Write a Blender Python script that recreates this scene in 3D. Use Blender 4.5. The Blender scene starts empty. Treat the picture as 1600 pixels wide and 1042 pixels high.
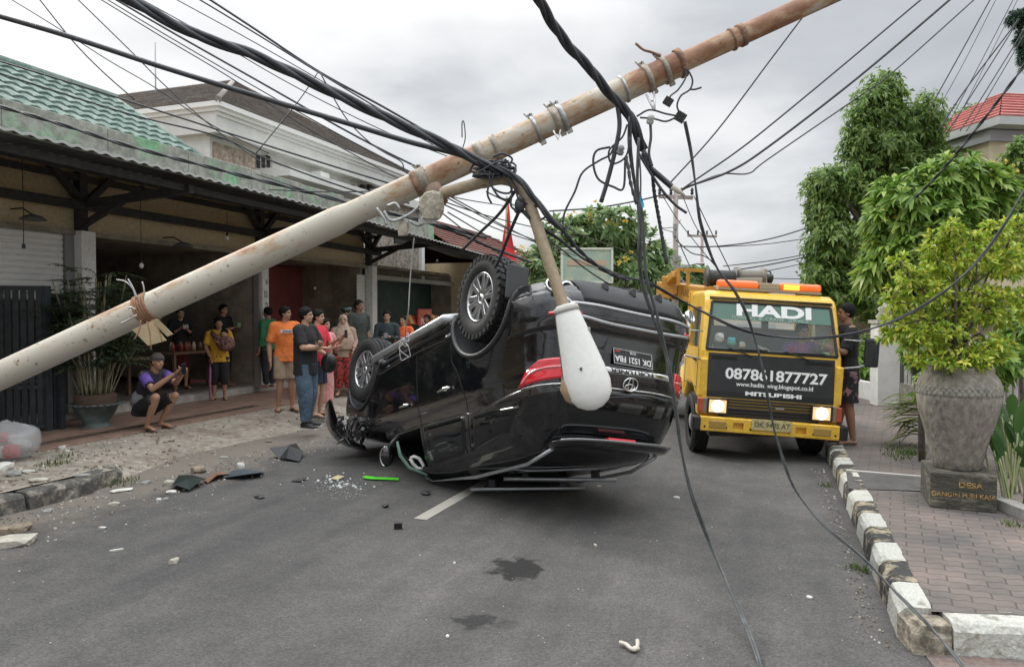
import bpy, bmesh, math, random
import numpy as np
from mathutils import Vector, Matrix, Euler, Quaternion
from mathutils.bvhtree import BVHTree
R_ = math.radians
PI = math.pi
random.seed(7); rng = np.random.default_rng(7)
scene = bpy.context.scene
# ---------------------------------------------------------------- camera
F = 1150.0; YAW = R_(19.35); PITCH = R_(1.5); CAM = Vector((0, 0, 1.75))
FW = Vector((-math.sin(YAW)*math.cos(PITCH), math.cos(YAW)*math.cos(PITCH), -math.sin(PITCH)))
RT = Vector((math.cos(YAW), math.sin(YAW), 0)); UP = RT.cross(FW)
cd = bpy.data.cameras.new('camera'); cam = bpy.data.objects.new('camera', cd); scene.collection.objects.link(cam)
cam.matrix_world = Matrix.Translation(CAM) @ Matrix((RT, UP, -FW)).transposed().to_4x4()
cd.sensor_width = 36; cd.lens = F/1600*36; cd.clip_end = 600; cd.clip_start = .05
scene.camera = cam
# ---------------------------------------------------------------- sky and sun
W = bpy.data.worlds.new('World'); scene.world = W; W.use_nodes = True
nt = W.node_tree; nt.nodes.clear(); N = nt.nodes.new; L = nt.links.new
SUN_EL, SUN_AZ = R_(34), R_(-62)      # azimuth from +Y, to the left of the street and ahead
out = N('ShaderNodeOutputWorld'); bg1 = N('ShaderNodeBackground'); bg2 = N('ShaderNodeBackground'); mx = N('ShaderNodeMixShader')
sky = N('ShaderNodeTexSky'); sky.sky_type = 'NISHITA'; sky.sun_disc = False
sky.sun_elevation = SUN_EL; sky.sun_rotation = SUN_AZ
L(sky.outputs[0], bg1.inputs[0]); bg1.inputs[1].default_value = .08
tc = N('ShaderNodeTexCoord'); mp = N('ShaderNodeMapping'); mp.inputs['Scale'].default_value = (1, 1, 2.6)
mp.inputs['Location'].default_value = (1.3, .2, .35)
nz = N('ShaderNodeTexNoise'); nz.inputs['Scale'].default_value = 1.9; nz.inputs['Detail'].default_value = 8; nz.inputs['Roughness'].default_value = .5
nz.inputs['Distortion'].default_value = .3
L(tc.outputs['Generated'], mp.inputs[0]); L(mp.outputs[0], nz.inputs[0])
# the veiled sun brightens the clouds round it
dt = N('ShaderNodeVectorMath'); dt.operation = 'DOT_PRODUCT'
dt.inputs[1].default_value = (math.sin(SUN_AZ)*math.cos(R_(16)), math.cos(SUN_AZ)*math.cos(R_(16)), math.sin(R_(16)))
L(tc.outputs['Generated'], dt.inputs[0])
mr = N('ShaderNodeMapRange'); mr.inputs[1].default_value = .55; mr.inputs[2].default_value = 1.0; mr.inputs[3].default_value = 0; mr.inputs[4].default_value = .30
L(dt.outputs['Value'], mr.inputs[0])
ad = N('ShaderNodeMath'); ad.operation = 'ADD'; L(nz.outputs[0], ad.inputs[0]); L(mr.outputs[0], ad.inputs[1])
cr = N('ShaderNodeValToRGB'); e = cr.color_ramp.elements
e[0].position = .36; e[0].color = (.42, .44, .475, 1); e[1].position = .80; e[1].color = (1.0, .99, .98, 1)
k = e.new(.50); k.color = (.54, .56, .585, 1); k = e.new(.60); k.color = (.74, .75, .76, 1)
L(ad.outputs[0], cr.inputs[0]); L(cr.outputs[0], bg2.inputs[0])
sx_ = N('ShaderNodeSeparateXYZ'); L(tc.outputs['Generated'], sx_.inputs[0])      # overcast sky: unseen zenith boosted well above the horizon to light the ground
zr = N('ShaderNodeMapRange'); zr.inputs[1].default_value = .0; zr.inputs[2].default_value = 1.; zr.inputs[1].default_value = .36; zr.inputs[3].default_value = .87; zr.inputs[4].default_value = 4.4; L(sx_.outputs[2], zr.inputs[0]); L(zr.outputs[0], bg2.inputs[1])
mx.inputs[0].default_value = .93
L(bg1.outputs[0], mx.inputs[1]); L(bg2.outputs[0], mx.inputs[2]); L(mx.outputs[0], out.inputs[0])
sd = bpy.data.lights.new('sun', 'SUN'); sd.energy = 1.2; sd.angle = R_(14); sd.color = (1, .95, .87)
so = bpy.data.objects.new('sun', sd); scene.collection.objects.link(so)
sdir = Vector((math.sin(SUN_AZ)*math.cos(SUN_EL), math.cos(SUN_AZ)*math.cos(SUN_EL), math.sin(SUN_EL)))
so.rotation_euler = sdir.to_track_quat('Z', 'Y').to_euler()
scene.view_settings.view_transform = 'Standard'; scene.view_settings.look = 'None'
scene.view_settings.exposure = 0.42; scene.view_settings.gamma = 1
scene.cycles.max_bounces = 6; scene.cycles.transparent_max_bounces = 12
# ---------------------------------------------------------------- pixel rays (photograph 1600 wide) to places in the world
def ray(px, py): return FW + RT*((px-800)/F) - UP*((py-521)/F)
def PD(px, py, d): return CAM + ray(px, py)*d
def PZ(px, py, z=0.):
    r = ray(px, py); return CAM + r*((z-CAM.z)/r.z)
def PX(px, py, x):
    r = ray(px, py); return CAM + r*((x-CAM.x)/r.x)
# ---------------------------------------------------------------- materials
MATS = {}
def mat(name, col, rough=.6, metal=0., var=0., scale=6., bump=0., bscale=60., col2=None, t0=.4, t1=.65, coat=0., emit=None, estr=1., trans=0., stretch=(1, 1, 1), coord='Object', spec=.5, extra=None, detail=5, alpha=1.):
    if name in MATS: return MATS[name]
    m = bpy.data.materials.new(name); m.use_nodes = True; nt = m.node_tree; b = nt.nodes['Principled BSDF']
    N = nt.nodes.new; L = nt.links.new
    c = tuple(col)+(1,) if len(col) == 3 else col
    b.inputs['Base Color'].default_value = c; b.inputs['Roughness'].default_value = rough; b.inputs['Metallic'].default_value = metal
    b.inputs['Coat Weight'].default_value = coat; b.inputs['Coat Roughness'].default_value = .03
    b.inputs['Specular IOR Level'].default_value = spec
    b.inputs['Transmission Weight'].default_value = trans; b.inputs['Alpha'].default_value = alpha
    if emit: b.inputs['Emission Color'].default_value = tuple(emit)+(1,); b.inputs['Emission Strength'].default_value = estr
    if var or bump or col2:
        tc = N('ShaderNodeTexCoord'); mp = N('ShaderNodeMapping'); mp.inputs['Scale'].default_value = stretch
        L(tc.outputs[coord], mp.inputs[0])
    if var or col2:
        nz = N('ShaderNodeTexNoise'); nz.inputs['Scale'].default_value = scale; nz.inputs['Detail'].default_value = detail; nz.inputs['Roughness'].default_value = .65
        L(mp.outputs[0], nz.inputs[0]); r = N('ShaderNodeValToRGB'); e = r.color_ramp.elements
        e[0].position = t0; e[1].position = t1
        e[0].color = tuple(x*(1-var) for x in c[:3])+(1,); e[1].color = (tuple(col2)+(1,)) if col2 else tuple(min(1, x*(1+var)) for x in c[:3])+(1,)
        L(nz.outputs[0], r.inputs[0])
        fin = r.outputs[0]
        if col2 and var:      # a second fine mottling over the two colours
            n2 = N('ShaderNodeTexNoise'); n2.inputs['Scale'].default_value = scale*7; n2.inputs['Detail'].default_value = 4; L(mp.outputs[0], n2.inputs[0])
            r2 = N('ShaderNodeMapRange'); r2.inputs[1].default_value = .3; r2.inputs[2].default_value = .7; r2.inputs[3].default_value = 1-var; r2.inputs[4].default_value = 1+var; L(n2.outputs[0], r2.inputs[0])
            mm = N('ShaderNodeMix'); mm.data_type = 'RGBA'; mm.blend_type = 'MULTIPLY'; mm.inputs[0].default_value = 1
            L(fin, mm.inputs[6]); L(r2.outputs[0], mm.inputs[7]); fin = mm.outputs[2]
        L(fin, b.inputs['Base Color'])
    if bump:
        n3 = N('ShaderNodeTexNoise'); n3.inputs['Scale'].default_value = bscale; n3.inputs['Detail'].default_value = 6; L(mp.outputs[0], n3.inputs[0])
        bp = N('ShaderNodeBump'); bp.inputs['Strength'].default_value = bump; bp.inputs['Distance'].default_value = .02; L(n3.outputs[0], bp.inputs['Height']); L(bp.outputs[0], b.inputs['Normal'])
    MATS[name] = m
    if extra: extra(m, b, N, L)
    return m
def leafmat(name, cols, rough=.5, trans=.35):
    if name in MATS: return MATS[name]
    m = bpy.data.materials.new(name); m.use_nodes = True; nt = m.node_tree; b = nt.nodes['Principled BSDF']; N = nt.nodes.new; L = nt.links.new
    g = N('ShaderNodeNewGeometry'); r = N('ShaderNodeValToRGB'); e = r.color_ramp.elements
    e[0].color = tuple(cols[0])+(1,); e[1].color = tuple(cols[-1])+(1,)
    for i, c in enumerate(cols[1:-1]): k = e.new((i+1)/(len(cols)-1)); k.color = tuple(c)+(1,)
    L(g.outputs['Random Per Island'], r.inputs[0]); L(r.outputs[0], b.inputs['Base Color']); b.inputs['Roughness'].default_value = rough
    t = N('ShaderNodeBsdfTranslucent'); L(r.outputs[0], t.inputs[0]); mx = N('ShaderNodeMixShader'); mx.inputs[0].default_value = trans
    L(b.outputs[0], mx.inputs[1]); L(t.outputs[0], mx.inputs[2]); L(mx.outputs[0], nt.nodes['Material Output'].inputs[0])
    MATS[name] = m; return m
def glassmat(name, tint=(.5, .55, .55), op=.35, rough=.02):
    """thin pane: part clear, part tinted gloss"""
    m = bpy.data.materials.new(name); m.use_nodes = True; nt = m.node_tree; b = nt.nodes['Principled BSDF']; N = nt.nodes.new; L = nt.links.new
    b.inputs['Base Color'].default_value = tuple(tint)+(1,); b.inputs['Roughness'].default_value = rough
    t = N('ShaderNodeBsdfTransparent'); t.inputs[0].default_value = (.93, .96, .95, 1); mx = N('ShaderNodeMixShader'); mx.inputs[0].default_value = op
    L(t.outputs[0], mx.inputs[1]); L(b.outputs[0], mx.inputs[2]); L(mx.outputs[0], nt.nodes['Material Output'].inputs[0]); return m
# ---------------------------------------------------------------- objects
col = scene.collection
def tag(o, label=None, cat=None, group=None, kind=None):
    if label: o['label'] = label
    if cat: o['category'] = cat
    if group: o['group'] = group
    if kind: o['kind'] = kind
    return o
def empty(name, loc=(0, 0, 0), rz=0., rot=None):
    o = bpy.data.objects.new(name, None); col.objects.link(o); o.location = loc
    o.rotation_euler = rot if rot else (0, 0, rz); o.empty_display_size = .2; return o
def copy_tree(o, parent=None):
    c = o.copy(); col.objects.link(c); c.parent = parent
    for ch in list(o.children): copy_tree(ch, c)
    return c
class MB:
    def __init__(s): s.v = []; s.f = []; s.mi = []; s.sm = []; s.cur = 0; s.smooth = False; s.T = None
    def add(s, vs, fs, smooth=None):
        n = len(s.v); T = s.T
        s.v += [tuple(T @ Vector(p)) if T is not None else tuple(p) for p in vs]
        s.f += [tuple(i+n for i in f) for f in fs]; s.mi += [s.cur]*len(fs); s.sm += [s.smooth if smooth is None else smooth]*len(fs)
        return s
    def box(s, c, d, rot=None, tap=1.):
        x, y, z = d[0]/2, d[1]/2, d[2]/2
        vs = [Vector((a*x*(tap if k > 0 else 1), b*y*(tap if k > 0 else 1), k*z)) for k in (-1, 1) for a, b in ((-1, -1), (1, -1), (1, 1), (-1, 1))]
        if rot is not None: vs = [rot @ v for v in vs]
        c = Vector(c)
        return s.add([v+c for v in vs], [(3, 2, 1, 0), (4, 5, 6, 7), (0, 1, 5, 4), (1, 2, 6, 5), (2, 3, 7, 6), (3, 0, 4, 7)], False)
    def bar(s, a, b, w, h=None, up=(0, 0, 1)):
        a = Vector(a); b = Vector(b); d = b-a; h = h or w; u = Vector(up)
        if abs(d.normalized().dot(u)) > .98: u = Vector((1, 0, 0))
        sd = d.cross(u).normalized(); u2 = sd.cross(d).normalized(); vs = []
        for p in (a, b):
            for i, j in ((-1, -1), (1, -1), (1, 1), (-1, 1)): vs.append(p+sd*(i*w/2)+u2*(j*h/2))
        return s.add(vs, [(3, 2, 1, 0), (4, 5, 6, 7), (0, 1, 5, 4), (1, 2, 6, 5), (2, 3, 7, 6), (3, 0, 4, 7)], False)
    def tube(s, pts, r, n=8, r2=None, side=None, smooth=True, cap=True):
        """ring tube; r per point or one; r2 = second half-axis, side = direction of the first"""
        P = [Vector(p) for p in pts]; k = len(P); rr = r if isinstance(r, (list, tuple)) else [r]*k
        rb = r2 if isinstance(r2, (list, tuple)) else ([r2]*k if r2 else rr)
        vs = []; pu = None
        for i, p in enumerate(P):
            d = (P[min(i+1, k-1)]-P[max(i-1, 0)])
            if d.length < 1e-9: d = Vector((0, 0, 1))
            d.normalize()
            if side is not None: u = Vector(side)
            elif pu is None: u = Vector((0, 0, 1)) if abs(d.z) < .9 else Vector((1, 0, 0))
            else: u = pu
            u = (u-d*u.dot(d)); u.normalize(); pu = u; w = d.cross(u)
            for j in range(n):
                a = 2*PI*j/n; vs.append(p+u*(math.cos(a)*rr[i])+w*(math.sin(a)*rb[i]))
        fs = [(i*n+j, i*n+(j+1) % n, (i+1)*n+(j+1) % n, (i+1)*n+j) for i in range(k-1) for j in range(n)]
        s.add(vs, fs, smooth)
        if cap:
            m = len(s.v)-len(vs); s.f += [tuple(m+j for j in range(n))[::-1], tuple(m+(k-1)*n+j for j in range(n))]; s.mi += [s.cur]*2; s.sm += [False]*2
        return s
    def ell(s, c, r, rot=None, n=10, m=7):
        c = Vector(c); vs = [Vector((0, 0, -r[2]))]
        for i in range(1, m):
            t = -PI/2+PI*i/m
            for j in range(n): a = 2*PI*j/n; vs.append(Vector((r[0]*math.cos(t)*math.cos(a), r[1]*math.cos(t)*math.sin(a), r[2]*math.sin(t))))
        vs.append(Vector((0, 0, r[2])))
        fs = [(0, 1+(j+1) % n, 1+j) for j in range(n)]
        for i in range(m-2):
            for j in range(n): a = 1+i*n; fs.append((a+j, a+(j+1) % n, a+n+(j+1) % n, a+n+j))
        a = 1+(m-2)*n; fs += [(a+j, a+(j+1) % n, len(vs)-1) for j in range(n)]
        if rot is not None: vs = [rot @ v for v in vs]
        return s.add([v+c for v in vs], fs, True)
    def lathe(s, prof, n=24, c=(0, 0, 0), axis=None, cap=True, smooth=True, wob=0):
        c = Vector(c); Q = Vector((0, 0, 1)).rotation_difference(Vector(axis)).to_matrix() if axis is not None else Matrix.Identity(3)
        vs = []
        for (r, z) in prof:
            for j in range(n):
                a = 2*PI*j/n; q = r*(1+wob*math.sin(3*a+z*9)); vs.append(c+Q @ Vector((q*math.cos(a), q*math.sin(a), z)))
        k = len(prof); fs = [(i*n+j, i*n+(j+1) % n, (i+1)*n+(j+1) % n, (i+1)*n+j) for i in range(k-1) for j in range(n)]
        if cap: fs += [tuple(range(n))[::-1], tuple((k-1)*n+j for j in range(n))]
        return s.add(vs, fs, smooth)
    def prism(s, poly, a0, a1, f):
        """poly of (u,v); f(u,v,w) gives the point; w from a0 to a1"""
        n = len(poly); vs = [f(u, v, a0) for u, v in poly]+[f(u, v, a1) for u, v in poly]
        return s.add(vs, [tuple(range(n))[::-1], tuple(range(n, 2*n))]+[(i, (i+1) % n, n+(i+1) % n, n+i) for i in range(n)], False)
    def grid(s, fn, us, vs_, smooth=True):
        nu, nv = len(us), len(vs_); vs = [fn(u, v) for u in us for v in vs_]
        return s.add(vs, [(i*nv+j, (i+1)*nv+j, (i+1)*nv+j+1, i*nv+j+1) for i in range(nu-1) for j in range(nv-1)], smooth)
    def build(s, name, mats, parent=None, loc=None, rot=None, bevel=0, seg=2, fix=True, sub=0):
        me = bpy.data.meshes.new(name); me.from_pydata(s.v, [], s.f); ms = mats if isinstance(mats, (list, tuple)) else [mats]
        for m in ms: me.materials.append(m)
        me.polygons.foreach_set('material_index', s.mi); me.polygons.foreach_set('use_smooth', s.sm); me.update()
        if fix:
            b = bmesh.new(); b.from_mesh(me); bmesh.ops.recalc_face_normals(b, faces=b.faces); b.to_mesh(me); b.free()
        o = bpy.data.objects.new(name, me); col.objects.link(o)
        if parent: o.parent = parent
        if loc is not None: o.location = loc
        if rot is not None: o.rotation_euler = rot
        if bevel: bevel_mesh(o, bevel, seg)
        if sub: m = o.modifiers.new('s', 'SUBSURF'); m.levels = m.render_levels = sub; apply(o)
        return o
def apply(o):
    """bake the modifiers into the mesh"""
    dg = bpy.context.evaluated_depsgraph_get(); dg.update(); me = bpy.data.meshes.new_from_object(o.evaluated_get(dg)); old = o.data
    o.modifiers.clear(); o.data = me; me.name = old.name; bpy.data.meshes.remove(old); return o
def bevel_mesh(o, w, seg=2):
    m = o.modifiers.new('b', 'BEVEL'); m.width = w; m.segments = seg; m.limit_method = 'ANGLE'; m.angle_limit = R_(35); apply(o)
    for p in o.data.polygons: p.use_smooth = False
def shade(o, ang=40):
    o.data.shade_smooth() if hasattr(o.data, 'shade_smooth') else None
    o.data.set_sharp_from_angle(angle=R_(ang)) if hasattr(o.data, 'set_sharp_from_angle') else None
    return o
def boolean(o, cutters, op='DIFFERENCE'):
    for c in cutters:
        m = o.modifiers.new('c', 'BOOLEAN'); m.operation = op; m.object = c; m.solver = 'EXACT'
    apply(o)
    for c in cutters:
        me = c.data; bpy.data.objects.remove(c); bpy.data.meshes.remove(me)
    return o
def remesh(o, vox, smooth=2, fac=.5):
    m = o.modifiers.new('r', 'REMESH'); m.mode = 'VOXEL'; m.voxel_size = vox; m.use_smooth_shade = True
    if smooth: m = o.modifiers.new('s', 'SMOOTH'); m.iterations = smooth; m.factor = fac
    return apply(o)
BOLD = {}
def text(s, size, m, parent, M, name='lettering', ext=.002, off=0., align='CENTER', sx=1.):
    c = bpy.data.curves.new(name, 'FONT'); c.body = s; c.size = size; c.extrude = ext; c.offset = off; c.align_x = align; c.align_y = 'CENTER'
    o = bpy.data.objects.new(name, c); col.objects.link(o)
    dg = bpy.context.evaluated_depsgraph_get(); dg.update(); me = bpy.data.meshes.new_from_object(o.evaluated_get(dg))
    bpy.data.objects.remove(o); bpy.data.curves.remove(c)
    me.transform(Matrix.Diagonal((sx, 1, 1, 1))); me.transform(M); me.materials.clear(); me.materials.append(m); me.name = name
    o = bpy.data.objects.new(name, me); col.objects.link(o)
    if parent: o.parent = parent
    return o
def frame(o, x, y):
    """matrix whose local x runs along x, local y along y"""
    x = Vector(x).normalized(); y = Vector(y); z = x.cross(y).normalized(); y = z.cross(x)
    return Matrix.Translation(o) @ Matrix((x, y, z)).transposed().to_4x4()
def smoothline(P, n=6):
    """Catmull-Rom through the points"""
    P = [Vector(p) for p in P]; Q = [P[0]*2-P[1]]+P+[P[-1]*2-P[-2]]; o = []
    for i in range(1, len(Q)-2):
        a, b, c, d = Q[i-1:i+3]
        for k in range(n):
            t = k/n; o.append(.5*((2*b)+(c-a)*t+(2*a-5*b+4*c-d)*t*t+(3*b-a-3*c+d)*t**3))
    return o+[P[-1]]
# shared materials
blackmetal = mat('dark_painted_metal', (.03, .032, .035), .45, var=.3, scale=20)
rubber = mat('tyre_rubber', (.018, .018, .018), .75, bump=.2, bscale=90, var=.3, scale=15)
cable_m = mat('cable_sheath', (.03, .033, .038), .5, var=.3, scale=12)
whitepaint = mat('white_wall_paint', (.62, .62, .59), .75, var=.12, scale=3, bump=.1, bscale=30)
galv = mat('galvanised_steel', (.42, .42, .41), .45, .6, var=.25, scale=25)
chrome = mat('chrome', (.8, .8, .8), .08, 1.)
dark = mat('dark_void', (.012, .012, .013), .8)
# ================================================================ ground, road, pavements
def ext_asphalt(m, b, N, L):
    tc = N('ShaderNodeTexCoord')
    def noise(s, d=6, r=.6):
        n = N('ShaderNodeTexNoise'); n.inputs['Scale'].default_value = s; n.inputs['Detail'].default_value = d; n.inputs['Roughness'].default_value = r; L(tc.outputs['Object'], n.inputs[0]); return n
    def ramp(src, p0, c0, p1, c1):
        r = N('ShaderNodeValToRGB'); e = r.color_ramp.elements; e[0].position = p0; e[0].color = c0; e[1].position = p1; e[1].color = c1; L(src, r.inputs[0]); return r
    def mul(a, c, f=1., t='MULTIPLY'):
        q = N('ShaderNodeMix'); q.data_type = 'RGBA'; q.blend_type = t; q.inputs[0].default_value = f; L(a, q.inputs[6]); L(c, q.inputs[7]); return q.outputs[2]
    big = ramp(noise(.55).outputs[0], .35, (.070, .068, .067, 1), .65, (.101, .098, .095, 1))
    mid = ramp(noise(4).outputs[0], .3, (.85, .85, .85, 1), .7, (1.15, 1.13, 1.1, 1))
    v = N('ShaderNodeTexVoronoi'); v.inputs['Scale'].default_value = 95; L(tc.outputs['Object'], v.inputs[0])
    st = ramp(v.outputs['Color'], .25, (.72, .72, .72, 1), .95, (1.5, 1.47, 1.42, 1))
    c = mul(mul(big.outputs[0], mid.outputs[0]), st.outputs[0], .8)
    # tyre-polished tracks along the lane and dust by the left kerb
    mpt = N('ShaderNodeMapping'); mpt.inputs['Scale'].default_value = (1.1, .10, 1); L(tc.outputs['Object'], mpt.inputs[0]); nt_ = noise(1.6, 5); L(mpt.outputs[0], nt_.inputs[0]); c = mul(c, ramp(nt_.outputs[0], .38, (.78, .78, .79, 1), .62, (1.12, 1.11, 1.09, 1)).outputs[0])
    sx = N('ShaderNodeSeparateXYZ'); L(tc.outputs['Object'], sx.inputs[0]); dd = N('ShaderNodeMapRange'); dd.inputs[1].default_value = -6.4; dd.inputs[2].default_value = -4.6; dd.inputs[3].default_value = .42; dd.inputs[4].default_value = -.25; L(sx.outputs[0], dd.inputs[0])
    ds = N('ShaderNodeMath'); ds.operation = 'ADD'; L(noise(1.7, 8, .7).outputs[0], ds.inputs[0]); L(dd.outputs[0], ds.inputs[1]); dr = ramp(ds.outputs[0], .52, (0, 0, 0, 1), .85, (.75, .75, .75, 1))
    qd = N('ShaderNodeMix'); qd.data_type = 'RGBA'; L(dr.outputs[0], qd.inputs[0]); L(c, qd.inputs[6]); qd.inputs[7].default_value = (.23, .195, .155, 1); c = qd.outputs[2]
    # two damp oil patches, spots with a shape of their own
    for (x, y, rx, ry, th) in OIL:
        mp = N('ShaderNodeMapping'); mp.vector_type = 'TEXTURE'; mp.inputs['Location'].default_value = (x, y, 0); mp.inputs['Scale'].default_value = (rx, ry, 1); mp.inputs['Rotation'].default_value = (0, 0, YAW); L(tc.outputs['Object'], mp.inputs[0])
        ln = N('ShaderNodeVectorMath'); ln.operation = 'LENGTH'; L(mp.outputs[0], ln.inputs[0])
        nn = noise(9, 4); a = N('ShaderNodeMath'); a.operation = 'MULTIPLY_ADD'; a.inputs[1].default_value = 2.2; L(nn.outputs[0], a.inputs[0]); L(ln.outputs['Value'], a.inputs[2])
        r = ramp(a.outputs[0], .0, (th, th, th, 1), 1., (1, 1, 1, 1)); r.color_ramp.elements[0].position = .86; r.color_ramp.elements[1].position = 1.0
        mr = N('ShaderNodeMapRange'); mr.inputs[1].default_value = 0; mr.inputs[2].default_value = 2.; L(a.outputs[0], mr.inputs[0]); L(mr.outputs[0], r.inputs[0])
        c = mul(c, r.outputs[0])
    L(c, b.inputs['Base Color'])
    bp = N('ShaderNodeBump'); bp.inputs['Strength'].default_value = .6; bp.inputs['Distance'].default_value = .008; L(v.outputs['Distance'], bp.inputs['Height'])
    b2 = N('ShaderNodeBump'); b2.inputs['Strength'].default_value = .3; b2.inputs['Distance'].default_value = .02; L(noise(14).outputs[0], b2.inputs['Height']); L(b2.outputs[0], bp.inputs['Normal']); L(bp.outputs[0], b.inputs['Normal'])
o1 = PZ(808, 888); o2 = PZ(745, 970); o3 = PZ(790, 976)
OIL = [(o1.x, o1.y, .22, .27, .12), (o2.x, o2.y, .14, .12, .30), (o3.x, o3.y, .15, .07, .75)]
asphalt = mat('asphalt', (.07, .07, .068), .85, extra=ext_asphalt)
b = MB(); b.add([(-200, -40, -.006), (200, -40, -.006), (200, 320, -.006), (-200, 320, -.006)], [(0, 1, 2, 3)])
tag(b.build('ground', mat('bare_earth', (.16, .13, .10), .95, var=.3, scale=.6)), kind='structure')
b = MB(); b.add([(-40, -8, 0), (40, -8, 0), (40, 4.0, 0), (.75, 4.45, 0), (.75, 140, 0), (-7.1, 140, 0), (-7.1, -8, 0)], [(0, 1, 2, 3, 4, 5, 6)])
tag(b.build('road', asphalt), kind='structure')
# centre line dashes
b = MB()
lane = mat('worn_lane_paint', (.52, .50, .43), .8, var=.25, scale=30, col2=(.36, .34, .30), t0=.45, t1=.75)
a0 = PZ(662, 812); 
for i, y in enumerate([a0.y, 9.6, 13.6, 17.6, 21.6, 25.6, 30]):
    b.add([(-2.87, y, .004), (-2.745, y, .004), (-2.725, y+1.9, .004), (-2.845, y+1.9, .004)], [(0, 1, 2, 3)])
tag(b.build('lane_marking', lane), kind='structure')
# ---- left pavement: trodden dirt and concrete behind a broken kerb, sloping down to the road further on
def hn(x, y): return .5*math.sin(x*3.1+y*1.3)*math.sin(y*2.7-x)+.3*math.sin(x*9+1)*math.sin(y*8.3)+.2*math.sin(x*19+y*5)*math.sin(y*23)
def edge_x(y):
    pts = [(-6, -6.33), (5.6, -6.33), (6.2, -6.5), (7.2, -6.75), (8.2, -6.65), (9.5, -6.5), (12, -6.4), (60, -6.4)]
    for (y0, x0), (y1, x1) in zip(pts, pts[1:]):
        if y <= y1: return x0+(x1-x0)*(y-y0)/(y1-y0)
    return -6.4
def pave_h(x, y):
    e_ = edge_x(y); d = e_-x
    if y < 5.85: return .150+.005*hn(x, y) if d > .02 else .15
    t = max(0, min(1, d/(.25+min(1., (y-5.85)*.7)))); t = t*t*(3-2*t)
    return -.004+.154*t+.006*hn(x, y)*min(1, d*4)
ys = list(np.arange(-6, 5.8, .15))+list(np.arange(5.8, 14, .09))+list(np.arange(14, 60, 1.))
us = [0, .01, .03, .06, .09, .13, .18, .24, .3, .37, .45, .53, .62, .72, .83, 1]
b = MB(); b.grid(lambda y, u: (edge_x(y)-.17*(y < 5.7)+(-9.9-edge_x(y))*u, y, pave_h(edge_x(y)-.17*(y < 5.7)-(9.9+edge_x(y))*u, y)), ys, us)
dirt = mat('trodden_dirt_concrete', (.44, .39, .32), .95, var=.30, scale=1.7, col2=(.19, .155, .12), t0=.46, t1=.66, bump=.6, bscale=26)
tag(b.build('pavement', dirt), kind='structure')
# tile apron before the shops, a step and the shop floor
tile = mat('brown_floor_tile', (.26, .17, .13), .5, var=.25, scale=5, bump=.15, bscale=20)
b = MB()
b.box((-8.9, 10.4, .145), (1.8, 8.4, .07)); 
tag(b.build('tiled_apron', tile, bevel=.006), kind='structure')
b = MB(); b.box((-9.95, 10, .15), (.3, 32, .30))
tag(b.build('shop_step', mat('step_concrete', (.38, .36, .32), .8, var=.2, scale=6, bump=.3)), kind='structure')
# gate track across the apron
b = MB(); b.box((-8.35, 8.3, .188), (.05, 4.2, .012)); b.box((-8.25, 8.3, .186), (.03, 4.2, .008))
tag(b.build('gate_track', mat('rusty_track', (.10, .075, .055), .7, .3, var=.4, scale=20)), 'rusty sliding gate rail let into the tiled apron', 'rail')
# ---- kerbs
kerbwhite = mat('flaked_white_kerb_paint', (.56, .56, .50), .85, var=.18, scale=9, col2=(.24, .22, .18), t0=.55, t1=.68, bump=.8, bscale=28)
kerbblack = mat('worn_black_kerb_paint', (.055, .055, .05), .85, var=.3, scale=8, col2=(.33, .28, .19), t0=.50, t1=.60, bump=1., bscale=22)
kerbgrey = mat('old_grey_kerb', (.12, .115, .10), .9, var=.3, scale=6, col2=(.30, .27, .22), t0=.5, t1=.66, bump=1., bscale=14)
def stone(b, p, q, w, h, inn, jit=.006):
    """one kerb block: front foot line p to q, inn = inward normal; battered face, rounded top edge"""
    p = Vector(p); q = Vector(q); inn = Vector(inn); g = (q-p).normalized()*.004; p = p+g; q = q-g
    prof = [(0, -.05), (.012, h*.75), (.035, h*.93), (.06, h), (w, h+.004), (w, -.05)]; vs = []
    nseg = 6
    for i in range(nseg+1):
        c = p+(q-p)*(i/nseg)
        for a, z in prof:
            n = noise3(c.x*7+a*20, c.y*7, z*25)*jit*2.2
            vs.append(c+inn*(a+n)+Vector((0, 0, z+noise3(c.y*9, a*30, c.x*5)*jit)))
    k = len(prof)
    fs = [(i*k+j, (i+1)*k+j, (i+1)*k+(j+1) % k, i*k+(j+1) % k) for i in range(nseg) for j in range(k)]+[tuple(range(k)), tuple(nseg*k+j for j in range(k))[::-1]]
    b.add(vs, fs, False)
from mathutils import noise as mnoise
def noise3(x, y, z): return mnoise.noise(Vector((x, y, z)))
b = MB(); y = 4.42; i = 0
while y < 34:
    l_ = .40
    b.cur = i % 2; stone(b, (.66, y+l_, 0), (.66, y, 0), .17, .175, (1, 0, 0)); y += l_; i += 1
# the corner block, broken open, and the return along the driveway
b.cur = 2; stone(b, (.70, 4.22, 0), (.90, 4.264, 0), .2, .135, (-.2, 1, 0), .022); b.cur = 0; stone(b, (.90, 4.264, 0), (1.33, 4.36, 0), .18, .165, (-.2, 1, 0))
b.cur = 1; stone(b, (1.34, 4.362, 0), (2.0, 4.50, 0), .18, .165, (-.2, 1, 0), .012); b.cur = 0; stone(b, (2.0, 4.5, 0), (2.65, 4.64, 0), .18, .165, (-.2, 1, 0)); b.cur = 1; stone(b, (2.65, 4.64, 0), (3.3, 4.8, 0), .18, .165, (-.2, 1, 0))
b.cur = 2; stone(b, (.655, 4.42, 0), (.70, 4.225, 0), .2, .15, (1, .3, 0), .02)
tag(b.build('kerb', [kerbwhite, kerbblack, mat('broken_kerb_corner', (.27, .235, .18), .95, var=.5, scale=14, bump=1.5, bscale=18)]), kind='structure')
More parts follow.
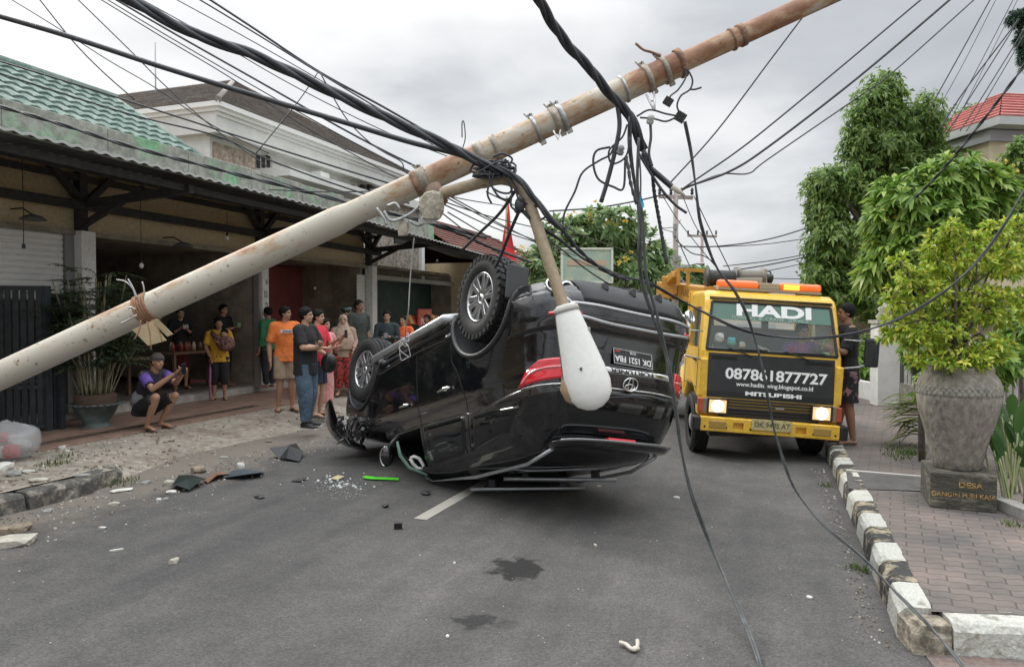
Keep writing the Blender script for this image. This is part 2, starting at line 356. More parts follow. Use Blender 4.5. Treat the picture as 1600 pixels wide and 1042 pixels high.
b = MB()
for (x0, y0, x1, y1, h, w) in [(-6.35, -2, -6.3, 1.4, .15, .17), (-6.3, 1.42, -6.28, 3.0, .15, .17), (-6.28, 3.0, -6.26, 4.05, .15, .18), (-6.26, 4.06, -6.25, 4.72, .15, .17), (-6.24, 4.74, -6.22, 5.40, .155, .18), (-6.30, 5.42, -6.36, 5.86, .15, .2)]:
    stone(b, (x0, y0, 0), (x1, y1, 0), w, h, (-1, 0, 0), .013)
tag(b.build('kerb', kerbgrey), kind='structure')
# ---- right pavement: interlocking pavers
def ext_paver(m, b, N, L):
    tc = N('ShaderNodeTexCoord'); mp = N('ShaderNodeMapping'); mp.inputs['Rotation'].default_value = (0, 0, R_(8)); L(tc.outputs['Object'], mp.inputs[0])
    wv = N('ShaderNodeTexWave'); wv.wave_type = 'BANDS'; wv.bands_direction = 'X'; wv.inputs['Scale'].default_value = 1.6
    L(mp.outputs[0], wv.inputs[0])
    # zigzag edge: shift the brick rows with a wave
    sp = N('ShaderNodeSeparateXYZ'); L(mp.outputs[0], sp.inputs[0]); s1 = N('ShaderNodeMath'); s1.operation = 'MULTIPLY'; s1.inputs[1].default_value = 62; L(sp.outputs[0], s1.inputs[0])
    s2 = N('ShaderNodeMath'); s2.operation = 'SINE'; L(s1.outputs[0], s2.inputs[0]); s3 = N('ShaderNodeMath'); s3.operation = 'MULTIPLY_ADD'; s3.inputs[1].default_value = .011; L(s2.outputs[0], s3.inputs[0]); L(sp.outputs[1], s3.inputs[2])
    cb = N('ShaderNodeCombineXYZ'); L(sp.outputs[0], cb.inputs[0]); L(s3.outputs[0], cb.inputs[1])
    br = N('ShaderNodeTexBrick'); br.inputs['Scale'].default_value = 1; br.inputs['Brick Width'].default_value = .205; br.inputs['Row Height'].default_value = .105; br.inputs['Mortar Size'].default_value = .005; br.inputs['Mortar Smooth'].default_value = .2
    br.inputs['Color1'].default_value = (.170, .145, .132, 1); br.inputs['Color2'].default_value = (.140, .123, .112, 1); br.inputs['Mortar'].default_value = (.088, .075, .066, 1); br.inputs['Bias'].default_value = 0
    L(cb.outputs[0], br.inputs[0])
    nz = N('ShaderNodeTexNoise'); nz.inputs['Scale'].default_value = 1.1; nz.inputs['Detail'].default_value = 8; nz.inputs['Roughness'].default_value = .65; L(tc.outputs['Object'], nz.inputs[0])
    r = N('ShaderNodeValToRGB'); e = r.color_ramp.elements; e[0].position = .35; e[0].color = (.62, .66, .68, 1); e[1].position = .66; e[1].color = (1.35, 1.22, 1.15, 1); L(nz.outputs[0], r.inputs[0])
    q = N('ShaderNodeMix'); q.data_type = 'RGBA'; q.blend_type = 'MULTIPLY'; q.inputs[0].default_value = 1; L(br.outputs[0], q.inputs[6]); L(r.outputs[0], q.inputs[7]); L(q.outputs[2], b.inputs['Base Color'])
    n4 = N('ShaderNodeTexNoise'); n4.inputs['Scale'].default_value = 60; n4.inputs['Detail'].default_value = 5; L(tc.outputs['Object'], n4.inputs[0])
    bp = N('ShaderNodeBump'); bp.inputs['Strength'].default_value = .7; bp.inputs['Distance'].default_value = .012; bp.invert = True; L(br.outputs['Fac'], bp.inputs['Height'])
    b2 = N('ShaderNodeBump'); b2.inputs['Strength'].default_value = .35; b2.inputs['Distance'].default_value = .01; L(n4.outputs[0], b2.inputs['Height']); L(bp.outputs[0], b2.inputs['Normal']); L(b2.outputs[0], b.inputs['Normal'])
paver = mat('red_grey_pavers', (.17, .13, .11), .88, extra=ext_paver)
def rp_h(x, y): return .168+.006*noise3(x*1.7, y*1.7, 0)
b = MB(); b.grid(lambda y, u: (.82+u*5.5, max(y, 4.40+(u*5.5)*.22) if y < 6.1 else y, rp_h(u*5.5, y)), list(np.arange(4.40, 12, .25))+list(np.arange(12, 40, 2.)), list(np.linspace(0, 1, 23)))
tag(b.build('pavement', paver), kind='structure')
b = MB(); b.add([(.9, 3.2, .006), (6, 3.2, .006), (6, 5.15, .006), (.76, 4.24, .006)], [(0, 1, 2, 3)])
tag(b.build('driveway', mat('dusty_pink_paving', (.24, .17, .145), .9, var=.25, scale=5, col2=(.15, .13, .12), bump=.5)), kind='structure')
# concrete band across the pavers, grass tufts
b = MB(); q0 = PZ(1322, 738, .17); q1 = PZ(1440, 748, .17); q2 = PZ(1440, 768, .17); q3 = PZ(1326, 764, .17)
b.add([Vector((v.x, v.y, .178)) for v in (q0, q1, q2, q3)]+[Vector((v.x, v.y, .165)) for v in (q0, q1, q2, q3)], [(0, 1, 2, 3), (0, 4, 5, 1), (1, 5, 6, 2), (2, 6, 7, 3), (3, 7, 4, 0)])
tag(b.build('drain_cover', mat('damp_concrete', (.085, .08, .075), .85, var=.2, scale=8, bump=.4)), 'dark flush concrete slab across the pavers between the kerb and the urn', 'drain cover')
b = MB(); b.bar((q0.x, q0.y+.02, .185), (q1.x, q1.y+.02, .185), .035, .02)
tag(b.build('edging', mat('pale_edging', (.5, .48, .44), .8)), kind='structure')
q = PZ(1556, 800, .17); b = MB(); b.bar((q.x+.02, q.y+.35, .19), (q.x+.5, q.y-1.1, .19), .12, .12)
tag(b.build('planter_kerb', mat('grey_edge', (.33, .32, .29), .85, var=.2, bump=.4)), kind='structure')
def tuft(name, pts, n, h, m, spread=.05, w=.006, **kw):
    b = MB()
    for p in pts:
        for i in range(n):
            a = random.uniform(0, 2*PI); q = Vector(p)+Vector((random.gauss(0, spread), random.gauss(0, spread), 0)); hh = h*random.uniform(.4, 1.2); d = Vector((math.cos(a), math.sin(a), 0))*hh*random.uniform(.2, .9); s = Vector((-math.sin(a), math.cos(a), 0))*w
            b.add([q-s, q+s, q+d*.5+Vector((0, 0, hh*.7))+s*.7, q+d*.5+Vector((0, 0, hh*.7))-s*.7, q+d+Vector((0, 0, hh))], [(0, 1, 2, 3), (3, 2, 4)], False)
    return tag(b.build(name, m, fix=False), **kw)
grassm = leafmat('weed_green', [(.05, .09, .02), (.09, .14, .03), (.16, .17, .06)])
tuft('grass', [PZ(1415+random.gauss(0, 16), 708+random.gauss(0, 6), .16) for _ in range(22)], 16, .06, grassm, .07, kind='stuff')
tuft('weeds', [PZ(1343, 893, 0)+Vector((.02, 0, 0)), PZ(1338, 888, 0), PZ(1585, 822, .17), PZ(1290, 760, 0)], 24, .05, grassm, .035, kind='stuff')
tuft('weeds', [PZ(190, 757, .02), PZ(196, 752, .05), PZ(90, 725, .15), PZ(75, 728, .15), PZ(105, 715, .15)], 26, .06, grassm, .07, kind='stuff')
# scattered grit on the road: too many to count
b = MB()
def chip(b, p, s):
    rt = Euler((random.uniform(0, 6), random.uniform(0, 6), random.uniform(0, 6))).to_matrix(); n = 6
    vs = [Vector((math.cos(i*PI/3)*s*random.uniform(.6, 1.2), math.sin(i*PI/3)*s*random.uniform(.6, 1.2), 0)) for i in range(n)]
    top = [v*.7+Vector((0, 0, s*random.uniform(.3, .9))) for v in vs]; rz = Matrix.Rotation(random.uniform(0, 6), 3, 'Z') @ Matrix.Rotation(random.uniform(-.3, .3), 3, 'X')
    b.add([Vector(p)+rz @ v for v in vs]+[Vector(p)+rz @ v for v in top], [tuple(range(6)), tuple(range(6, 12))]+[(i, (i+1) % 6, 6+(i+1) % 6, 6+i) for i in range(6)], False)
for i in range(900):
    x = -6.2+abs(random.gauss(0, .55)); y = random.uniform(2.5, 9)
    b.cur = i % 2; chip(b, (x, y, .002), random.uniform(.004, .014))
for i in range(420):
    b.cur = i % 2; chip(b, (random.uniform(-6, .4), random.uniform(2.3, 9), .002), random.uniform(.002, .006))
for i in range(300):
    x = -6.5-abs(random.gauss(0, .8)); y = random.uniform(3.6, 7.6); b.cur = i % 2; chip(b, (x, y, pave_h(x, y)+.002), random.uniform(.008, .028))
for i in range(120):
    q = PZ(530+random.gauss(0, 28), 762+random.gauss(0, 9)); b.cur = 1; chip(b, (q.x, q.y, .002), random.uniform(.003, .009))
for i in range(700):
    x = random.uniform(-9.2, -6.5); y = random.uniform(4, 11); b.cur = i % 2; chip(b, (x, y, pave_h(x, y)+.002), random.uniform(.006, .02))
for i in range(260):
    q = (.60-abs(random.gauss(0, .07)), random.uniform(4.2, 9), .002); b.cur = i % 2; chip(b, q, random.uniform(.004, .012))
tag(b.build('grit', [mat('grit_brown', (.20, .16, .12), .9, var=.4, scale=3), mat('grit_pale', (.42, .40, .36), .8, var=.4, scale=3)], fix=False), kind='stuff')
# ================================================================ shop row on the left
SX = -9.8
beige = mat('beige_plaster', (.62, .50, .32), .85, var=.15, scale=2.5, col2=(.46, .37, .24), t0=.35, t1=.8, bump=.15)
moss = mat('mossy_painted_concrete', (.44, .46, .40), .9, var=.3, scale=1.3, col2=(.20, .43, .24), t0=.50, t1=.66, bump=.6, bscale=20, stretch=(1, 1, .8))
timber = mat('dark_timber', (.035, .035, .035), .7, var=.3, scale=10)
whitecol = mat('scuffed_white_column', (.78, .77, .73), .8, var=.12, scale=5, col2=(.58, .55, .50), t0=.5, t1=.75)
shop = empty('shophouse', (SX, 10, 0)); tag(shop, 'low beige shophouse row with open bays under a dark corrugated awning and mossy green parapet', 'shophouse')
SO = Vector((SX, 10, 0))
def part(b, name, m, parent=shop, **k):
    o = b.build(name, m, **k)
    if parent is shop: o.data.transform(Matrix.Translation(-SO))
    o.parent = parent; return o
# front wall over the bays
b = MB()
b.box((SX-.06, 7.0, 3.45), (.12, 19, 1.0)); 
part(b, 'wall', beige)
b = MB(); b.box((SX+.012, 3.0, 2.0), (.10, 2.6, 2.3)); part(b, 'wall', beige)
b = MB(); b.box((SX+.03, 7, 2.955), (.16, 19, .07)); part(b, 'lintel', mat('grey_lintel', (.25, .22, .17), .8, var=.2))
# columns
b = MB(); b.box((SX+.12, 8.27, 1.63), (.22, .24, 2.7)); part(b, 'column', whitecol, bevel=.006)
b = MB(); b.box((SX+.12, 12.35, 1.63), (.18, .20, 2.7)); c2 = part(b, 'column', whitecol, bevel=.006)
b = MB(); b.box((SX+.10, 12.22, 1.63), (.12, .05, 2.7)); part(b, 'column', mat('grey_door_post', (.25, .24, .22), .8))
b = MB(); b.box((SX+.12, 16.65, 1.63), (.22, .24, 2.7)); part(b, 'column', whitecol, bevel=.006)
b = MB()
for i, (dz, h, w) in enumerate([(1.95, .13, .1), (1.75, .08, .08), (1.52, .2, .09), (1.2, .12, .1), (2.2, .1, .07)]): b.box((SX+.214+.003*(i % 2), 12.35+.01*i, dz+.2), (.004, w, h))
part(b, 'stuck_notices', mat('faded_notices', (.35, .35, .34), .8, var=.8, scale=30))
b = MB(); b.box((SX+.216, 12.37, 1.22), (.004, .12, .14)); part(b, 'sticker', mat('blue_sticker', (.10, .32, .50), .6))
# roller shutters
slat = mat('roller_shutter_paint', (.66, .65, .62), .5, var=.06, scale=1.2)
def shutter(y0, y1, z0, z1, x=SX+.02, m=slat):
    b = MB(); n = int((z1-z0)/.085)
    for i in range(n):
        z = z0+(z1-z0)*i/n; h = (z1-z0)/n
        prof = [(0, 0), (.018, h*.25), (.018, h*.75), (0, h*.94), (0, h)]
        for (a, p), (c, q) in zip(prof, prof[1:]): b.add([(x+a, y0, z+p), (x+a, y1, z+p), (x+c, y1, z+q), (x+c, y0, z+q)], [(0, 1, 2, 3)], False)
    return part(b, 'roller_shutter', m)
shutter(5.6, 8.0, 1.95, 2.92); shutter(4.3, 5.5, .3, 2.92)
shutter(16.1, 16.5, .3, 2.75)
for y in (8.08, 5.5): b = MB(); b.box((SX+.03, y, 1.65), (.1, .14, 2.7)); part(b, 'shutter_frame', mat('grey_shutter_frame', (.22, .22, .21), .6))
b = MB(); b.box((SX-.2, 7.95, 1.55), (.05, .3, .16)); part(b, 'orange_panel', mat('red_white_panel', (.45, .10, .06), .6))
# room shell
inn = mat('shop_inner_wall', (.26, .22, .17), .9, var=.3, scale=2)
b = MB(); b.box((-15.0, 10, 1.7), (.1, 24, 2.8)); b.box((-12.4, 4.2, 1.7), (5.2, .1, 2.8)); b.box((-12.4, 12.3, 1.7), (5.1, .1, 2.6)); b.box((-12.4, 16.45, 1.7), (5.1, .1, 2.6)); b.box((-12.4, 22.1, 1.7), (5.1, .1, 2.6))
part(b, 'inner_wall', inn)
b = MB(); b.box((-12.5, 13, 3.02), (5.2, 18, .08)); part(b, 'ceiling', inn)
b = MB(); b.box((-12.5, 13, .14), (5.2, 18, .30)); part(b, 'floor', mat('worn_shop_floor', (.20, .17, .14), .6, var=.2))
b = MB(); b.box((-11.6, 14.4, 1.6), (.06, 4.0, 2.7)); part(b, 'maroon_wall', mat('maroon_partition', (.24, .06, .055), .7, var=.15, scale=2))
b = MB(); b.box((SX+.02, 16.87, 1.5), (.08, .14, 2.3)); part(b, 'door_post', mat('pale_post', (.42, .42, .38), .7))
b = MB(); b.box((SX+.245, 16.65, .75), (.01, .22, .5)); part(b, 'painted_band', mat('green_band', (.05, .22, .12), .6))
b = MB(); b.box((SX+.245, 16.65, 1.06), (.01, .22, .1)); part(b, 'painted_band', mat('orange_band', (.50, .13, .07), .6))
# dark green tarpaulin bay beyond the third column
b = MB(); b.box((SX-.8, 19.6, 1.55), (.06, 5.4, 2.6)); part(b, 'green_wall', mat('dark_green_wall', (.018, .045, .038), .6, var=.35, scale=3))
b = MB(); b.box((SX+.02, 19.6, 2.72), (.08, 5.8, .12)); part(b, 'rail', mat('pale_rail', (.30, .29, .25), .7))
# awning frame: posts, ties and braces of dark timber
b = MB()
for y in (4.1, 8.27, 12.35, 16.6):
    b.bar((SX+.08, y, 2.95), (SX+.08, y, 3.95), .13, .13); part(b, 'awning_post', timber); b = MB()
    b.bar((SX+.1, y+.01, 3.38), (-7.66, y+.01, 3.50), .09, .12); part(b, 'outrigger', timber); b = MB()
    b.bar((SX+.1, y-.02, 3.05), (-8.5, y-.02, 3.55), .08, .08); part(b, 'brace', timber); b = MB()
    b.bar((SX+.14, y-.55, 3.9), (SX+.14, y-.03, 3.4), .09, .09); b.bar((SX+.14, y+.55, 3.9), (SX+.14, y+.03, 3.4), .09, .09); part(b, 'knee_brace', timber); b = MB()
b.bar((SX+.20, -1, 3.38), (SX+.20, 17, 3.33), .07, .13); part(b, 'tie_beam', timber)
b = MB(); b.bar((SX+.10, -1, 3.80), (SX+.10, 17, 3.74), .07, .09); part(b, 'wall_plate', timber)
b = MB(); b.bar((-8.6, -1, 3.70), (-8.6, 21, 3.62), .05, .09); part(b, 'purlin', timber)
b = MB(); b.bar((-7.75, -1, 3.58), (-7.75, 21, 3.42), .05, .09); part(b, 'purlin', timber)
# corrugated awning sheet (eave dips towards the far end)
def eave(y): return 3.66-.03*max(0, min(1, (y-5)/6))-(.25*max(0, (y-11)/8))
corr = mat('corrugated_underside', (.075, .08, .085), .6, .3, var=.3, scale=3)
b = MB()
b.grid(lambda y, u: (-7.46+(-9.86+7.46)*u, y, eave(y)*(1-u)+(4.02-(0 if y < 16 else (y-16)*.06))*u+.012*math.sin(y*2*PI/.19)), list(np.arange(-1, 22.6, .0317)), [0, .5, 1])
b.grid(lambda y, u: (-7.46+(-9.86+7.46)*u, y, eave(y)*(1-u)+(4.02-(0 if y < 16 else (y-16)*.06))*u+.012*math.sin(y*2*PI/.19)+.008), list(np.arange(-1, 22.6, .0317)), [0, .5, 1])
part(b, 'awning_sheet', corr, fix=False)
b = MB()   # bright rolled edge of the sheet
b.grid(lambda y, u: (-7.452+.004*u, y, eave(y)+.012*math.sin(y*2*PI/.19)-.012+.03*u), list(np.arange(-1, 22.6, .0317)), [0, 1])
part(b, 'sheet_edge', mat('pale_sheet_edge', (.55, .56, .55), .5, .2), fix=False)
# mossy gutter parapet
b = MB(); k = 0
for y0 in np.arange(-1, 15.6, 1.3):
    z0 = eave(y0+.65)+.03; b.box((-7.60, y0+.65, z0+.145), (.12, 1.295, .33))
b.box((-7.74, 7.3, 3.84), (.14, 16.6, .10))
part(b, 'parapet', moss, bevel=.01)
b = MB(); b.box((-8.25, 7.3, 3.93), (1.2, 16.6, .04)); part(b, 'gutter_slab', moss)
# green tiled roof with real rolls and steps
gt = mat('green_roof_tile', (.15, .245, .205), .75, var=.3, scale=4, col2=(.23, .28, .25), t0=.4, t1=.75)
def tileroof(name, y0, y1, x0, z0, x1, z1, m, parent, roll=.235, course=.27, amp=.034):
    n = max(2, int(math.hypot(x1-x0, z1-z0)/course)); b = MB(); nx = Vector((-(z1-z0), 0, (x1-x0))).normalized()
    if nx.z < 0: nx = -nx
    uu = []
    for i in range(n): uu += [(i/n+.0005, 0), ((i+.98)/n, 1)]
    yy = list(np.arange(y0, y1, roll/8))
    def f(y, k):
        u, s = k; p = Vector((x0+(x1-x0)*u, y, z0+(z1-z0)*u)); w = abs(math.sin(y*PI/roll)); return p+nx*(amp*w+.032*(1-s))
    b.grid(f, yy, uu, False); return part(b, name, m, parent, fix=False)
tileroof('tiled_roof', -2, 9.35, -8.15, 3.98, -10.25, 5.28, gt, shop)
b = MB(); b.tube([(-10.27, -2, 5.31), (-10.27, 9.4, 5.31)], .09, 8); part(b, 'ridge_tiles', gt)
b = MB(); b.tube([(-8.13, 9.36, 4.0), (-10.27, 9.36, 5.30)], .06, 8); part(b, 'ridge_tiles', gt)
b = MB(); b.prism([(-8.25, 3.9), (-12.3, 3.9), (-10.25, 5.25)], -2, 9.3, lambda u, v, w: (u, w, v)); part(b, 'gable', beige)
# bare bulbs and lamps that hang below the awning
bulbm = mat('lamp_bulb_glass', (.75, .75, .72), .2)
for i, (px, py, x, lab) in enumerate([(221, 415, -9.3, 'bare white bulb hanging on a long flex in the dark bay behind the palm'), (355, 372, -9.3, 'small bulb under the tie beam above the fallen pole'), (492, 450, -10.6, 'bare bulb hanging before the maroon bay'), (683, 407, -9.2, 'small bulb under the far end of the awning'), (607, 390, -9.2, 'small bulb under the awning near the third column')]):
    p = PX(px, py, x); r = empty('hanging_bulb', p); tag(r, lab, 'light bulb', 'bulbs hanging under the awning')
    bb = MB(); bb.ell((0, 0, -.0), (.035, .035, .045)); bb.build('bulb', bulbm, r); bb = MB(); bb.tube([(0, 0, .04), (0, 0, .09)], .02); bb.build('socket', blackmetal, r)
    top = 2.96 if x < SX else 3.6
    bb = MB(); bb.tube([(0, 0, .09), (0, 0, max(.15, top-p.z))], .005, 5); bb.build('flex', blackmetal, r)
for i, (px, py) in enumerate([(52, 343), (286, 385)]):
    p = PX(px, py, -9.35); r = empty('wall_lamp', p); tag(r, ['dusty angled lamp shade above the roller shutter', 'flat dark lamp over the open bay between the bulbs'][i], 'lamp')
    bb = MB(); bb.lathe([(.02, .07), (.1, .05), (.17, 0), (.165, -.01), (.02, .03)], 18); o = bb.build('shade', mat('dull_enamel', (.10, .10, .095), .5), r); 
    bb = MB(); bb.tube([(0, 0, .06), (-.2, 0, .16), (-.42, 0, .16)], .012, 6); bb.build('arm', blackmetal, r)
for i, py in enumerate((0,)):
    p = PX(37, 385, -9.1); r = empty('power_plug', p); tag(r, 'plug dangling on a black flex in front of the shutter', 'plug')
    bb = MB(); bb.box((0, 0, 0), (.04, .03, .06)); bb.build('plug', blackmetal, r, bevel=.006); bb = MB(); bb.tube([(0, 0, .02), (0, .005, .5), (0, 0, 1.2)], .006, 5); bb.build('flex', blackmetal, r)
# goods tables inside the open bay
def table(x, y, w, l, h, m, lab):
    r = empty('shop_table', (x, y, .3)); tag(r, lab, 'table'); bb = MB(); bb.box((0, 0, h-.02), (w, l, .04)); bb.build('table_top', m, r, bevel=.004)
    for a in (-1, 1):
        for c in (-1, 1): bb = MB(); bb.box((a*(w/2-.05), c*(l/2-.05), (h-.04)/2), (.05, .05, h-.04)); bb.build('leg', m, r)
woodm = mat('worn_wood', (.17, .10, .06), .65, var=.3, scale=4, stretch=(1, 8, 1))
table(-10.5, 11.3, .6, 1.5, .75, woodm, 'worn wooden shop table stacked with goods behind the woman in yellow')
table(-10.6, 9.4, .6, 1.6, .7, woodm, 'low wooden shop table in the dark bay behind the woman with the patterned skirt')
for i in range(10):
    y = 10.75+.1*i; x = -10.4-random.random()*.25; r_ = random.uniform(.03, .045); bb = MB(); bb.lathe([(r_, 0), (r_, .12), (r_*.5, .15), (r_*.5, .17)], 10)
    o = bb.build('jar', mat(['jar_red', 'jar_cream', 'jar_brown'][i % 3], [(.3, .05, .04), (.5, .42, .3), (.18, .09, .05)][i % 3], .4), loc=(x, y, 1.05)); tag(o, ('red', 'cream', 'brown')[i % 3]+' jar on the wooden shop table, '+('first second third fourth fifth sixth seventh eighth ninth tenth'.split()[i])+' from the left', 'jar', 'jars on the shop table')
# ---------------------------------------------------------------- drink stall sign in the green bay
st = PX(663, 500, -9.3); r = empty('drink_stall', (st.x, st.y, .3)); tag(r, 'red drink stall with striped awning and POCI sign in the dark green bay', 'stall')
redm = mat('stall_red', (.50, .07, .045), .5); 
z0 = st.z-.3
bb = MB(); bb.box((0, 0, z0+.08), (.06, .85, .46)); bb.build('sign_board', redm, r, bevel=.01)
bb = MB(); bb.box((-.1, 0, z0+.0), (.05, 2.4, .26), rot=Matrix.Rotation(R_(-25), 3, 'Y')); bb.build('awning', redm, r)
ym = mat('stall_yellow', (.55, .33, .08), .5)
for s in (-1, 1): bb = MB(); bb.box((-.068, s*.75, z0+.02), (.05, .2, .27), rot=Matrix.Rotation(R_(-25), 3, 'Y')); bb.build('stripe', ym, r)
creamt = mat('cream_lettering', (.75, .70, .60), .5)
text('POCI', .24, creamt, r, frame((.034, 0, z0-.04), (0, 1, 0), (0, 0, 1)), off=.006)
text('MINI TEH', .15, mat('orange_lettering', (.75, .22, .08), .5), r, frame((.034, 0, z0+.19), (0, 1, 0), (0, 0, 1)), off=.003)
bb = MB(); bb.box((-.15, 0, z0/2-.35), (.5, 1.9, z0-.7)); bb.build('counter', mat('stall_counter', (.14, .03, .025), .5), r, bevel=.01)
for s in (-1, 1): bb = MB(); bb.box((-.1, s*1.1, z0/2-.1), (.05, .05, z0-.2)); bb.build('post', redm, r)
# ================================================================ white house behind
wh = empty('white_house', (-13, 16.5, 0)); tag(wh, 'white two storey house with brown hipped roof behind the shop row', 'house')
WO = Vector((-13, 16.5, 0))
def wpart(b, name, m, parent=wh, off=WO, **k):
    o = b.build(name, m, **k); o.data.transform(Matrix.Translation(-off)); o.parent = parent; return o
hw = mat('white_house_plaster', (.64, .64, .61), .8, var=.10, scale=1.5)
b = MB(); b.box((-14.97, 16.4, 4.75), (8.04, 8.1, 2.2)); wpart(b, 'wall', hw)
b = MB(); b.box((-11.08, 16.6, 4.0), (.3, 8, .6)); wpart(b, 'wall', hw)
br_m = mat('brown_roof_tile', (.22, .195, .18), .7, var=.25, scale=3, col2=(.30, .275, .25), t0=.4, t1=.7)
A = Vector((-13.4, 16.0, 7.85)); Bk = Vector((-19.5, 16.0, 7.85)); e0 = Vector((-10.5, 12.1, 6.06)); e1 = Vector((-10.5, 20.9, 6.06)); f0 = Vector((-20, 12.1, 6.06)); f1 = Vector((-20, 20.9, 6.06))
def slope(b, p, q, r1, r2, n, th=.035):
    """stepped courses from eave p-q up to ridge r1-r2"""
    nn = (q-p).cross(r1-p).normalized(); nn = nn if nn.z > 0 else -nn
    for i in range(n):
        a, c = i/n, (i+1)/n; l0, l1, m0, m1 = p.lerp(r1, a), q.lerp(r2, a), p.lerp(r1, c), q.lerp(r2, c)
        b.add([l0+nn*th*1.6, l1+nn*th*1.6, m1+nn*th*.2, m0+nn*th*.2, l0, l1], [(0, 1, 2, 3), (0, 4, 5, 1)], False)
b = MB(); slope(b, e0, e1, A, A+Vector((0, .001, 0)), 26); slope(b, f0, e0, Bk, A, 22); slope(b, e1, f1, A, Bk, 22); wpart(b, 'roof', br_m)
b = MB(); b.tube([e0, A], .07, 6); b.tube([e1, A], .07, 6); b.tube([A, Bk], .07, 6); wpart(b, 'ridge_tiles', mat('pale_ridge_tiles', (.25, .23, .21), .8))
b = MB()
for k, (o_, z, h) in enumerate([(0, 6.0, .1), (-.06, 5.91, .08), (-.12, 5.83, .07)]):
    b.box((-15.3, 16.5, z), (9.6+2*o_, 8.8+2*o_, h))
wpart(b, 'eave_moulding', mat('eave_white', (.78, .78, .76), .8))
b = MB(); b.box((-15.1, 16.45, 5.63), (8.9, 8.5, .36)); wpart(b, 'soffit_band', hw)
p = PD(243, 118, 19); b = MB(); b.tube([(p.x, p.y, 6.6), (p.x, p.y, 8.75)], .018, 5); wpart(b, 'lightning_rod', mat('rod_steel', (.3, .3, .32), .5, .6))
stm = mat('carved_stone_cladding', (.36, .29, .23), .85, var=.4, scale=9, bump=1., bscale=14)
def onx(px0, py0, px1, py1, x, th=.06, name='panel', m=stm):
    p = PX(px0, py0, x); q = PX(px1, py0, x); r2 = PX(px0, py1, x); b = MB(); zc = p.z; z1_ = r2.z
    b.box((x, (p.y+q.y)/2, (zc+z1_)/2), (th, abs(q.y-p.y), abs(zc-z1_))); return wpart(b, name, m)
onx(333, 222, 396, 285, -10.93, .08, 'stone_panel')
onx(398, 240, 424, 283, -10.92, .05, 'window_frame', mat('grey_frame', (.40, .36, .33), .7)); 
for i in range(3): onx(400+8*i, 243, 405+8*i, 262, -10.90, .05, 'window', dark)
onx(425, 262, 560, 276, -10.35, .9, 'balcony_roof', hw)
onx(425, 279, 600, 320, -11.0, .22, 'balcony_shade_panel', mat('balcony_shade', (.20, .19, .18), .8))  # flat panel, the shade inside the balcony put into its colour
onx(494, 268, 508, 330, -10.6, .25, 'column', hw)
for i in range(9): onx(520+11*i-(0 if i < 9 else 0), 288, 525+11*i, 306, -10.86, .06, 'slot_window', mat('slot_frame', (.36, .34, .32), .8) if i % 3 == 0 else dark)
for i in range(6): onx(430+10*i, 282, 434+10*i, 300, -10.86, .06, 'slot_window', dark)
b = MB(); p = PX(338, 215, -10.9); b.lathe([(.01, .12), (.12, .1), (.2, 0), (.17, 0)], 14, c=p); wpart(b, 'awning_lamp', mat('awn_grey', (.35, .38, .36), .6))
# stone-clad tower house and red roofed house further on
th_ = empty('stone_clad_building', (-11, 24, 0)); tag(th_, 'grey stone clad building with a white corner strip behind the fallen pole', 'building'); TO = Vector((-11, 24, 0))
p = PX(590, 300, -10.7); q = PX(655, 300, -10.7)
b = MB(); b.box((-12.5, (p.y+q.y)/2, 2.9), (3.6, q.y-p.y, 4.6)); wpart(b, 'wall', mat('rough_stone_cladding', (.27, .24, .20), .9, var=.45, scale=12, bump=1., bscale=18), th_, TO)
b = MB(); b.box((-10.68, q.y+.05, 2.9), (.18, .22, 4.7)); wpart(b, 'corner_strip', hw, th_, TO)
b = MB(); b.box((-12.5, (p.y+q.y)/2, 5.2), (3.9, q.y-p.y+.4, .25)); wpart(b, 'roof_slab', hw, th_, TO)
b = MB(); w_ = PX(627, 372, -10.66); b.box((-10.69, w_.y, w_.z), (.06, .8, .35)); wpart(b, 'window', dark, th_, TO)
rh = empty('red_roofed_house', (-13, 33, 0)); tag(rh, 'house with weathered red tiled roof beyond the shop awning', 'house'); RO = Vector((-13, 33, 0))
a_ = PX(664, 340, -12.5); c_ = PX(742, 383, -12.5); z_r = a_.z
redt = mat('weathered_red_tile', (.30, .12, .095), .8, var=.3, scale=2, col2=(.22, .12, .10), t0=.4, t1=.7)
b = MB(); slope(b, Vector((-8.9, a_.y-3.5, z_r-2.0)), Vector((-8.9, a_.y+14, z_r-2.0)), Vector((-12.5, a_.y-3, z_r)), Vector((-12.5, a_.y+6, z_r)), 16)
slope(b, Vector((-16, a_.y-3.5, z_r-2.0)), Vector((-16, a_.y+14, z_r-2.0)), Vector((-12.5, a_.y-3, z_r)), Vector((-12.5, a_.y+6, z_r)), 16)
slope(b, Vector((-8.9, a_.y+14, z_r-2.0)), Vector((-16, a_.y+14, z_r-2)), Vector((-12.5, a_.y+6, z_r)), Vector((-12.5, a_.y+6, z_r)), 16); wpart(b, 'roof', redt, rh, RO)
b = MB(); b.box((-12.5, a_.y+5, (z_r-2)/2), (6.6, 17, z_r-2.05)); wpart(b, 'wall', beige, rh, RO)
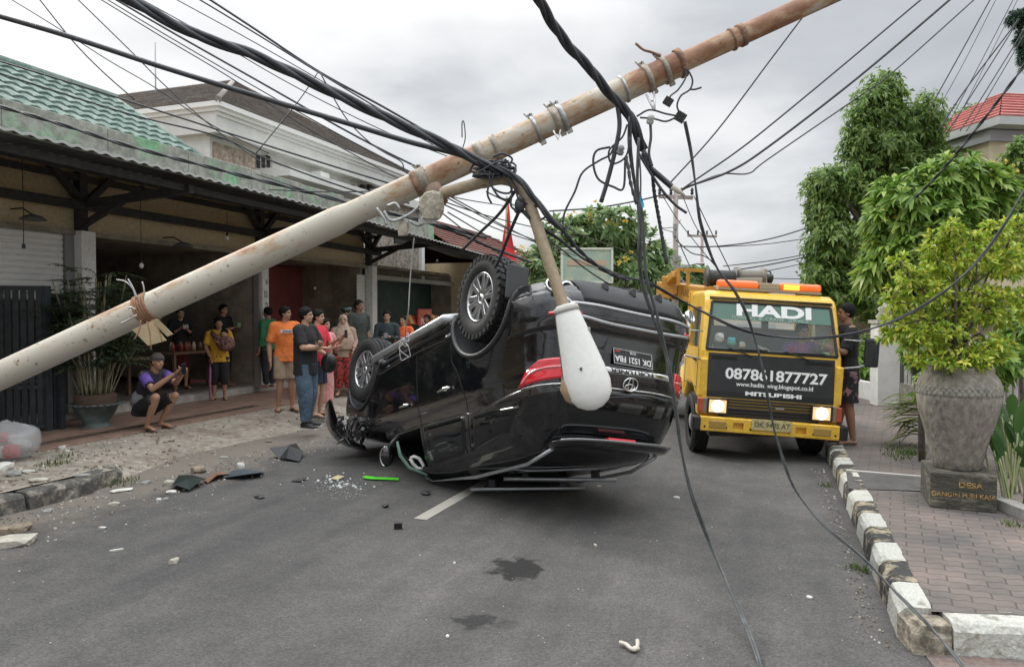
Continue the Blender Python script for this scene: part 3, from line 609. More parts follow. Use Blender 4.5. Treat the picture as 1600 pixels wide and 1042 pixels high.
# red pennant
p = PD(790, 392, 13.5); r = empty('red_pennant', (p.x, p.y, 0)); tag(r, 'tall narrow red pennant on a bamboo pole behind the overturned car', 'flag')
b = MB(); b.tube([(0, 0, 0), (0, 0, 2.6), (.02, 0, 3.9)], .02, 6); b.build('pole', mat('bamboo', (.33, .27, .14), .6), r)
b = MB(); h = (PD(793, 318, 13.5)-PD(793, 392, 13.5)).z; zb = p.z
b.grid(lambda u, v: RT*((-.13+.33*v)*(1-u)+.05*u)+Vector((0, 0, zb-.35+(h+.35)*u))+Vector((0, 1, 0))*.03*math.sin(v*6+u*9), list(np.linspace(0, 1, 20)), list(np.linspace(0, 1, 6)))
b.build('flag_cloth', mat('red_cloth', (.62, .03, .04), .7), r)
# low things at the far end of the street
def house(name, lab, x, y, w, l, h, rh_, wm, rm, ov=.5):
    r = empty(name, (x, y, 0)); tag(r, lab, 'house'); b = MB(); b.box((0, 0, h/2), (w, l, h)); b.build('wall', wm, r)
    b = MB(); X, Y = w/2+ov, l/2+ov; vs = [Vector((-X, -Y, h-.05)), Vector((X, -Y, h-.05)), Vector((X, Y, h-.05)), Vector((-X, Y, h-.05)), Vector((0, -Y*.5, h+rh_)), Vector((0, Y*.5, h+rh_))]
    slope(b, vs[0], vs[1], vs[4], vs[4]+Vector((.01, 0, 0)), 10); slope(b, vs[1], vs[2], vs[4], vs[5], 10); slope(b, vs[2], vs[3], vs[5], vs[5]+Vector((.01, 0, 0)), 10); slope(b, vs[3], vs[0], vs[5], vs[4], 10); b.build('roof', rm, r)
    for s in (-1, 1):
        b = MB(); b.box((s*(w/2), 0, h*.55), (.06, 1.4, 1.1)); b.build('window', dark, r)
    return r
grt = mat('grey_roof', (.13, .12, .12), .8, var=.2)
house('far_house', 'pale far house on the left side of the street end', -10.5, 62, 7, 12, 3.4, 2, hw, redt)
house('far_house', 'low cream house on the right side at the street end', 9.5, 58, 8, 10, 3.2, 1.8, beige, redt)
house('far_house', 'grey roofed far house half hidden behind the tow truck crane', -9.5, 84, 8, 12, 3.6, 2, beige, grt)
# ================================================================ overturned car
def ext_paint(m, b, N, L):
    tc = N('ShaderNodeTexCoord'); n = N('ShaderNodeTexNoise'); n.inputs['Scale'].default_value = 3; n.inputs['Detail'].default_value = 9; n.inputs['Roughness'].default_value = .75; L(tc.outputs['Object'], n.inputs[0])
    r = N('ShaderNodeMapRange'); r.inputs[1].default_value = .45; r.inputs[2].default_value = .72; r.inputs[3].default_value = .05; r.inputs[4].default_value = .42; L(n.outputs[0], r.inputs[0]); L(r.outputs[0], b.inputs['Roughness'])
    cr_ = N('ShaderNodeValToRGB'); e = cr_.color_ramp.elements; e[0].position = .5; e[0].color = (.006, .0065, .008, 1); e[1].position = .8; e[1].color = (.045, .042, .038, 1); L(n.outputs[0], cr_.inputs[0]); L(cr_.outputs[0], b.inputs['Base Color'])
    mp = N('ShaderNodeMapping'); mp.inputs['Scale'].default_value = (.6, 6, 14); L(tc.outputs['Object'], mp.inputs[0]); n2 = N('ShaderNodeTexNoise'); n2.inputs['Scale'].default_value = 5; n2.inputs['Detail'].default_value = 8; L(mp.outputs[0], n2.inputs[0])
    r2 = N('ShaderNodeMapRange'); r2.inputs[1].default_value = .60; r2.inputs[2].default_value = .66; r2.inputs[3].default_value = .85; r2.inputs[4].default_value = .1; L(n2.outputs[0], r2.inputs[0]); L(r2.outputs[0], b.inputs['Coat Weight'])
carpaint = mat('black_car_paint', (.006, .0065, .008), .12, coat=.9, extra=ext_paint)
carglass = mat('dark_car_glass', (.006, .007, .008), .04, spec=.8)
carplastic = mat('black_car_plastic', (.022, .022, .024), .5, bump=.1)
silverp = mat('silver_trim', (.45, .46, .47), .3, .6, var=.1, scale=10)
alloy = mat('alloy_silver', (.55, .55, .56), .25, .85)
redlens = mat('red_lens', (.70, .015, .03), .12, coat=1., spec=.7)
CR = Matrix.Rotation(R_(143.86), 4, 'Z') @ Matrix.Rotation(R_(16.1), 4, 'Y') @ Matrix.Rotation(R_(189.99), 4, 'X')
CM = Matrix.Translation((-3.024, 7.776, 1.646)) @ CR; CI = CM.inverted()
car = empty('overturned_car', CM.translation, rot=CR.to_euler()); tag(car, 'glossy black car lying upside down on its roof with its wheels in the air', 'car')
TZ = [(.30, -2.16, 2.1, .84, 4.5), (.36, -2.34, 2.3, .90, 5), (.44, -2.40, 2.36, .925, 5.2), (.56, -2.43, 2.39, .932, 5.4), (.70, -2.42, 2.40, .935, 5.4), (.80, -2.37, 2.39, .935, 5.2), (.95, -2.34, 2.35, .93, 5), (1.05, -2.33, 2.22, .925, 4.8), (1.11, -2.32, 1.95, .915, 4.6), (1.15, -2.31, 1.5, .905, 4.6),
      (1.19, -2.29, 1.2, .89, 4.8), (1.30, -2.25, 1.0, .865, 5), (1.45, -2.17, .78, .83, 5), (1.58, -2.08, .58, .79, 5), (1.67, -1.99, .40, .745, 5), (1.72, -1.94, .26, .69, 5), (1.755, -1.86, .10, .61, 4.5), (1.775, -1.72, -.05, .48, 4), (1.785, -1.45, -.25, .28, 3.5)]
def cz(z):
    if z <= TZ[0][0]: return TZ[0][1:]
    for a, c in zip(TZ, TZ[1:]):
        if z <= c[0]:
            t = (z-a[0])/(c[0]-a[0]); return tuple(p+(q-p)*t for p, q in zip(a[1:], c[1:]))
    return TZ[-1][1:]
def ringpt(th, z, off=0.):
    xr, xf, w, n = cz(z); c, s = math.cos(th), math.sin(th); xc = (xr+xf)/2; a = (xf-xr)/2+off; w += off
    return Vector((xc-a*math.copysign(abs(c)**(2/n), c), -w*math.copysign(abs(s)**(2/n), s), z))   # th=0 rear, +pi/2 right side
def side(x, z, s=-1, off=0.):
    xr, xf, w, n = cz(z); xc = (xr+xf)/2; a = (xf-xr)/2; t = min(.999, abs((x-xc)/a)); return Vector((x, s*((w)*(1-t**n)**(1/n)+off), z))
def rear(y, z, off=0.):
    xr, xf, w, n = cz(z); xc = (xr+xf)/2; a = (xf-xr)/2; t = min(.999, abs(y/w)); return Vector((xc-a*(1-t**n)**(1/n)-off, y, z))
TH = [0]; _p = ringpt(0, 1.1); ARC = [0.]
for i in range(1, 2001):
    th = PI*i/2000/1.15; q = ringpt(th, 1.1); ARC.append(ARC[-1]+(q-_p).length); TH.append(th); _p = q
def wrap(s, z, off=0.):      # s: arc length from the tail's centre, plus to the car's right
    th = np.interp(abs(s), ARC, TH)*(1 if s >= 0 else -1); return ringpt(th, z, off)
def solid(b, fo, nu, nv, off=.005, th=.02):
    """fo(u,v,off): a slab that follows the body"""
    us = [i/nu for i in range(nu+1)]; vs = [i/nv for i in range(nv+1)]; W_ = nv+1
    V = [fo(u, v, off) for u in us for v in vs]+[fo(u, v, off-th) for u in us for v in vs]; n = len(V)//2
    f = []
    for i in range(nu):
        for j in range(nv): a = i*W_+j; f.append((a, a+W_, a+W_+1, a+1)); f.append((n+a, n+a+1, n+a+W_+1, n+a+W_))
    for i in range(nu):
        a = i*W_; f.append((a, n+a, n+a+W_, a+W_)); a = i*W_+nv; f.append((a, a+W_, n+a+W_, n+a))
    for j in range(nv): f.append((j, j+1, n+j+1, n+j)); a = nu*W_+j; f.append((a, n+a, n+a+1, a+1))
    b.add(V, f, True)
def quad4(b, fn, c, nu=10, nv=8, **k):
    (a0, a1), (b0, b1), (c0, c1), (d0, d1) = c
    def f(u, v, off):
        x = (a0*(1-u)+b0*u)*(1-v)+(d0*(1-u)+c0*u)*v; z = (a1*(1-u)+b1*u)*(1-v)+(d1*(1-u)+c1*u)*v
        return fn(x, z, off)
    solid(b, f, nu, nv, **k)
def strip(b, fn, pts, w, n=8, **k):
    P = smoothline([(p[0], p[1], 0) for p in pts], n); m = len(P)-1
    def f(u, v, off):
        i = min(m, int(round(u*m))); p = P[i]; d = (P[min(m, i+1)]-P[max(0, i-1)]).normalized(); q = p+Vector((-d.y, d.x, 0))*w*(v-.5); return fn(q.x, q.y, off)
    solid(b, f, m, 1, **k)
SR = lambda x, z, off: side(x, z, -1, off)
SL = lambda x, z, off: side(x, z, 1, off)
RE = lambda y, z, off: rear(y, z, off)
WR = lambda s, z, off: wrap(s, z, off)
def W2C(o): o.data.transform(CI); o.parent = car; return o
# body shell
zs = sorted(set([t[0] for t in TZ]+list(np.linspace(.3, 1.78, 46)))); b = MB(); n = 144
V = [ringpt(2*PI*j/n, z) for z in zs for j in range(n)]; k = len(zs)
b.add(V, [(i*n+j, i*n+(j+1) % n, (i+1)*n+(j+1) % n, (i+1)*n+j) for i in range(k-1) for j in range(n)]+[tuple(range(n))[::-1], tuple((k-1)*n+j for j in range(n))], True)
body = b.build('body', [carpaint, carplastic])
WZ = {-1.37: .29, 1.37: .35}
cut = []
for x in (-1.37, 1.37):
    for s in (-1, 1):
        b = MB(); b.lathe([(.485, 0), (.485, .42)], 40, c=(x, s*.62 if s > 0 else -1.04, .34), axis=(0, 1, 0), smooth=False); cut.append(b.build('c', carplastic))
b = MB(); b.prism([(.92, 1.262), (.52, 1.57), (.36, 1.63), (-.08, 1.66), (-.12, 1.29)], -1.2, .2, lambda u, v, w: (u, w, v)); cut.append(b.build('c', carplastic))
boolean(body, cut); body.parent = car
body.data.shade_smooth(); body.data.set_sharp_from_angle(angle=R_(32))
def cp(b, name, m, par=None, **k): o = b.build(name, m, **k); o.parent = par or car; return o
# windows
for s, S in ((-1, SR), (1, SL)):
    b = MB(); quad4(b, S, [(-1.02, 1.315), (-.20, 1.30), (-.20, 1.655), (-.92, 1.63)]); cp(b, 'window', carglass)
    b = MB(); quad4(b, S, [(-1.82, 1.36), (-1.14, 1.345), (-1.02, 1.625), (-1.62, 1.55)]); cp(b, 'window', carglass)
    if s > 0: b = MB(); quad4(b, S, [(-.12, 1.235), (.86, 1.235), (.42, 1.6), (-.12, 1.655)]); cp(b, 'window', carglass)
b = MB(); quad4(b, RE, [(-.66, 1.24), (.66, 1.24), (.60, 1.60), (-.60, 1.60)], 14, 8, off=.004); cp(b, 'rear_window', carglass)
def front(y, z, off):
    xr, xf, w, n = cz(z); xc = (xr+xf)/2; a = (xf-xr)/2; t = min(.999, abs(y/w)); return Vector((xc+a*(1-t**n)**(1/n)+off, y, z))
b = MB(); quad4(b, front, [(-.75, 1.21), (.75, 1.21), (.62, 1.68), (-.62, 1.68)], 14, 8); cp(b, 'windshield', carglass)
# doors: seams, handles, chrome belt
for s, S in ((-1, SR), (1, SL)):
    for pts in ([(.98, 1.22), (1.0, .9), (.93, .42)], [(-.14, 1.66), (-.16, 1.2), (-.16, .8), (-.12, .42)], [(-1.0, 1.63), (-1.10, 1.2), (-1.0, .93), (-.88, .75), (-.86, .42)]): b = MB(); strip(b, S, pts, .012, off=.0015); cp(b, 'door_seam', mat('seam_dark', (.001, .001, .001), .9))
    for x in (.02, -.86):
        b = MB(); P = [side(x+dx, 1.03+dz, s, o_) for dx, dz, o_ in ((.0, 0, .005), (.02, .002, .035), (.1, .003, .045), (.18, .002, .035), (.2, 0, .005))]; b.tube(P, [.013, .016, .018, .016, .013], 8); cp(b, 'door_handle', chrome)
    b = MB(); strip(b, S, [(1.02, 1.24), (.4, 1.262), (-.5, 1.285), (-1.0, 1.30), (-1.16, 1.325), (-1.35, 1.318), (-1.75, 1.265), (-2.02, 1.236)], .018, off=.006); cp(b, 'belt_trim', mat('dark_chrome', (.40, .40, .41), .18, 1., var=.3, scale=6))
    b = MB(); strip(b, S, [(.9, .52), (0, .50), (-.85, .52)], .05, off=.012); cp(b, 'door_moulding', carpaint)
    # step board
    b = MB(); b.tube([(.98, s*.86, .335), (.9, s*.97, .335), (-.78, s*.97, .335), (-.88, s*.86, .335)], .045, 10, r2=.032, side=(0, 0, 1)); cp(b, 'step_board', silverp)
    for x in (-1.37, 1.37):
        b = MB(); pts = []
        for i in range(25):
            a = PI*(i/24)*1.1-.05*PI; xx = x+.50*math.cos(a); zz = .34+.50*math.sin(a)
            if zz > .31: pts.append(side(xx, zz, s, .0))
        b.tube(pts, .026, 8); cp(b, 'wheel_arch_trim', carplastic)
    b = MB(); b.box((-1.87, s*.83, .30), (.02, .22, .30), rot=Matrix.Rotation(R_(8), 3, 'Y')); cp(b, 'mud_flap', mat('mud_flap_rubber', (.05, .05, .052), .6), bevel=.01)
# tail lights wrapping the corner: pointed forward
for s in (-1, 1):
    F_ = (lambda u, z, off, s=s: wrap(-s*u, z, off))
    b = MB(); quad4(b, F_, [(.50, 1.095), (.97, 1.095), (1.18, 1.222), (.50, 1.175)], 30, 5, off=.014); quad4(b, F_, [(.50, 1.025), (.84, 1.03), (.99, 1.105), (.50, 1.10)], 30, 5, off=.0135); cp(b, 'tail_light', redlens)
    b = MB(); strip(b, F_, [(.54, 1.10), (.8, 1.10), (.96, 1.13), (1.12, 1.20)], .014, off=.02); cp(b, 'lens_strip', mat('pale_red_lens', (.75, .25, .25), .1, coat=1.))
    b = MB(); quad4(b, F_, [(.52, .665), (.80, .665), (.80, .69), (.50, .69)], 12, 2, off=.022); cp(b, 'reflector', redlens)
    # round fog lamp in its dark bezel low in the bumper
    c = rear(s*.70, .45, .0); nrm = Vector((-1, s*.35, -.1)).normalized()
    for dy in (-.075, .075):
        b = MB(); cc = c+Vector((.0, dy, 0)); b.lathe([(.042, .0), (.060, .0), (.062, .035), (.05, .04), (.045, .03)], 20, c=cc, axis=nrm, cap=False); cp(b, 'tail_pipe', chrome)
        b = MB(); b.lathe([(.001, .012), (.045, .012)], 16, c=cc, axis=nrm, cap=False); cp(b, 'pipe_mouth', dark)
# chrome garnish with the model lettering, emblem, number plate
b = MB(); quad4(b, RE, [(-.50, 1.068), (.50, 1.068), (.50, 1.112), (-.50, 1.112)], 16, 3, off=.018); g = cp(b, 'chrome_garnish', chrome)
text('FORTUNER', .048, mat('dark_lettering', (.03, .03, .03), .4), g, frame(rear(.0, 1.09, .021), (0, -1, 0), (0, 0, 1)), off=.001, sx=1.9, ext=.001)
b = MB()
def ering(cy, czz, ry, rz, t, sh=0):
    pts = [rear(cy+ry*math.cos(a), czz+rz*math.sin(a), .012) for a in [2*PI*i/28 for i in range(29)]]; b.tube(pts, t, 6, cap=False)
ering(0, 1.185, .078, .052, .0065); ering(0, 1.183, .024, .048, .005); ering(0, 1.205, .050, .022, .005); cp(b, 'emblem', chrome)
b = MB(); quad4(b, RE, [(-.36, .90), (.36, .90), (.28, 1.055), (-.28, 1.055)], 10, 5, off=-.004, th=.03); cp(b, 'plate_recess', carplastic)
b = MB(); pc = rear(0, .975, .012); b.box(pc, (.008, .43, .135)); pl = cp(b, 'number_plate', mat('plate_black', (.02, .02, .022), .35), bevel=.004)
pw = mat('plate_white', (.75, .75, .73), .4)
text('DK 1521 FBA', .072, pw, pl, frame(pc+Vector((-.006, 0, .016)), (0, -1, 0), (0, 0, 1)), off=.0015, ext=.001, sx=.98)
text('12·26', .032, pw, pl, frame(pc+Vector((-.006, 0, -.045)), (0, -1, 0), (0, 0, 1)), off=.0005, ext=.001)
b = MB(); b.box(pc+Vector((-.005, -.17, -.046)), (.003, .05, .014)); cp(b, 'red_mark', mat('plate_red', (.5, .03, .03), .4), pl)
b = MB()
for dy, dz, a, c in ((0, .063, .42, .003), (0, -.063, .42, .003), (.211, 0, .003, .128), (-.211, 0, .003, .128)): b.box(pc+Vector((-.0055, dy, dz)), (.003, a, c))
cp(b, 'plate_border', pw, pl)
# rear bumper step, chrome lines, lower skid trim
b = MB(); quad4(b, WR, [(-1.2, .47), (1.2, .47), (1.2, .80), (-1.2, .80)], 60, 10, off=.018); cp(b, 'rear_bumper', carpaint)
b = MB(); strip(b, WR, [(-1.15, 1.235), (-.9, 1.232), (0, 1.228), (.9, 1.232), (1.15, 1.235)], .010, off=.008, n=14); cp(b, 'chrome_line', chrome)
b = MB(); strip(b, WR, [(-.58, .70), (-.3, .73), (0, .735), (.3, .73), (.58, .70)], .022, off=.028, n=12); cp(b, 'chrome_line', silverp)
b = MB(); strip(b, WR, [(-.80, .40), (-.62, .585), (-.55, .60), (0, .605), (.55, .60), (.62, .585), (.80, .40)], .022, off=.03, n=10, th=.03); cp(b, 'skid_trim', silverp)
b = MB(); quad4(b, RE, [(-.58, .36), (.58, .36), (.55, .58), (-.55, .58)], 12, 5, off=.024); sk = cp(b, 'lower_bumper', carplastic)
for y in (-.3, 0, .3): b = MB(); b.box(rear(y, .40, .03), (.06, .03, .08)); cp(b, 'fin', carplastic, sk, bevel=.006)
# spoiler over the tail glass
b = MB(); quad4(b, RE, [(-.62, 1.66), (.62, 1.66), (.60, 1.70), (-.60, 1.70)], 18, 3, off=.20, th=.24); sp = cp(b, 'spoiler', carpaint)
b = MB(); quad4(b, RE, [(-.60, 1.652), (.58, 1.652), (.58, 1.668), (-.60, 1.668)], 18, 2, off=.209, th=.03); cp(b, 'spoiler_edge', alloy, sp)
b = MB(); b.box(rear(-.0, 1.63, .1), (.05, .30, .02)); cp(b, 'brake_light', redlens, sp)
b = MB(); b.tube([rear(.05, 1.30, .02), rear(.0, 1.29, .05), rear(-.4, 1.33, .03)], .009, 6); cp(b, 'rear_wiper', carplastic)
# mirrors: the right one is folded down onto the road
for s in (1,):
    b = MB(); b.ell((.80, s*1.06, 1.14), (.085, .13, .10), n=16, m=10); b.tube([(.82, s*.9, 1.1), (.82, s*1.0, 1.1)], .03, 8); mm = cp(b, 'door_mirror', carpaint)
    b = MB(); b.tube([(.78, s*1.17, 1.05), (.76, s*1.195, 1.12), (.78, s*1.18, 1.22)], .012, 6); cp(b, 'mirror_trim', chrome, mm)
b = MB(); mp_ = PD(604, 713, 7.62); b.ell((0, 0, 0), (.075, .06, .115), n=18, m=12); mr_ = b.build('door_mirror', carpaint); mr_.data.transform(Matrix.Translation(mp_) @ Matrix.Rotation(YAW+.3, 4, 'Z')); W2C(mr_)
b = MB(); b.tube([PD(604+8.5*math.cos(a)*.9-2, 713+15*math.sin(a), 7.56-.02*math.cos(a)) for a in [PI*.55+PI*.95*i/14 for i in range(15)]], .007, 6); W2C(b.build('mirror_trim', chrome)); b = MB(); b.tube([PD(606, 700, 7.65), PD(614, 690, 7.7), PD(622, 682, 7.75)], .022, 8); W2C(b.build('mirror_stalk', carplastic))
# roof rails and cross bars
for s in (-1, 1):
    b = MB(); b.tube([(.25, s*.60, 1.73), (.1, s*.60, 1.80), (-.8, s*.60, 1.825), (-1.6, s*.58, 1.80), (-1.95, s*.57, 1.71)], .018, 8); cp(b, 'roof_rail', silverp)
for p, q in ((PD(735, 764.5, 7.12), PD(914, 763, 7.2)), (PD(787, 748, 7.05), PD(963, 750, 7.15))):
    b = MB(); p.z = max(p.z, .035); q.z = max(q.z, .035); b.tube([p, q], .02, 8, r2=.014, side=(0, 0, 1)); cb_ = W2C(b.build('roof_cross_bar', silverp))
    for t in (.18, .8):
        b = MB(); m_ = p.lerp(q, t); b.box(m_+Vector((.0, .06, .05)), (.07, .10, .09)); o = b.build('bar_foot', carplastic, bevel=.01); o.data.transform(CI); o.parent = cb_
# wheels
def wheel(x, s, z, knobby, tilt):
    r = empty('wheel', (x, s*.80, z), rot=(0, 0, tilt)); r.parent = car; r.name = 'wheel'
    b = MB(); R0 = .395
    prof = [(.225, -.10), (.245, -.125), (.30, -.138), (.355, -.132), (.382, -.115), (R0-.012, -.09), (R0-.012, .09), (.382, .115), (.355, .132), (.30, .138), (.245, .125), (.225, .10)]
    b.lathe(prof, 56, axis=(0, 1, 0), cap=False)
    nb = 34 if knobby else 60
    for i in range(nb):
        a = 2*PI*i/nb
        for k, yy in enumerate((-.10, -.052, 0, .052, .10)):
            aa = a+(.5 if k % 2 else 0)*2*PI/nb; rr = R0-.004-(.012 if abs(yy) > .09 else 0)
            w = 2*PI*R0/nb*(.72 if knobby else .8)
            b.box((rr*math.cos(aa), yy, rr*math.sin(aa)), (.028 if knobby else .014, .041, w), rot=Matrix.Rotation(-aa, 3, 'Y') @ Matrix.Rotation((.35 if k % 2 else -.35) if knobby else 0, 3, 'X'))
    if knobby:
        for i in range(34):
            a = 2*PI*(i+.25)/34
            for yy in (-.128, .128): b.box((.366*math.cos(a), yy, .366*math.sin(a)), (.045, .022, .04), rot=Matrix.Rotation(-a, 3, 'Y'))
    cp(b, 'tyre', rubber, r)
    b = MB(); b.lathe([(.232, -.115), (.222, -.122), (.212, -.11), (.205, -.06), (.205, .11), (.225, .115)], 44, axis=(0, 1, 0), cap=False); b2 = s
    cp(b, 'rim', alloy, r)
    b = MB(); b.lathe([(.001, s*.02), (.205, s*.02)], 30, axis=(0, 1, 0), cap=False); b.lathe([(.12, s*.03), (.12, s*.05), (.05, s*.06)], 20, axis=(0, 1, 0)); cp(b, 'brake_disc', mat('brake_grey', (.06, .06, .06), .5, .5), r)
    b = MB(); yo = s*.085
    for i in range(6):
        for da in (-.17, .17):
            a0 = 2*PI*i/6+da*.9; a1 = 2*PI*i/6+da*1.15
            p = Vector((.045*math.cos(2*PI*i/6+da*2), yo, .045*math.sin(2*PI*i/6+da*2))); q = Vector((.212*math.cos(a1), yo+s*.012, .212*math.sin(a1)))
            b.bar(p, q, .046, .03, up=(0, s, 0))
    cp(b, 'spokes', alloy, r, bevel=.005)
    b = MB(); b.lathe([(.001, .012), (.03, .010), (.036, .0), (.036, -.03)][::-1], 18, c=(0, yo+s*.008, 0), axis=(0, s, 0)); b.lathe([(.05, .0), (.05, -.03)], 18, c=(0, yo, 0), axis=(0, s, 0)); cp(b, 'hub_cap', chrome, r)
    for i in range(6): b = MB(); a = 2*PI*(i+.5)/6; b.lathe([(.009, -.02), (.009, .004)], 8, c=(.058*math.cos(a), yo, .058*math.sin(a)), axis=(0, s, 0)); cp(b, 'wheel_nut', mat('nut_dark', (.1, .1, .1), .4, .7), r)
    return r
for x, k in ((-1.37, True), (1.37, False)):
    for s in (-1, 1): wheel(x, s, WZ[x], k, R_(-6 if x > 0 else 0))
# underside: chassis frame, axle, exhaust, tank
und = mat('underbody_grime', (.045, .04, .036), .8, var=.4, scale=8)
b = MB()
for s in (-1, 1): b.bar((-2.1, s*.45, .36), (2.1, s*.45, .33), .09, .14)
for x in (-1.9, -.9, 0, .9, 1.8): b.bar((x, -.5, .33), (x, .5, .33), .1, .08)
cp(b, 'chassis_frame', und)
b = MB(); b.tube([(-1.37, -.75, .29), (-1.37, .75, .29)], .05, 10); b.ell((-1.37, .1, .29), (.16, .16, .15)); b.tube([(-1.37, .1, .29), (1.0, .1, .34)], .035, 8); cp(b, 'rear_axle', und)
b = MB(); b.tube([(-2.2, -.55, .36), (-1.9, -.6, .30), (-1.4, -.55, .2), (-.9, -.35, .25), (1.0, -.3, .26)], .03, 8); b.tube([(-.9, -.35, .25), (-.3, -.33, .25)], .09, 10); cp(b, 'exhaust_pipe', mat('exhaust_metal', (.16, .13, .1), .6, .5))
b = MB(); b.tube([(1.37, -.75, .35), (1.37, .75, .35)], .04, 8); b.box((1.5, 0, .32), (.7, .7, .12)); cp(b, 'front_axle', und)
# inside seen through the broken front window
b = MB(); p = PD(664, 722, 7.75)
hd = [PD(x, y, 7.60) for x, y in ((641, 716), (647, 713), (655, 716), (662, 727), (660, 732), (652, 731), (645, 724), (641, 716))]
b.tube(hd, .018, 8); W2C(b.build('grab_handle', mat('cream_handle', (.70, .70, .66), .4)))
b = MB(); b.tube([PD(622, 690, 7.55), PD(626, 712, 7.5), PD(640, 731, 7.45), PD(668, 742, 7.4)], [.022, .024, .02, .012], 10, r2=[.012]*4, side=(0, 0, 1)); W2C(b.build('curtain_airbag', mat('dull_green_fabric', (.11, .19, .15), .7)))
b = MB(); b.ell((.1, -.35, 1.05), (.14, .26, .35)); b.ell((.35, -.35, .8), (.3, .26, .12)); b.ell((.1, -.35, 1.45), (.07, .13, .1)); cp(b, 'seat', mat('dark_seat_cloth', (.03, .03, .03), .8))
# torn front bumper skin and smashed lamp at the nose
cols_ = [((519, 621), (508, 628)), ((524, 640), (505, 650)), ((531, 662), (510, 672)), ((543, 680), (524, 691)), ((556, 690), (548, 702)), ((572, 694), (575, 706))]
b = MB(); V = []
for i, (a, c) in enumerate(cols_):
    for j in range(7):
        t = j/6; px = a[0]+(c[0]-a[0])*t; py = a[1]+(c[1]-a[1])*t; d = 8.95-.25*math.sin(t*PI)+.05*i-.0*t; V.append(PD(px, py, d))
b.add(V, [(i*7+j, (i+1)*7+j, (i+1)*7+j+1, i*7+j+1) for i in range(5) for j in range(6)], True)
o = b.build('torn_bumper', carpaint); m = o.modifiers.new('s', 'SOLIDIFY'); m.thickness = .02; m = o.modifiers.new('u', 'SUBSURF'); m.levels = m.render_levels = 2; apply(o); W2C(o)
b = MB(); random.seed(3)
for i in range(46):
    p = PD(random.uniform(528, 572), random.uniform(652, 694), random.uniform(8.5, 9.1)); b.cur = random.choice([0, 0, 0, 1, 2]); p.z = max(p.z, .04)
    b.box(p, (random.uniform(.01, .07), random.uniform(.02, .14), random.uniform(.01, .06)), rot=Euler((random.random()*6, random.random()*6, random.random()*6)).to_matrix())
W2C(b.build('wrecked_lamp', [carplastic, mat('broken_metal', (.3, .3, .3), .4, .5), mat('dark_bracket', (.05, .05, .05), .5)], bevel=.004))
b = MB()
for i in range(7):
    P = []
    for j in range(8): P.append(PD(530+6*i+random.uniform(-10, 10), 660+random.uniform(-5, 30), 8.6+random.uniform(-.1, .1)))
    for p in P: p.z = max(p.z, .03)
    b.tube(smoothline(P, 4), .006, 5)
W2C(b.build('loose_wiring', carplastic))
# white string caught on the sill
b = MB()
def knot(cx, cy, d, sx, sy, n, seed):
    random.seed(seed); return smoothline([PD(cx+random.uniform(-sx, sx), cy+random.uniform(-sy, sy), d) for _ in range(n)], 5)
b.tube(knot(632, 548, 6.95, 10, 16, 9, 4), .003, 4); b.tube(knot(634, 530, 6.95, 5, 12, 7, 5), .003, 4)
W2C(b.build('tangled_string', mat('white_string', (.6, .6, .58), .8)))
# knocks and dents: the whole shell is gently pushed about
def dent(o):
    for c in o.children:
        if c.type == 'MESH' and c.name.split('.')[0] not in ('grab_handle', 'door_mirror', 'mirror_trim', 'mirror_stalk', 'roof_cross_bar', 'torn_bumper', 'wrecked_lamp', 'loose_wiring', 'tangled_string', 'number_plate'):
            n = len(c.data.vertices); co = np.empty(n*3); c.data.vertices.foreach_get('co', co); co = co.reshape(-1, 3)
            for q_ in co:
                v = Vector(q_); f = 1+1.6*max(0, min(1, v.x)); q_ += np.array(mnoise.noise_vector(v*1.9))*.010*f+np.array(mnoise.noise_vector(v*5))*.0022*f
            c.data.vertices.foreach_set('co', co.ravel()); c.data.update(); dent(c)
dent(car)
# the roof is pressed flat where it meets the road
def crush(o):
    if o.type == 'MESH':
        M = CM.copy(); q = o; mats_ = []
        while q is not None and q is not car: mats_.append(q.matrix_basis.copy()); q = q.parent
        for t in reversed(mats_): M = M @ t
        I = M.inverted(); n = len(o.data.vertices); co = np.empty(n*3); o.data.vertices.foreach_get('co', co); co = co.reshape(-1, 3)
        A_ = np.array(M); w = co @ A_[:3, :3].T+A_[:3, 3]; lo = w[:, 2] < .04
        if lo.any():
            w[lo, 2] = .008+.032*np.exp((w[lo, 2]-.04)*9); B_ = np.array(I); co = w @ B_[:3, :3].T+B_[:3, 3]; o.data.vertices.foreach_set('co', co.ravel()); o.data.update()
    for c in o.children: crush(c)
crush(car)
random.seed(11)
# ================================================================ tow truck
truck = empty('tow_truck', (-.054, 9.25, 0), R_(-76)); tag(truck, 'yellow tow truck with black front panel, lit headlamps and HADI lettering', 'tow truck')
TM = Matrix.Translation((-.054, 9.25, 0)) @ Matrix.Rotation(R_(-76), 4, 'Z'); RB = Matrix.Rotation(R_(-3.6), 4, 'X'); TI = (TM).inverted()
yel = mat('yellow_truck_paint', (.88, .53, .05), .38, var=.12, scale=4, col2=(.60, .38, .09), t0=.5, t1=.78, coat=.3, detail=10)
blk = mat('black_panel_paint', (.022, .022, .024), .4, var=.2, scale=6)
def tp(b, name, m, par=None, roll=True, **k):
    o = b.build(name, m, **k)
    if roll: o.data.transform(RB)
    o.parent = par or truck; return o
prof = [(-.05, .47), (.0, .50), (.02, .60), (.02, .80), (-.035, 1.27), (-.235, 1.88), (-.29, 1.96), (-.42, 2.01), (-1.42, 2.02), (-1.5, 1.94), (-1.52, .60), (-1.3, .55), (-1.05, .78), (-.60, .80), (-.35, .70), (-.2, .47)]
b = MB(); b.prism(prof, -.82, .82, lambda u, v, w: (u, w, v)); cab = b.build('cab', [yel, mat('cab_inside', (.42, .42, .40), .8)], bevel=.055, seg=4)
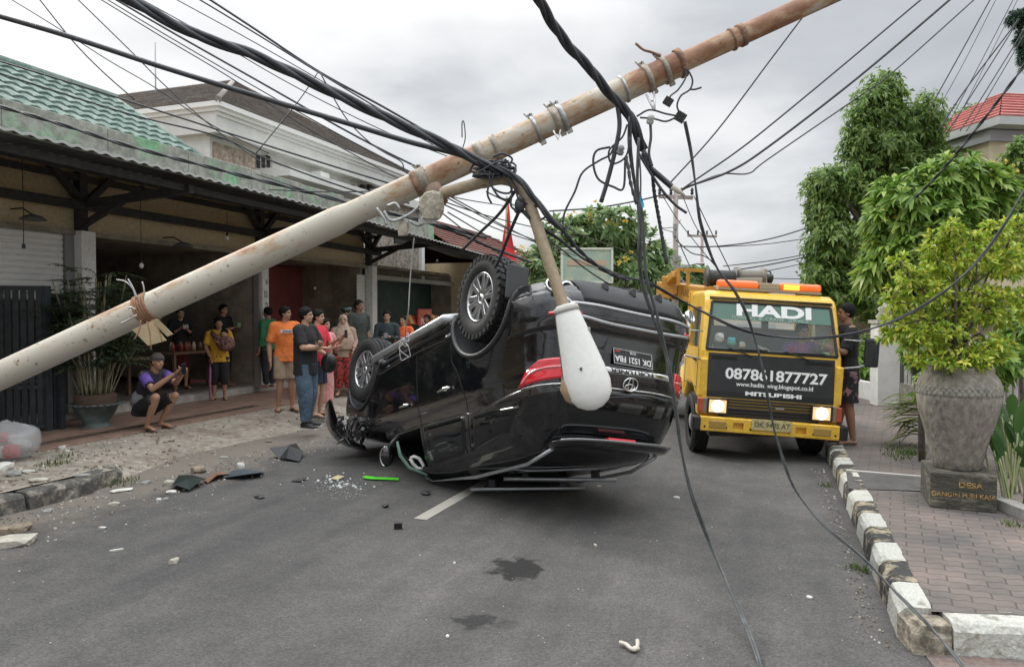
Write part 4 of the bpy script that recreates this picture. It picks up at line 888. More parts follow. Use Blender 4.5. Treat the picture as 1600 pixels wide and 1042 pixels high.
for v in cab.data.vertices:
    if v.co.z > 1.27: v.co.y *= 1-.055*(v.co.z-1.27)/.75
b = MB(); b.box((-.84, 0, 1.45), (1.2, 1.46, .96)); c1 = b.build('c', MATS['cab_inside'])
def fx(z): return -.035-(z-1.27)*.2/.61      # windscreen plane
b = MB(); b.prism([(-.76, 1.295), (.76, 1.295), (.70, 1.865), (-.70, 1.865)], .3, -.5, lambda u, v, w: (w, u, v)); c2 = b.build('c', yel)
b = MB(); b.prism([(-.30, 1.28), (-.42, 1.80), (-1.15, 1.80), (-1.2, 1.28)], -1, 1, lambda u, v, w: (u, w, v)); c3 = b.build('c', yel)
b = MB(); b.box((-1.5, 0, 1.6), (.3, 1.3, .5)); c4 = b.build('c', yel)
boolean(cab, [c1, c2, c3, c4]); cab.data.transform(RB); cab.parent = truck
for p in cab.data.polygons: p.use_smooth = False
# glass
tg = glassmat('truck_glass', (.34, .38, .38), .12)
b = MB(); b.prism([(-.755, 1.29), (.755, 1.29), (.70, 1.87), (-.70, 1.87)], .0, .006, lambda u, v, w: (fx(v)-.004-w, u, v)); ws = tp(b, 'windshield', tg)
b = MB()
for p, q in (((-.76, 1.29), (.76, 1.29)), ((.76, 1.29), (.70, 1.87)), ((.70, 1.87), (-.70, 1.87)), ((-.70, 1.87), (-.76, 1.29))): b.bar((fx(p[1])+.004, p[0], p[1]), (fx(q[1])+.004, q[0], q[1]), .03, .02, up=(1, 0, 0))
tp(b, 'window_seal', mat('black_seal', (.015, .015, .015), .6), ws)
b = MB(); b.prism([(-.735, 1.66), (.735, 1.66), (.70, 1.85), (-.70, 1.85)], .0, .003, lambda u, v, w: (fx(v)+.003-w, u, v)); tp(b, 'sun_strip', mat('green_sun_strip', (.10, .19, .15), .4), ws)
wl = mat('white_lettering', (.80, .80, .78), .5)
T_ = lambda s, sz, y, z, m, par, **k: (lambda o: (o.data.transform(RB), o)[1])(text(s, sz, m, par, frame((fx(z)+.008 if z > 1.29 else .02-(z-.8)*.117+.006, y, z), (0, 1, 0), (-.33 if z > 1.29 else -.117, 0, 1)), **k))
T_('HADI', .20, .03, 1.775, wl, ws, off=.008, sx=1.9)
T_('TOWING  &  CRANE  SERVICE', .055, -.02, 1.685, mat('pale_green_lettering', (.35, .45, .38), .5), ws, off=.0005, sx=1.25)
for s in (-1, 1): b = MB(); b.prism([(-.31, 1.29), (-.43, 1.79), (-1.14, 1.79), (-1.19, 1.29)], s*.775, s*.781, lambda u, v, w: (u, w, v)); tp(b, 'side_window', tg)
# black front panel with lettering
fpx = lambda z: .02-(z-.8)*.117 if z > .8 else .02
b = MB(); b.prism([(fpx(z)+.004, z) for z in (.725, .80, 1.0, 1.25)]+[(fpx(z)-.02, z) for z in (1.25, .725)], -.735, .735, lambda u, v, w: (u, w, v)); fp = tp(b, 'front_panel', blk)
for z in (1.215, 1.20, 1.185): b = MB(); [b.box((fpx(z)+.008, y, z), (.006, .3, .006)) for y in (-.55, .55)]; tp(b, 'vent_slot', dark, fp)
T_('087861877727', .175, .06, 1.01, wl, fp, off=.0045, sx=1.12)
T_('www.haditowing.blogspot.co.id', .072, .05, .895, wl, fp, off=.001, sx=.98)
T_('MITSUBISHI', .062, .04, .79, wl, fp, off=.003, sx=2.1)
b = MB()
for i in range(6): z = .705-i*.036; b.box((.025, 0, z), (.02, 1.10, .022))
b.box((.012, 0, .62), (.01, 1.16, .26)); tp(b, 'grille', mat('grille_black', (.02, .02, .022), .45))
b = MB(); b.box((.042, .12, .64), (.012, .1, .02)); tp(b, 'badge', galv)
# side corner panels in yellow
for s in (-1, 1):
    b = MB(); b.box((-.02, s*.785, .95), (.08, .09, .46)); tp(b, 'corner_panel', yel, bevel=.02)
# head lamps
lampglow = mat('lit_headlamp', (1, .9, .7), .2, emit=(1., .84, .58), estr=4)
for s in (-1, 1):
    b = MB(); b.box((.03, s*.63, .62), (.04, .30, .185)); hl = tp(b, 'headlight', mat('headlamp_housing', (.22, .18, .13), .2, coat=.6), bevel=.01)
    b = MB(); b.lathe([(.001, .012), (.055, .010), (.075, .0)], 20, c=(.052, s*.60, .62), axis=(1, 0, 0), cap=False); tp(b, 'lamp', lampglow, hl)
    b = MB(); [b.box((.055, s*.60+dy, .62+dz), (.02, w_, h_)) for dy, dz, w_, h_ in ((0, .083, .24, .016), (0, -.083, .24, .016), (.115, 0, .016, .17), (-.115, 0, .016, .17))]; tp(b, 'bezel', blk, hl)
    b = MB(); b.box((.05, s*.60, .62), (.006, .2, .15)); tp(b, 'reflector_bowl', mat('glowing_reflector', (.60, .45, .25), .2, .5, emit=(1., .62, .28), estr=.7), hl)  # emission added so the bowl imitates the lamp's glow
    b = MB(); b.box((.01, s*.80, .62), (.10, .06, .17)); tp(b, 'indicator', mat('orange_red_lens', (.42, .06, .02), .15, coat=1.), hl, bevel=.01)
# bumper
b = MB(); b.box((.07, 0, .41), (.11, 1.60, .17)); bp_ = b.build('bumper', yel, bevel=.012)
bm_c = []
for s in (-1, 1): b = MB(); b.box((.12, s*.36, .41), (.1, .12, .075)); bm_c.append(b.build('c', yel))
boolean(bp_, bm_c); bp_.data.transform(RB); bp_.parent = truck
for s in (-1, 1):
    b = MB(); b.box((.125, s*.60, .41), (.02, .2, .085)); tp(b, 'fog_lamp', mat('amber_lens', (.38, .24, .06), .2, coat=.6), bp_, bevel=.006)
    b = MB(); b.box((.05, s*.845, .41), (.16, .10, .17)); tp(b, 'bumper_end', blk, bp_, bevel=.02)
    for y in (.22, .50, .75): b = MB(); b.lathe([(.012, 0), (.012, .01)], 10, c=(.122, s*y, .38), axis=(1, 0, 0)); tp(b, 'bolt_hole', dark, bp_)
b = MB(); b.box((.14, .02, .445), (.01, .46, .13)); tpn = tp(b, 'number_plate', mat('old_yellow_plate', (.50, .42, .20), .5, var=.2, scale=20), bevel=.004)
o = text('DK 9405 AT', .085, mat('plate_dark_letters', (.10, .10, .07), .6), tpn, frame((.147, .02, .445), (0, 1, 0), (0, 0, 1)), off=.001, ext=.001, sx=.92); o.data.transform(RB)
# under the cab, wheels, deck
b = MB(); b.box((-.25, 0, .36), (.5, 1.3, .14)); b.bar((-1, -.35, .5), (-5.2, -.35, .5), .08, .2); b.bar((-1, .35, .5), (-5.2, .35, .5), .08, .2); b.box((-.6, 0, .45), (.9, .9, .25)); tp(b, 'chassis', und, roll=False)
def twheel(x, y, dual=False):
    r = empty('wheel', (x, y, .375)); r.parent = truck; s = 1 if y > 0 else -1; b = MB()
    w = .10; b.lathe([(.21, -w*.8), (.25, -w), (.33, -w*1.05), (.365, -w*.8), (.375, -w*.5), (.375, w*.5), (.365, w*.8), (.33, w*1.05), (.25, w), (.21, w*.8)], 36, axis=(0, 1, 0), cap=False)
    for i in range(44):
        a = 2*PI*i/44
        for yy in (-.06, 0, .06): b.box((.375*math.cos(a), yy, .375*math.sin(a)), (.012, .045, .035), rot=Matrix.Rotation(-a, 3, 'Y'))
    b.build('tyre', rubber, r); b = MB(); b.lathe([(.21, -.05*s), (.20, .04*s), (.12, .06*s), (.08, .09*s), (.001, .09*s)], 24, axis=(0, 1, 0), cap=False); b.build('rim', mat('painted_rim', (.30, .29, .26), .5), r)
for x, y in ((-.62, -.70), (-.62, .70), (-3.9, -.66), (-3.9, .66)): twheel(x, y)
b = MB(); b.box((-3.3, 0, .72), (3.5, 1.7, .08)); tp(b, 'flat_deck', yel, bevel=.01)
b = MB(); b.bar((-1.62, -.75, .75), (-1.62, -.75, 2.0), .07); b.bar((-1.62, .75, .75), (-1.62, .75, 2.0), .07); b.bar((-1.62, -.78, 2.0), (-1.62, .78, 2.0), .08); tp(b, 'headboard', yel)
for s in (-1, 1):
    b = MB(); b.box((-.3, s*.80, .66), (.52, .05, .12)); tp(b, 'mud_guard', blk, bevel=.02)
    b = MB(); b.box((-.45, s*.83, 1.14), (.14, .03, .03)); tp(b, 'door_handle', blk)
for s in (-1, 1):
    b = MB(); [b.box((x, s*.822, z), (w_, .004, h_)) for x, z, w_, h_ in ((-.24, 1.0, .008, .6), (-1.28, 1.35, .008, 1.3), (-.76, .80, 1.0, .008))]; tp(b, 'door_seam', dark)
# light bar
b = MB(); b.box((-.52, .02, 2.045), (.2, 1.24, .03)); b.box((-.52, -.4, 2.02), (.1, .06, .06)); b.box((-.52, .4, 2.02), (.1, .06, .06)); lb = tp(b, 'light_bar', mat('bar_base', (.30, .26, .20), .5))
om = mat('orange_beacon', (.85, .16, .03), .18, coat=.6, emit=(1, .18, .02), estr=.25)
for y, w in ((-.36, .50), (.40, .50)):
    b = MB(); b.box((-.52, y, 2.105), (.17, w, .10)); o = b.build('beacon', om, bevel=.035, seg=3); o.data.transform(RB); o.parent = lb
b = MB(); b.box((-.50, .28, 2.10), (.19, .18, .06)); tp(b, 'lit_beacon', mat('lit_beacon', (1, .4, .05), .2, emit=(1, .35, .03), estr=2.2), lb)
b = MB(); b.box((-.52, .02, 2.10), (.14, .24, .08)); tp(b, 'siren', mat('siren_beige', (.36, .30, .2), .5), lb, bevel=.01)
# wipers, mirrors
for y0, y1 in ((-.50, -.05), (.15, .62)):
    b = MB(); b.tube([(fpx(1.2)+.01, y1*.6+y0*.4, 1.235), (fx(1.32)+.03, y0, 1.32)], .007, 6); b.tube([(fx(1.31)+.025, y0-.02, 1.305), (fx(1.33)+.025, y1-.0, 1.315)], .008, 6); tp(b, 'wiper', blackmetal)
for s in (1, -1):
    b = MB(); b.tube([(-.02, s*.80, 1.16), (.02, s*.98, 1.19), (-.0, s*1.11, 1.235)], .012, 6); ar = tp(b, 'mirror_arm', galv); b = MB(); b.tube([(-.03, s*.82, 1.50), (-.0, s*1.11, 1.50)], .009, 6); tp(b, 'mirror_arm', galv)
    b = MB(); b.box((.0, s*1.13, 1.37), (.06, .16, .34)); tp(b, 'mirror', blackmetal, ar, bevel=.02)
# dashboard and seats
b = MB(); b.box((-.42, 0, 1.22), (.35, 1.5, .16)); b.box((-1.15, 0, 1.2), (.2, 1.4, .75)); b.box((-.95, 0, 1.02), (.5, 1.4, .15)); tp(b, 'dashboard_and_seats', mat('cab_trim', (.26, .25, .23), .8), bevel=.02)
b = MB(); b.lathe([(.19, 0), (.2, .012), (.19, .024), (.18, .012), (.19, 0)], 26, c=(-.62, -.40, 1.30), axis=(.55, 0, .8), cap=False); b.bar((-.62, -.40, 1.31), (-.46, -.40, 1.2), .03); tp(b, 'steering_wheel', blk)
# crane: boom, winch drums, rails
def T2L(o, par=None): o.data.transform(TI); o.parent = par or truck; return o
bo = mat('orange_crane_paint', (.60, .30, .05), .45, var=.15, scale=4, col2=(.38, .2, .05), t0=.5, t1=.8)
p0, p1 = PD(1112, 462, 10.9), PD(1036, 452, 12.8); b = MB(); b.bar(p0, p1, .25, .26); boom = T2L(b.build('crane_boom', bo, bevel=.012))
d_ = (p1-p0).normalized(); nrm = d_.cross(Vector((0, 0, 1))).normalized(); nrm = nrm if nrm.y < 0 else -nrm
text('HADI', .16, mat('brown_lettering', (.28, .13, .03), .6), boom, TI @ frame(p0.lerp(p1, .33)+nrm*.128, -d_ if (-d_).dot(RT) > 0 else d_, (0, 0, 1)), off=.004, sx=1.)
b = MB()
for a, c in (((1060, 420, 11.6), (1060, 446, 11.6)), ((1042, 434, 12.2), (1062, 421, 11.6)), ((1062, 421, 11.6), (1112, 424, 11.2)), ((1075, 448, 11.5), (1075, 422, 11.5)), ((1112, 424, 11.2), (1112, 450, 11.2))): b.bar(PD(*a), PD(*c), .05)
T2L(b.build('crane_frame', bo))
b = MB(); b.bar(PD(1056, 428, 11.7), PD(1045, 440, 11.9), .12); b.box(PD(1048, 446, 12), (.25, .3, .3)); T2L(b.build('boom_pivot', bo, bevel=.02))
def drum(x0, x1, y, rad, m, name, d=11.0):
    a, c = PD(x0, y, d), PD(x1, y+1, d); L_ = (c-a).length; b = MB(); pr = [(.001, 0), (rad, 0), (rad, .02), (rad*.68, .025)]; n = int(L_/.024)
    for i in range(n): z = .03+(L_-.06)*i/n; pr += [(rad*.66, z), (rad*.72, z+.012)]
    pr += [(rad*.68, L_-.025), (rad, L_-.02), (rad, L_), (.001, L_)]; b.lathe(pr, 24, c=a, axis=(c-a).normalized(), cap=False); return T2L(b.build(name, m))
drum(1104, 1150, 434, .165, mat('dark_cable_drum', (.045, .045, .045), .6, .3), 'winch_drum'); drum(1152, 1192, 433, .155, mat('grey_cable_drum', (.20, .18, .155), .6, .3), 'winch_drum')
b = MB(); wg = mat('grey_winch_casting', (.36, .34, .31), .6)
for x in (1150, 1192): b.box(PD(x, 436, 11.0), (.05, .24, .30), rot=Matrix.Rotation(YAW, 3, 'Z'))
b.box(PD(1171, 438, 10.85), (.38, .04, .07), rot=Matrix.Rotation(YAW, 3, 'Z')); T2L(b.build('winch_frame', wg, bevel=.01))
b = MB(); a, c = PD(1194, 434, 11), PD(1206, 436, 11); b.tube([a, c], .07, 12); b.tube([PD(1205, 428, 11), PD(1203, 424, 11), PD(1196, 424, 11)], .012, 6); b.tube(smoothline([PD(1200, 444, 11), PD(1208, 446, 11), PD(1208, 456, 11)]), .014, 6); T2L(b.build('winch_motor', blackmetal))
b = MB(); b.bar(PD(1100, 452, 11), PD(1205, 455, 11), .2, .06); b.bar(PD(1110, 455, 11.05), PD(1110, 600, 11.05), .1); b.bar(PD(1195, 455, 11.05), PD(1195, 600, 11.05), .1); T2L(b.build('winch_bed', blackmetal))
# ================================================================ fallen street lamp pole
def ext_rust(m, b, N, L):
    tc = N('ShaderNodeTexCoord'); sp = N('ShaderNodeSeparateXYZ'); L(tc.outputs['Object'], sp.inputs[0])
    n1 = N('ShaderNodeTexNoise'); n1.inputs['Scale'].default_value = 3.2; n1.inputs['Detail'].default_value = 9; n1.inputs['Roughness'].default_value = .68
    mp = N('ShaderNodeMapping'); mp.inputs['Scale'].default_value = (1.6, 1.6, .7); L(tc.outputs['Object'], mp.inputs[0]); L(mp.outputs[0], n1.inputs[0])
    g = N('ShaderNodeMapRange'); g.inputs[1].default_value = 4.2; g.inputs[2].default_value = 8.6; g.inputs[3].default_value = -.16; g.inputs[4].default_value = .13; L(sp.outputs[2], g.inputs[0])
    g2 = N('ShaderNodeMapRange'); g2.inputs[1].default_value = -.05; g2.inputs[2].default_value = .09; g2.inputs[3].default_value = 0; g2.inputs[4].default_value = .13; L(sp.outputs[0], g2.inputs[0])
    a = N('ShaderNodeMath'); L(n1.outputs[0], a.inputs[0]); L(g.outputs[0], a.inputs[1]); a2 = N('ShaderNodeMath'); L(a.outputs[0], a2.inputs[0]); L(g2.outputs[0], a2.inputs[1])
    r = N('ShaderNodeValToRGB'); e = r.color_ramp.elements; e[0].position = .47; e[0].color = (.50, .46, .38, 1); e[1].position = .74; e[1].color = (.19, .085, .05, 1)
    k = e.new(.55); k.color = (.42, .30, .19, 1); k = e.new(.62); k.color = (.30, .15, .08, 1); L(a2.outputs[0], r.inputs[0])
    n2 = N('ShaderNodeTexNoise'); n2.inputs['Scale'].default_value = 30; n2.inputs['Detail'].default_value = 5; L(tc.outputs['Object'], n2.inputs[0])
    r2 = N('ShaderNodeValToRGB'); e = r2.color_ramp.elements; e[0].position = .28; e[0].color = (.45, .3, .22, 1); e[1].position = .37; e[1].color = (1, 1, 1, 1); L(n2.outputs[0], r2.inputs[0])
    q = N('ShaderNodeMix'); q.data_type = 'RGBA'; q.blend_type = 'MULTIPLY'; q.inputs[0].default_value = 1; L(r.outputs[0], q.inputs[6]); L(r2.outputs[0], q.inputs[7]); L(q.outputs[2], b.inputs['Base Color'])
    bp = N('ShaderNodeBump'); bp.inputs['Strength'].default_value = .25; bp.inputs['Distance'].default_value = .01; L(n1.outputs[0], bp.inputs['Height']); L(bp.outputs[0], b.inputs['Normal'])
rust = mat('rusting_cream_pole_paint', (.5, .45, .36), .6, extra=ext_rust)
PA, PB = PD(0, 587, 4.5), PD(1290, -5, 4.3); pdv = (PB-PA).normalized()
base = PA-pdv*((PA.z-.12)/pdv.z); plen = (PB-base).length+1.2; rx = Vector((0, 0, 1)); px_ax = (rx-pdv*rx.dot(pdv)).normalized(); py_ax = pdv.cross(px_ax)
PM = Matrix.Translation(base) @ Matrix((px_ax, py_ax, pdv)).transposed().to_4x4(); PMI = PM.inverted()
pole = empty('street_lamp_pole', base); pole.matrix_world = PM; tag(pole, 'fallen rusty cream street lamp pole leaning across the road with white lamp head hanging', 'street lamp')
def alongp(px):      # distance along the pole where it passes photo column px
    best = min(range(0, 1400), key=lambda i: abs(pxof(base+pdv*(i*.01))-px)); return best*.01
def pxof(p): q = p-CAM; return 800+F*q.dot(RT)/q.dot(FW)
s1, s2 = alongp(535), alongp(1063)
b = MB(); z = 0; pr = []
def lin(a, c, r, n): return [(r, a+(c-a)*i/n) for i in range(n+1)]
pr = [(.001, 0)]+lin(0, s1-.05, .085, 30)+[(.084, s1-.02), (.079, s1+.02), (.076, s1+.05)]+lin(s1+.06, s2-.04, .074, 16)+[(.076, s2-.03), (.072, s2), (.062, s2+.015)]+lin(s2+.02, plen, .058, 12)+[(.05, plen), (.05, plen-.2)]
b.lathe(pr, 36); o = b.build('pole_shaft', rust, pole)
def clamp(px, r, w, m, bolts=True, name='clamp_band'):
    s = alongp(px); b = MB(); b.lathe([(r, s-w/2), (r+.008, s-w/2), (r+.008, s+w/2), (r, s+w/2)], 30, cap=False)
    o = b.build(name, m, pole, fix=True)
    if bolts:
        b = MB(); b.box((r+.012, 0, s), (.028, .022, .034)); b.bar((r+.02, -.03, s), (r+.02, .035, s), .008); b.bar((r+.01, .012, s-.02), (r+.04, .016, s-.03), .008); b.build('clamp_bolt', m, o, bevel=.003)
        b = MB(); b.box((-r-.012, .0, s+.01), (.028, .022, .034)); b.build('clamp_lug', m, o, bevel=.003)
grey_band = mat('weathered_band', (.36, .32, .26), .6, .3, var=.3, scale=20); rband = mat('rusty_band', (.27, .155, .10), .8, var=.4, scale=20)
for px, r, w, m, bo_ in ((650, .075, .03, rband, False), (664, .076, .05, grey_band, True), (752, .076, .05, grey_band, False), (775, .075, .03, grey_band, False), (838, .0745, .02, galv, True), (868, .076, .04, grey_band, True), (878, .077, .03, galv, True), (975, .0745, .015, galv, False), (1012, .076, .030, grey_band, True), (1038, .0755, .026, grey_band, True), (1063, .079, .03, rband, False), (1143, .059, .012, rband, False), (1158, .059, .03, rband, False)):
    clamp(px, r, w, m, bo_)
def P2(o): o.data.transform(PMI); o.parent = pole; return o
# rope and broken tie wire round the lower shaft, stub rods
b = MB(); s = alongp(222)
for k in range(5): b.lathe([(.086+.009*math.cos(a), s+.017*k+.009*math.sin(a)) for a in [2*PI*i/8 for i in range(9)]], 26, cap=False)
b.build('rope_wrap', mat('brown_rope', (.30, .16, .09), .9, bump=.5), pole)
for pts in ([(213, 468), (208, 452), (196, 440), (182, 437)], [(215, 468), (208, 450), (200, 436)], [(224, 468), (225, 452), (222, 440)], [(214, 492), (200, 500), (188, 506)], [(212, 484), (206, 480), (200, 482)]):
    b = MB(); b.tube(smoothline([PD(x, y, 4.3) for x, y in pts], 4), .0045, 6); P2(b.build('broken_tie_wire', galv))
# lamp arm
b = MB(); A_ = [PD(*p) for p in ((676, 306, 4.3), (700, 300, 4.26), (735, 290, 4.22), (762, 283, 4.2), (785, 280, 4.18), (805, 286, 4.16), (820, 303, 4.14), (832, 332, 4.12), (848, 380, 4.1), (864, 428, 4.08), (878, 470, 4.06), (886, 492, 4.05))]
armm = mat('cream_arm_paint', (.42, .33, .22), .55, var=.15, scale=6, col2=(.30, .22, .14), t0=.5, t1=.8)
b.tube(smoothline(A_, 5), .034, 16); arm = P2(b.build('lamp_arm', armm))
b = MB(); b.tube([PD(748, 262, 4.25), PD(757, 285, 4.22), PD(758, 292, 4.22)], .045, 10); P2(b.build('arm_bracket', mat('rust_bracket', (.24, .16, .11), .7, var=.4))); b = MB(); b.tube([PD(676, 292, 4.3), PD(688, 318, 4.27)], .05, 8); P2(b.build('arm_bracket', MATS['rust_bracket']))
# lamp head: white shell, brown lens
H0 = PD(883, 476, 4.05); H1 = PD(929, 640, 3.98); hd_ = (H1-H0); L_h = hd_.length; hd_.normalize(); sdv = hd_.cross(FW).normalized(); nv = sdv.cross(hd_)
sdv = -sdv if sdv.dot(RT) < 0 else sdv
def hp(t, k): return H0+hd_*(L_h*t)
rad = [(0, 15), (.03, 18), (.25, 24), (.45, 29), (.62, 33.5), (.76, 36), (.87, 33), (.94, 25), (.985, 13), (1.0, 2)]
b = MB(); b.tube([hp(t, 0)+RT*.004*t for t, _ in rad], [r*4.02/1150*1.0 for _, r in rad], 28, r2=[r*4.02/1150*.55 for _, r in rad], side=sdv)
wsh = mat('white_lamp_shell', (.76, .755, .71), .4, var=.04, scale=5, col2=(.66, .62, .54), t0=.66, t1=.76)
lh = P2(b.build('lamp_head', wsh)); shade(lh, 50)
b = MB(); b.tube([hp(t, 0)-sdv*(.034)+FW*.026 for t in (.55, .62, .75, .86, .93, .97)], [.03, .085, .118, .105, .06, .01], 24, r2=[.02, .05, .07, .065, .04, .01], side=sdv)
o = P2(b.build('lamp_lens', mat('browned_lens', (.36, .25, .15), .25, coat=.4))); o.parent = pole
b = MB(); sp_ = []      # seam between shell and lens tray, hinge and latch
for s_ in (-1, 1): b.tube([hp(t, 0)+sdv*s_*(r*4.02/1150*1.005)+FW*.004 for t, r in rad[1:-1]], .0032, 6); 
P2(b.build('lamp_seam', mat('seam_rubber', (.12, .11, .09), .8)))
b = MB(); b.tube([hp(.02, 0), hp(.07, 0)], [.068, .072], 22, r2=[.04, .042], side=sdv); P2(b.build('lamp_collar', mat('grey_collar', (.45, .43, .38), .6, var=.2)))
b = MB(); b.box(hp(.30, 0)+sdv*.083, (.018, .03, .05)); P2(b.build('lamp_latch', galv, bevel=.003))
b = MB(); b.tube([hp(.6, 0)-FW*.066+sdv*-.02, hp(.605, 0)-FW*.070+sdv*-.012], .008, 8); P2(b.build('lamp_screw', blackmetal))
# concrete lumps and brackets that still hang from the pole
conc = mat('broken_concrete', (.42, .38, .30), .95, var=.25, scale=14, bump=1.2, bscale=18)
def rock(p, r, m, name, label, cat, group=None, seed=0, sub=2, parent=None, squash=(1, 1, 1), rot=0):
    bm = bmesh.new(); bmesh.ops.create_icosphere(bm, subdivisions=sub+1, radius=1)
    for v in bm.verts:
        n = mnoise.noise(v.co*1.1+Vector((seed*3.1, seed, 0)))*.5+mnoise.noise(v.co*3+Vector((seed, 0, seed)))*.18
        v.co = Vector((v.co.x*squash[0], v.co.y*squash[1], v.co.z*squash[2]))*r*(1+n)
        for ax in range(3):
            lim = r*squash[ax]*.78; v.co[ax] = max(-lim, min(lim, v.co[ax]))
    me = bpy.data.meshes.new(name); bm.to_mesh(me); bm.free(); me.materials.append(m); o = bpy.data.objects.new(name, me); col.objects.link(o); o.location = p; o.rotation_euler.z = rot
    if parent: o.parent = parent
    if label: tag(o, label, cat, group)
    return o
rock(PD(673, 322, 4.2), .085, conc, 'concrete_lump', 'jagged cream concrete lump stuck to the underside of the fallen pole', 'concrete lump', seed=2, squash=(1, .8, 1.2))
rock(PD(630, 356, 4.25), .048, conc, 'concrete_lump', 'round pale broken disc dangling below the fallen pole above the awning', 'concrete lump', seed=5, squash=(.8, .5, 1.25))
b = MB()
for pts in ([(600, 330), (612, 345), (640, 335), (655, 322)], [(640, 345), (655, 352), (672, 340), (684, 330)], [(588, 325), (600, 340), (604, 352)], [(606, 322), (618, 318), (625, 328)]): b.tube(smoothline([PD(x, y, 4.22) for x, y in pts], 4), .009, 6)
b.box(PD(668, 346, 4.2), (.10, .03, .03)); o = b.build('bent_bracket', galv); tag(o, 'bent galvanised bracket hanging under the pole beside the concrete lump', 'bracket')
# cardboard sheets tied under the pole
cb = mat('wet_cardboard', (.42, .33, .20), .9, var=.15, scale=6, bump=.2)
for k, (q, lab) in enumerate(((((207, 515), (236, 502), (260, 532), (232, 540)), 'tan cardboard sheet tied under the fallen pole with rope'), (((236, 500), (246, 498), (270, 522), (262, 526)), 'narrow brown cardboard piece sticking out behind the tied sheet'))):
    b = MB(); pts = [PD(x, y, 4.35+.05*k) for x, y in q]; n_ = (pts[1]-pts[0]).cross(pts[2]-pts[1]).normalized()*.006
    b.add([p+n_ for p in pts]+[p-n_ for p in pts], [(0, 1, 2, 3), (7, 6, 5, 4), (0, 4, 5, 1), (1, 5, 6, 2), (2, 6, 7, 3), (3, 7, 4, 0)], False); tag(b.build('cardboard_sheet', cb), lab, 'cardboard')
for k, pts in enumerate(([(220, 500), (218, 516), (210, 530)], [(230, 502), (234, 520), (236, 545)], [(238, 502), (250, 520), (253, 535)])):
    b = MB(); b.tube(smoothline([PD(x, y, 4.28) for x, y in pts], 4), .004, 5); P2(b.build('rope_end', mat('brown_rope', (.3, .16, .09), .9)))
# ================================================================ cables
def cable(name, pts, rpx, label, group=None, m=None, cat='cable', strands=0, n=6, pitch=.35, deps=None):
    if name == 'hanging_cable' and not m: m = mat('dusty_grey_sheath', (.085, .09, .09), .6, var=.3, scale=12)
    P = smoothline([PD(*p) for p in pts], n); r = rpx*(sum(p[2] for p in pts)/len(pts))/1150
    if strands:
        # resample and wind the strands
        P2_ = [P[0]]
        for p in P[1:]:
            while (p-P2_[-1]).length > .03: P2_.append(P2_[-1]+(p-P2_[-1]).normalized()*.03)
        b = MB(); 
        for s in range(strands):
            Q = []; a = 2*PI*s/strands
            for i, p in enumerate(P2_):
                d = (P2_[min(i+1, len(P2_)-1)]-P2_[max(i-1, 0)]).normalized(); u = d.cross(FW).normalized(); w = d.cross(u); t = a+2*PI*(i*.03)/pitch; Q.append(p+(u*math.cos(t)+w*math.sin(t))*r*.5)
            b.tube(Q, r*.56, 7)
    else:
        b = MB(); b.tube(P, r, 6)
    o = b.build(name, m or cable_m, fix=False); return tag(o, label, cat, group)
cable('twisted_cable', [(150, -30, 3.6), (195, -4, 3.6), (300, 52, 3.7), (400, 88, 3.8), (520, 145, 3.9), (620, 192, 4.0), (700, 228, 4.08), (745, 252, 4.12), (790, 268, 4.15)], 8.4, 'thick twisted black power cable sweeping from the top left down over the fallen pole', strands=3, pitch=.75)
cable('twisted_cable', [(735, 246, 4.12), (775, 262, 4.1), (808, 278, 4.08), (836, 312, 4.07), (860, 342, 4.07), (884, 362, 4.08)], 5.2, 'dark cable bundle running along the bend of the lamp arm', strands=3, pitch=.5)
cable('twisted_cable', [(873, 350, 4.1), (895, 380, 4.15), (920, 405, 4.2), (948, 425, 4.3), (985, 440, 4.5)], 3.2, 'shredded black cable running on past the lamp arm to the car tail', strands=2, pitch=.2)
cable('twisted_cable', [(815, -40, 3.7), (842, 0, 3.75), (865, 40, 3.85), (895, 80, 3.95), (920, 105, 4.0), (945, 138, 4.05), (965, 160, 4.1), (985, 182, 4.12), (998, 215, 4.15), (1008, 240, 4.2)], 8, 'thick twisted black cable dropping over the pole from the top centre', strands=3, pitch=.5)
cable('power_cable', [(-40, 15, 4.4), (0, 26, 4.4), (110, 58, 4.4), (250, 104, 4.4), (400, 150, 4.4), (560, 198, 4.3), (640, 222, 4.25), (712, 240, 4.2), (740, 250, 4.18)], 4.2, 'single thick black cable crossing above both roofs to the pole')
cable('power_cable', [(-40, 158, 6), (0, 167, 6), (100, 196, 6), (200, 228, 6), (330, 262, 6), (400, 280, 6), (500, 305, 6), (580, 327, 6), (660, 345, 6), (760, 372, 6.5)], 3.2, 'sagging black cable hung along the mossy parapet', strands=2, pitch=.5)
cable('power_cable', [(660, 345, 6.2), (720, 366, 6.6), (770, 388, 7), (830, 410, 8)], 2.4, 'loose cable running past the awning end towards the raised wheel')
def thin(lst, name, cat, lab, group, rpx=1.1, d=7, m=None):
    for i, (pts, w) in enumerate(lst): cable(name, [(x, y, d+.04*i) for x, y in pts], rpx*w, lab[i], group, m, cat)
ordn = ['first', 'second', 'third', 'fourth', 'fifth', 'sixth', 'seventh', 'eighth', 'ninth', 'tenth', 'eleventh', 'twelfth']
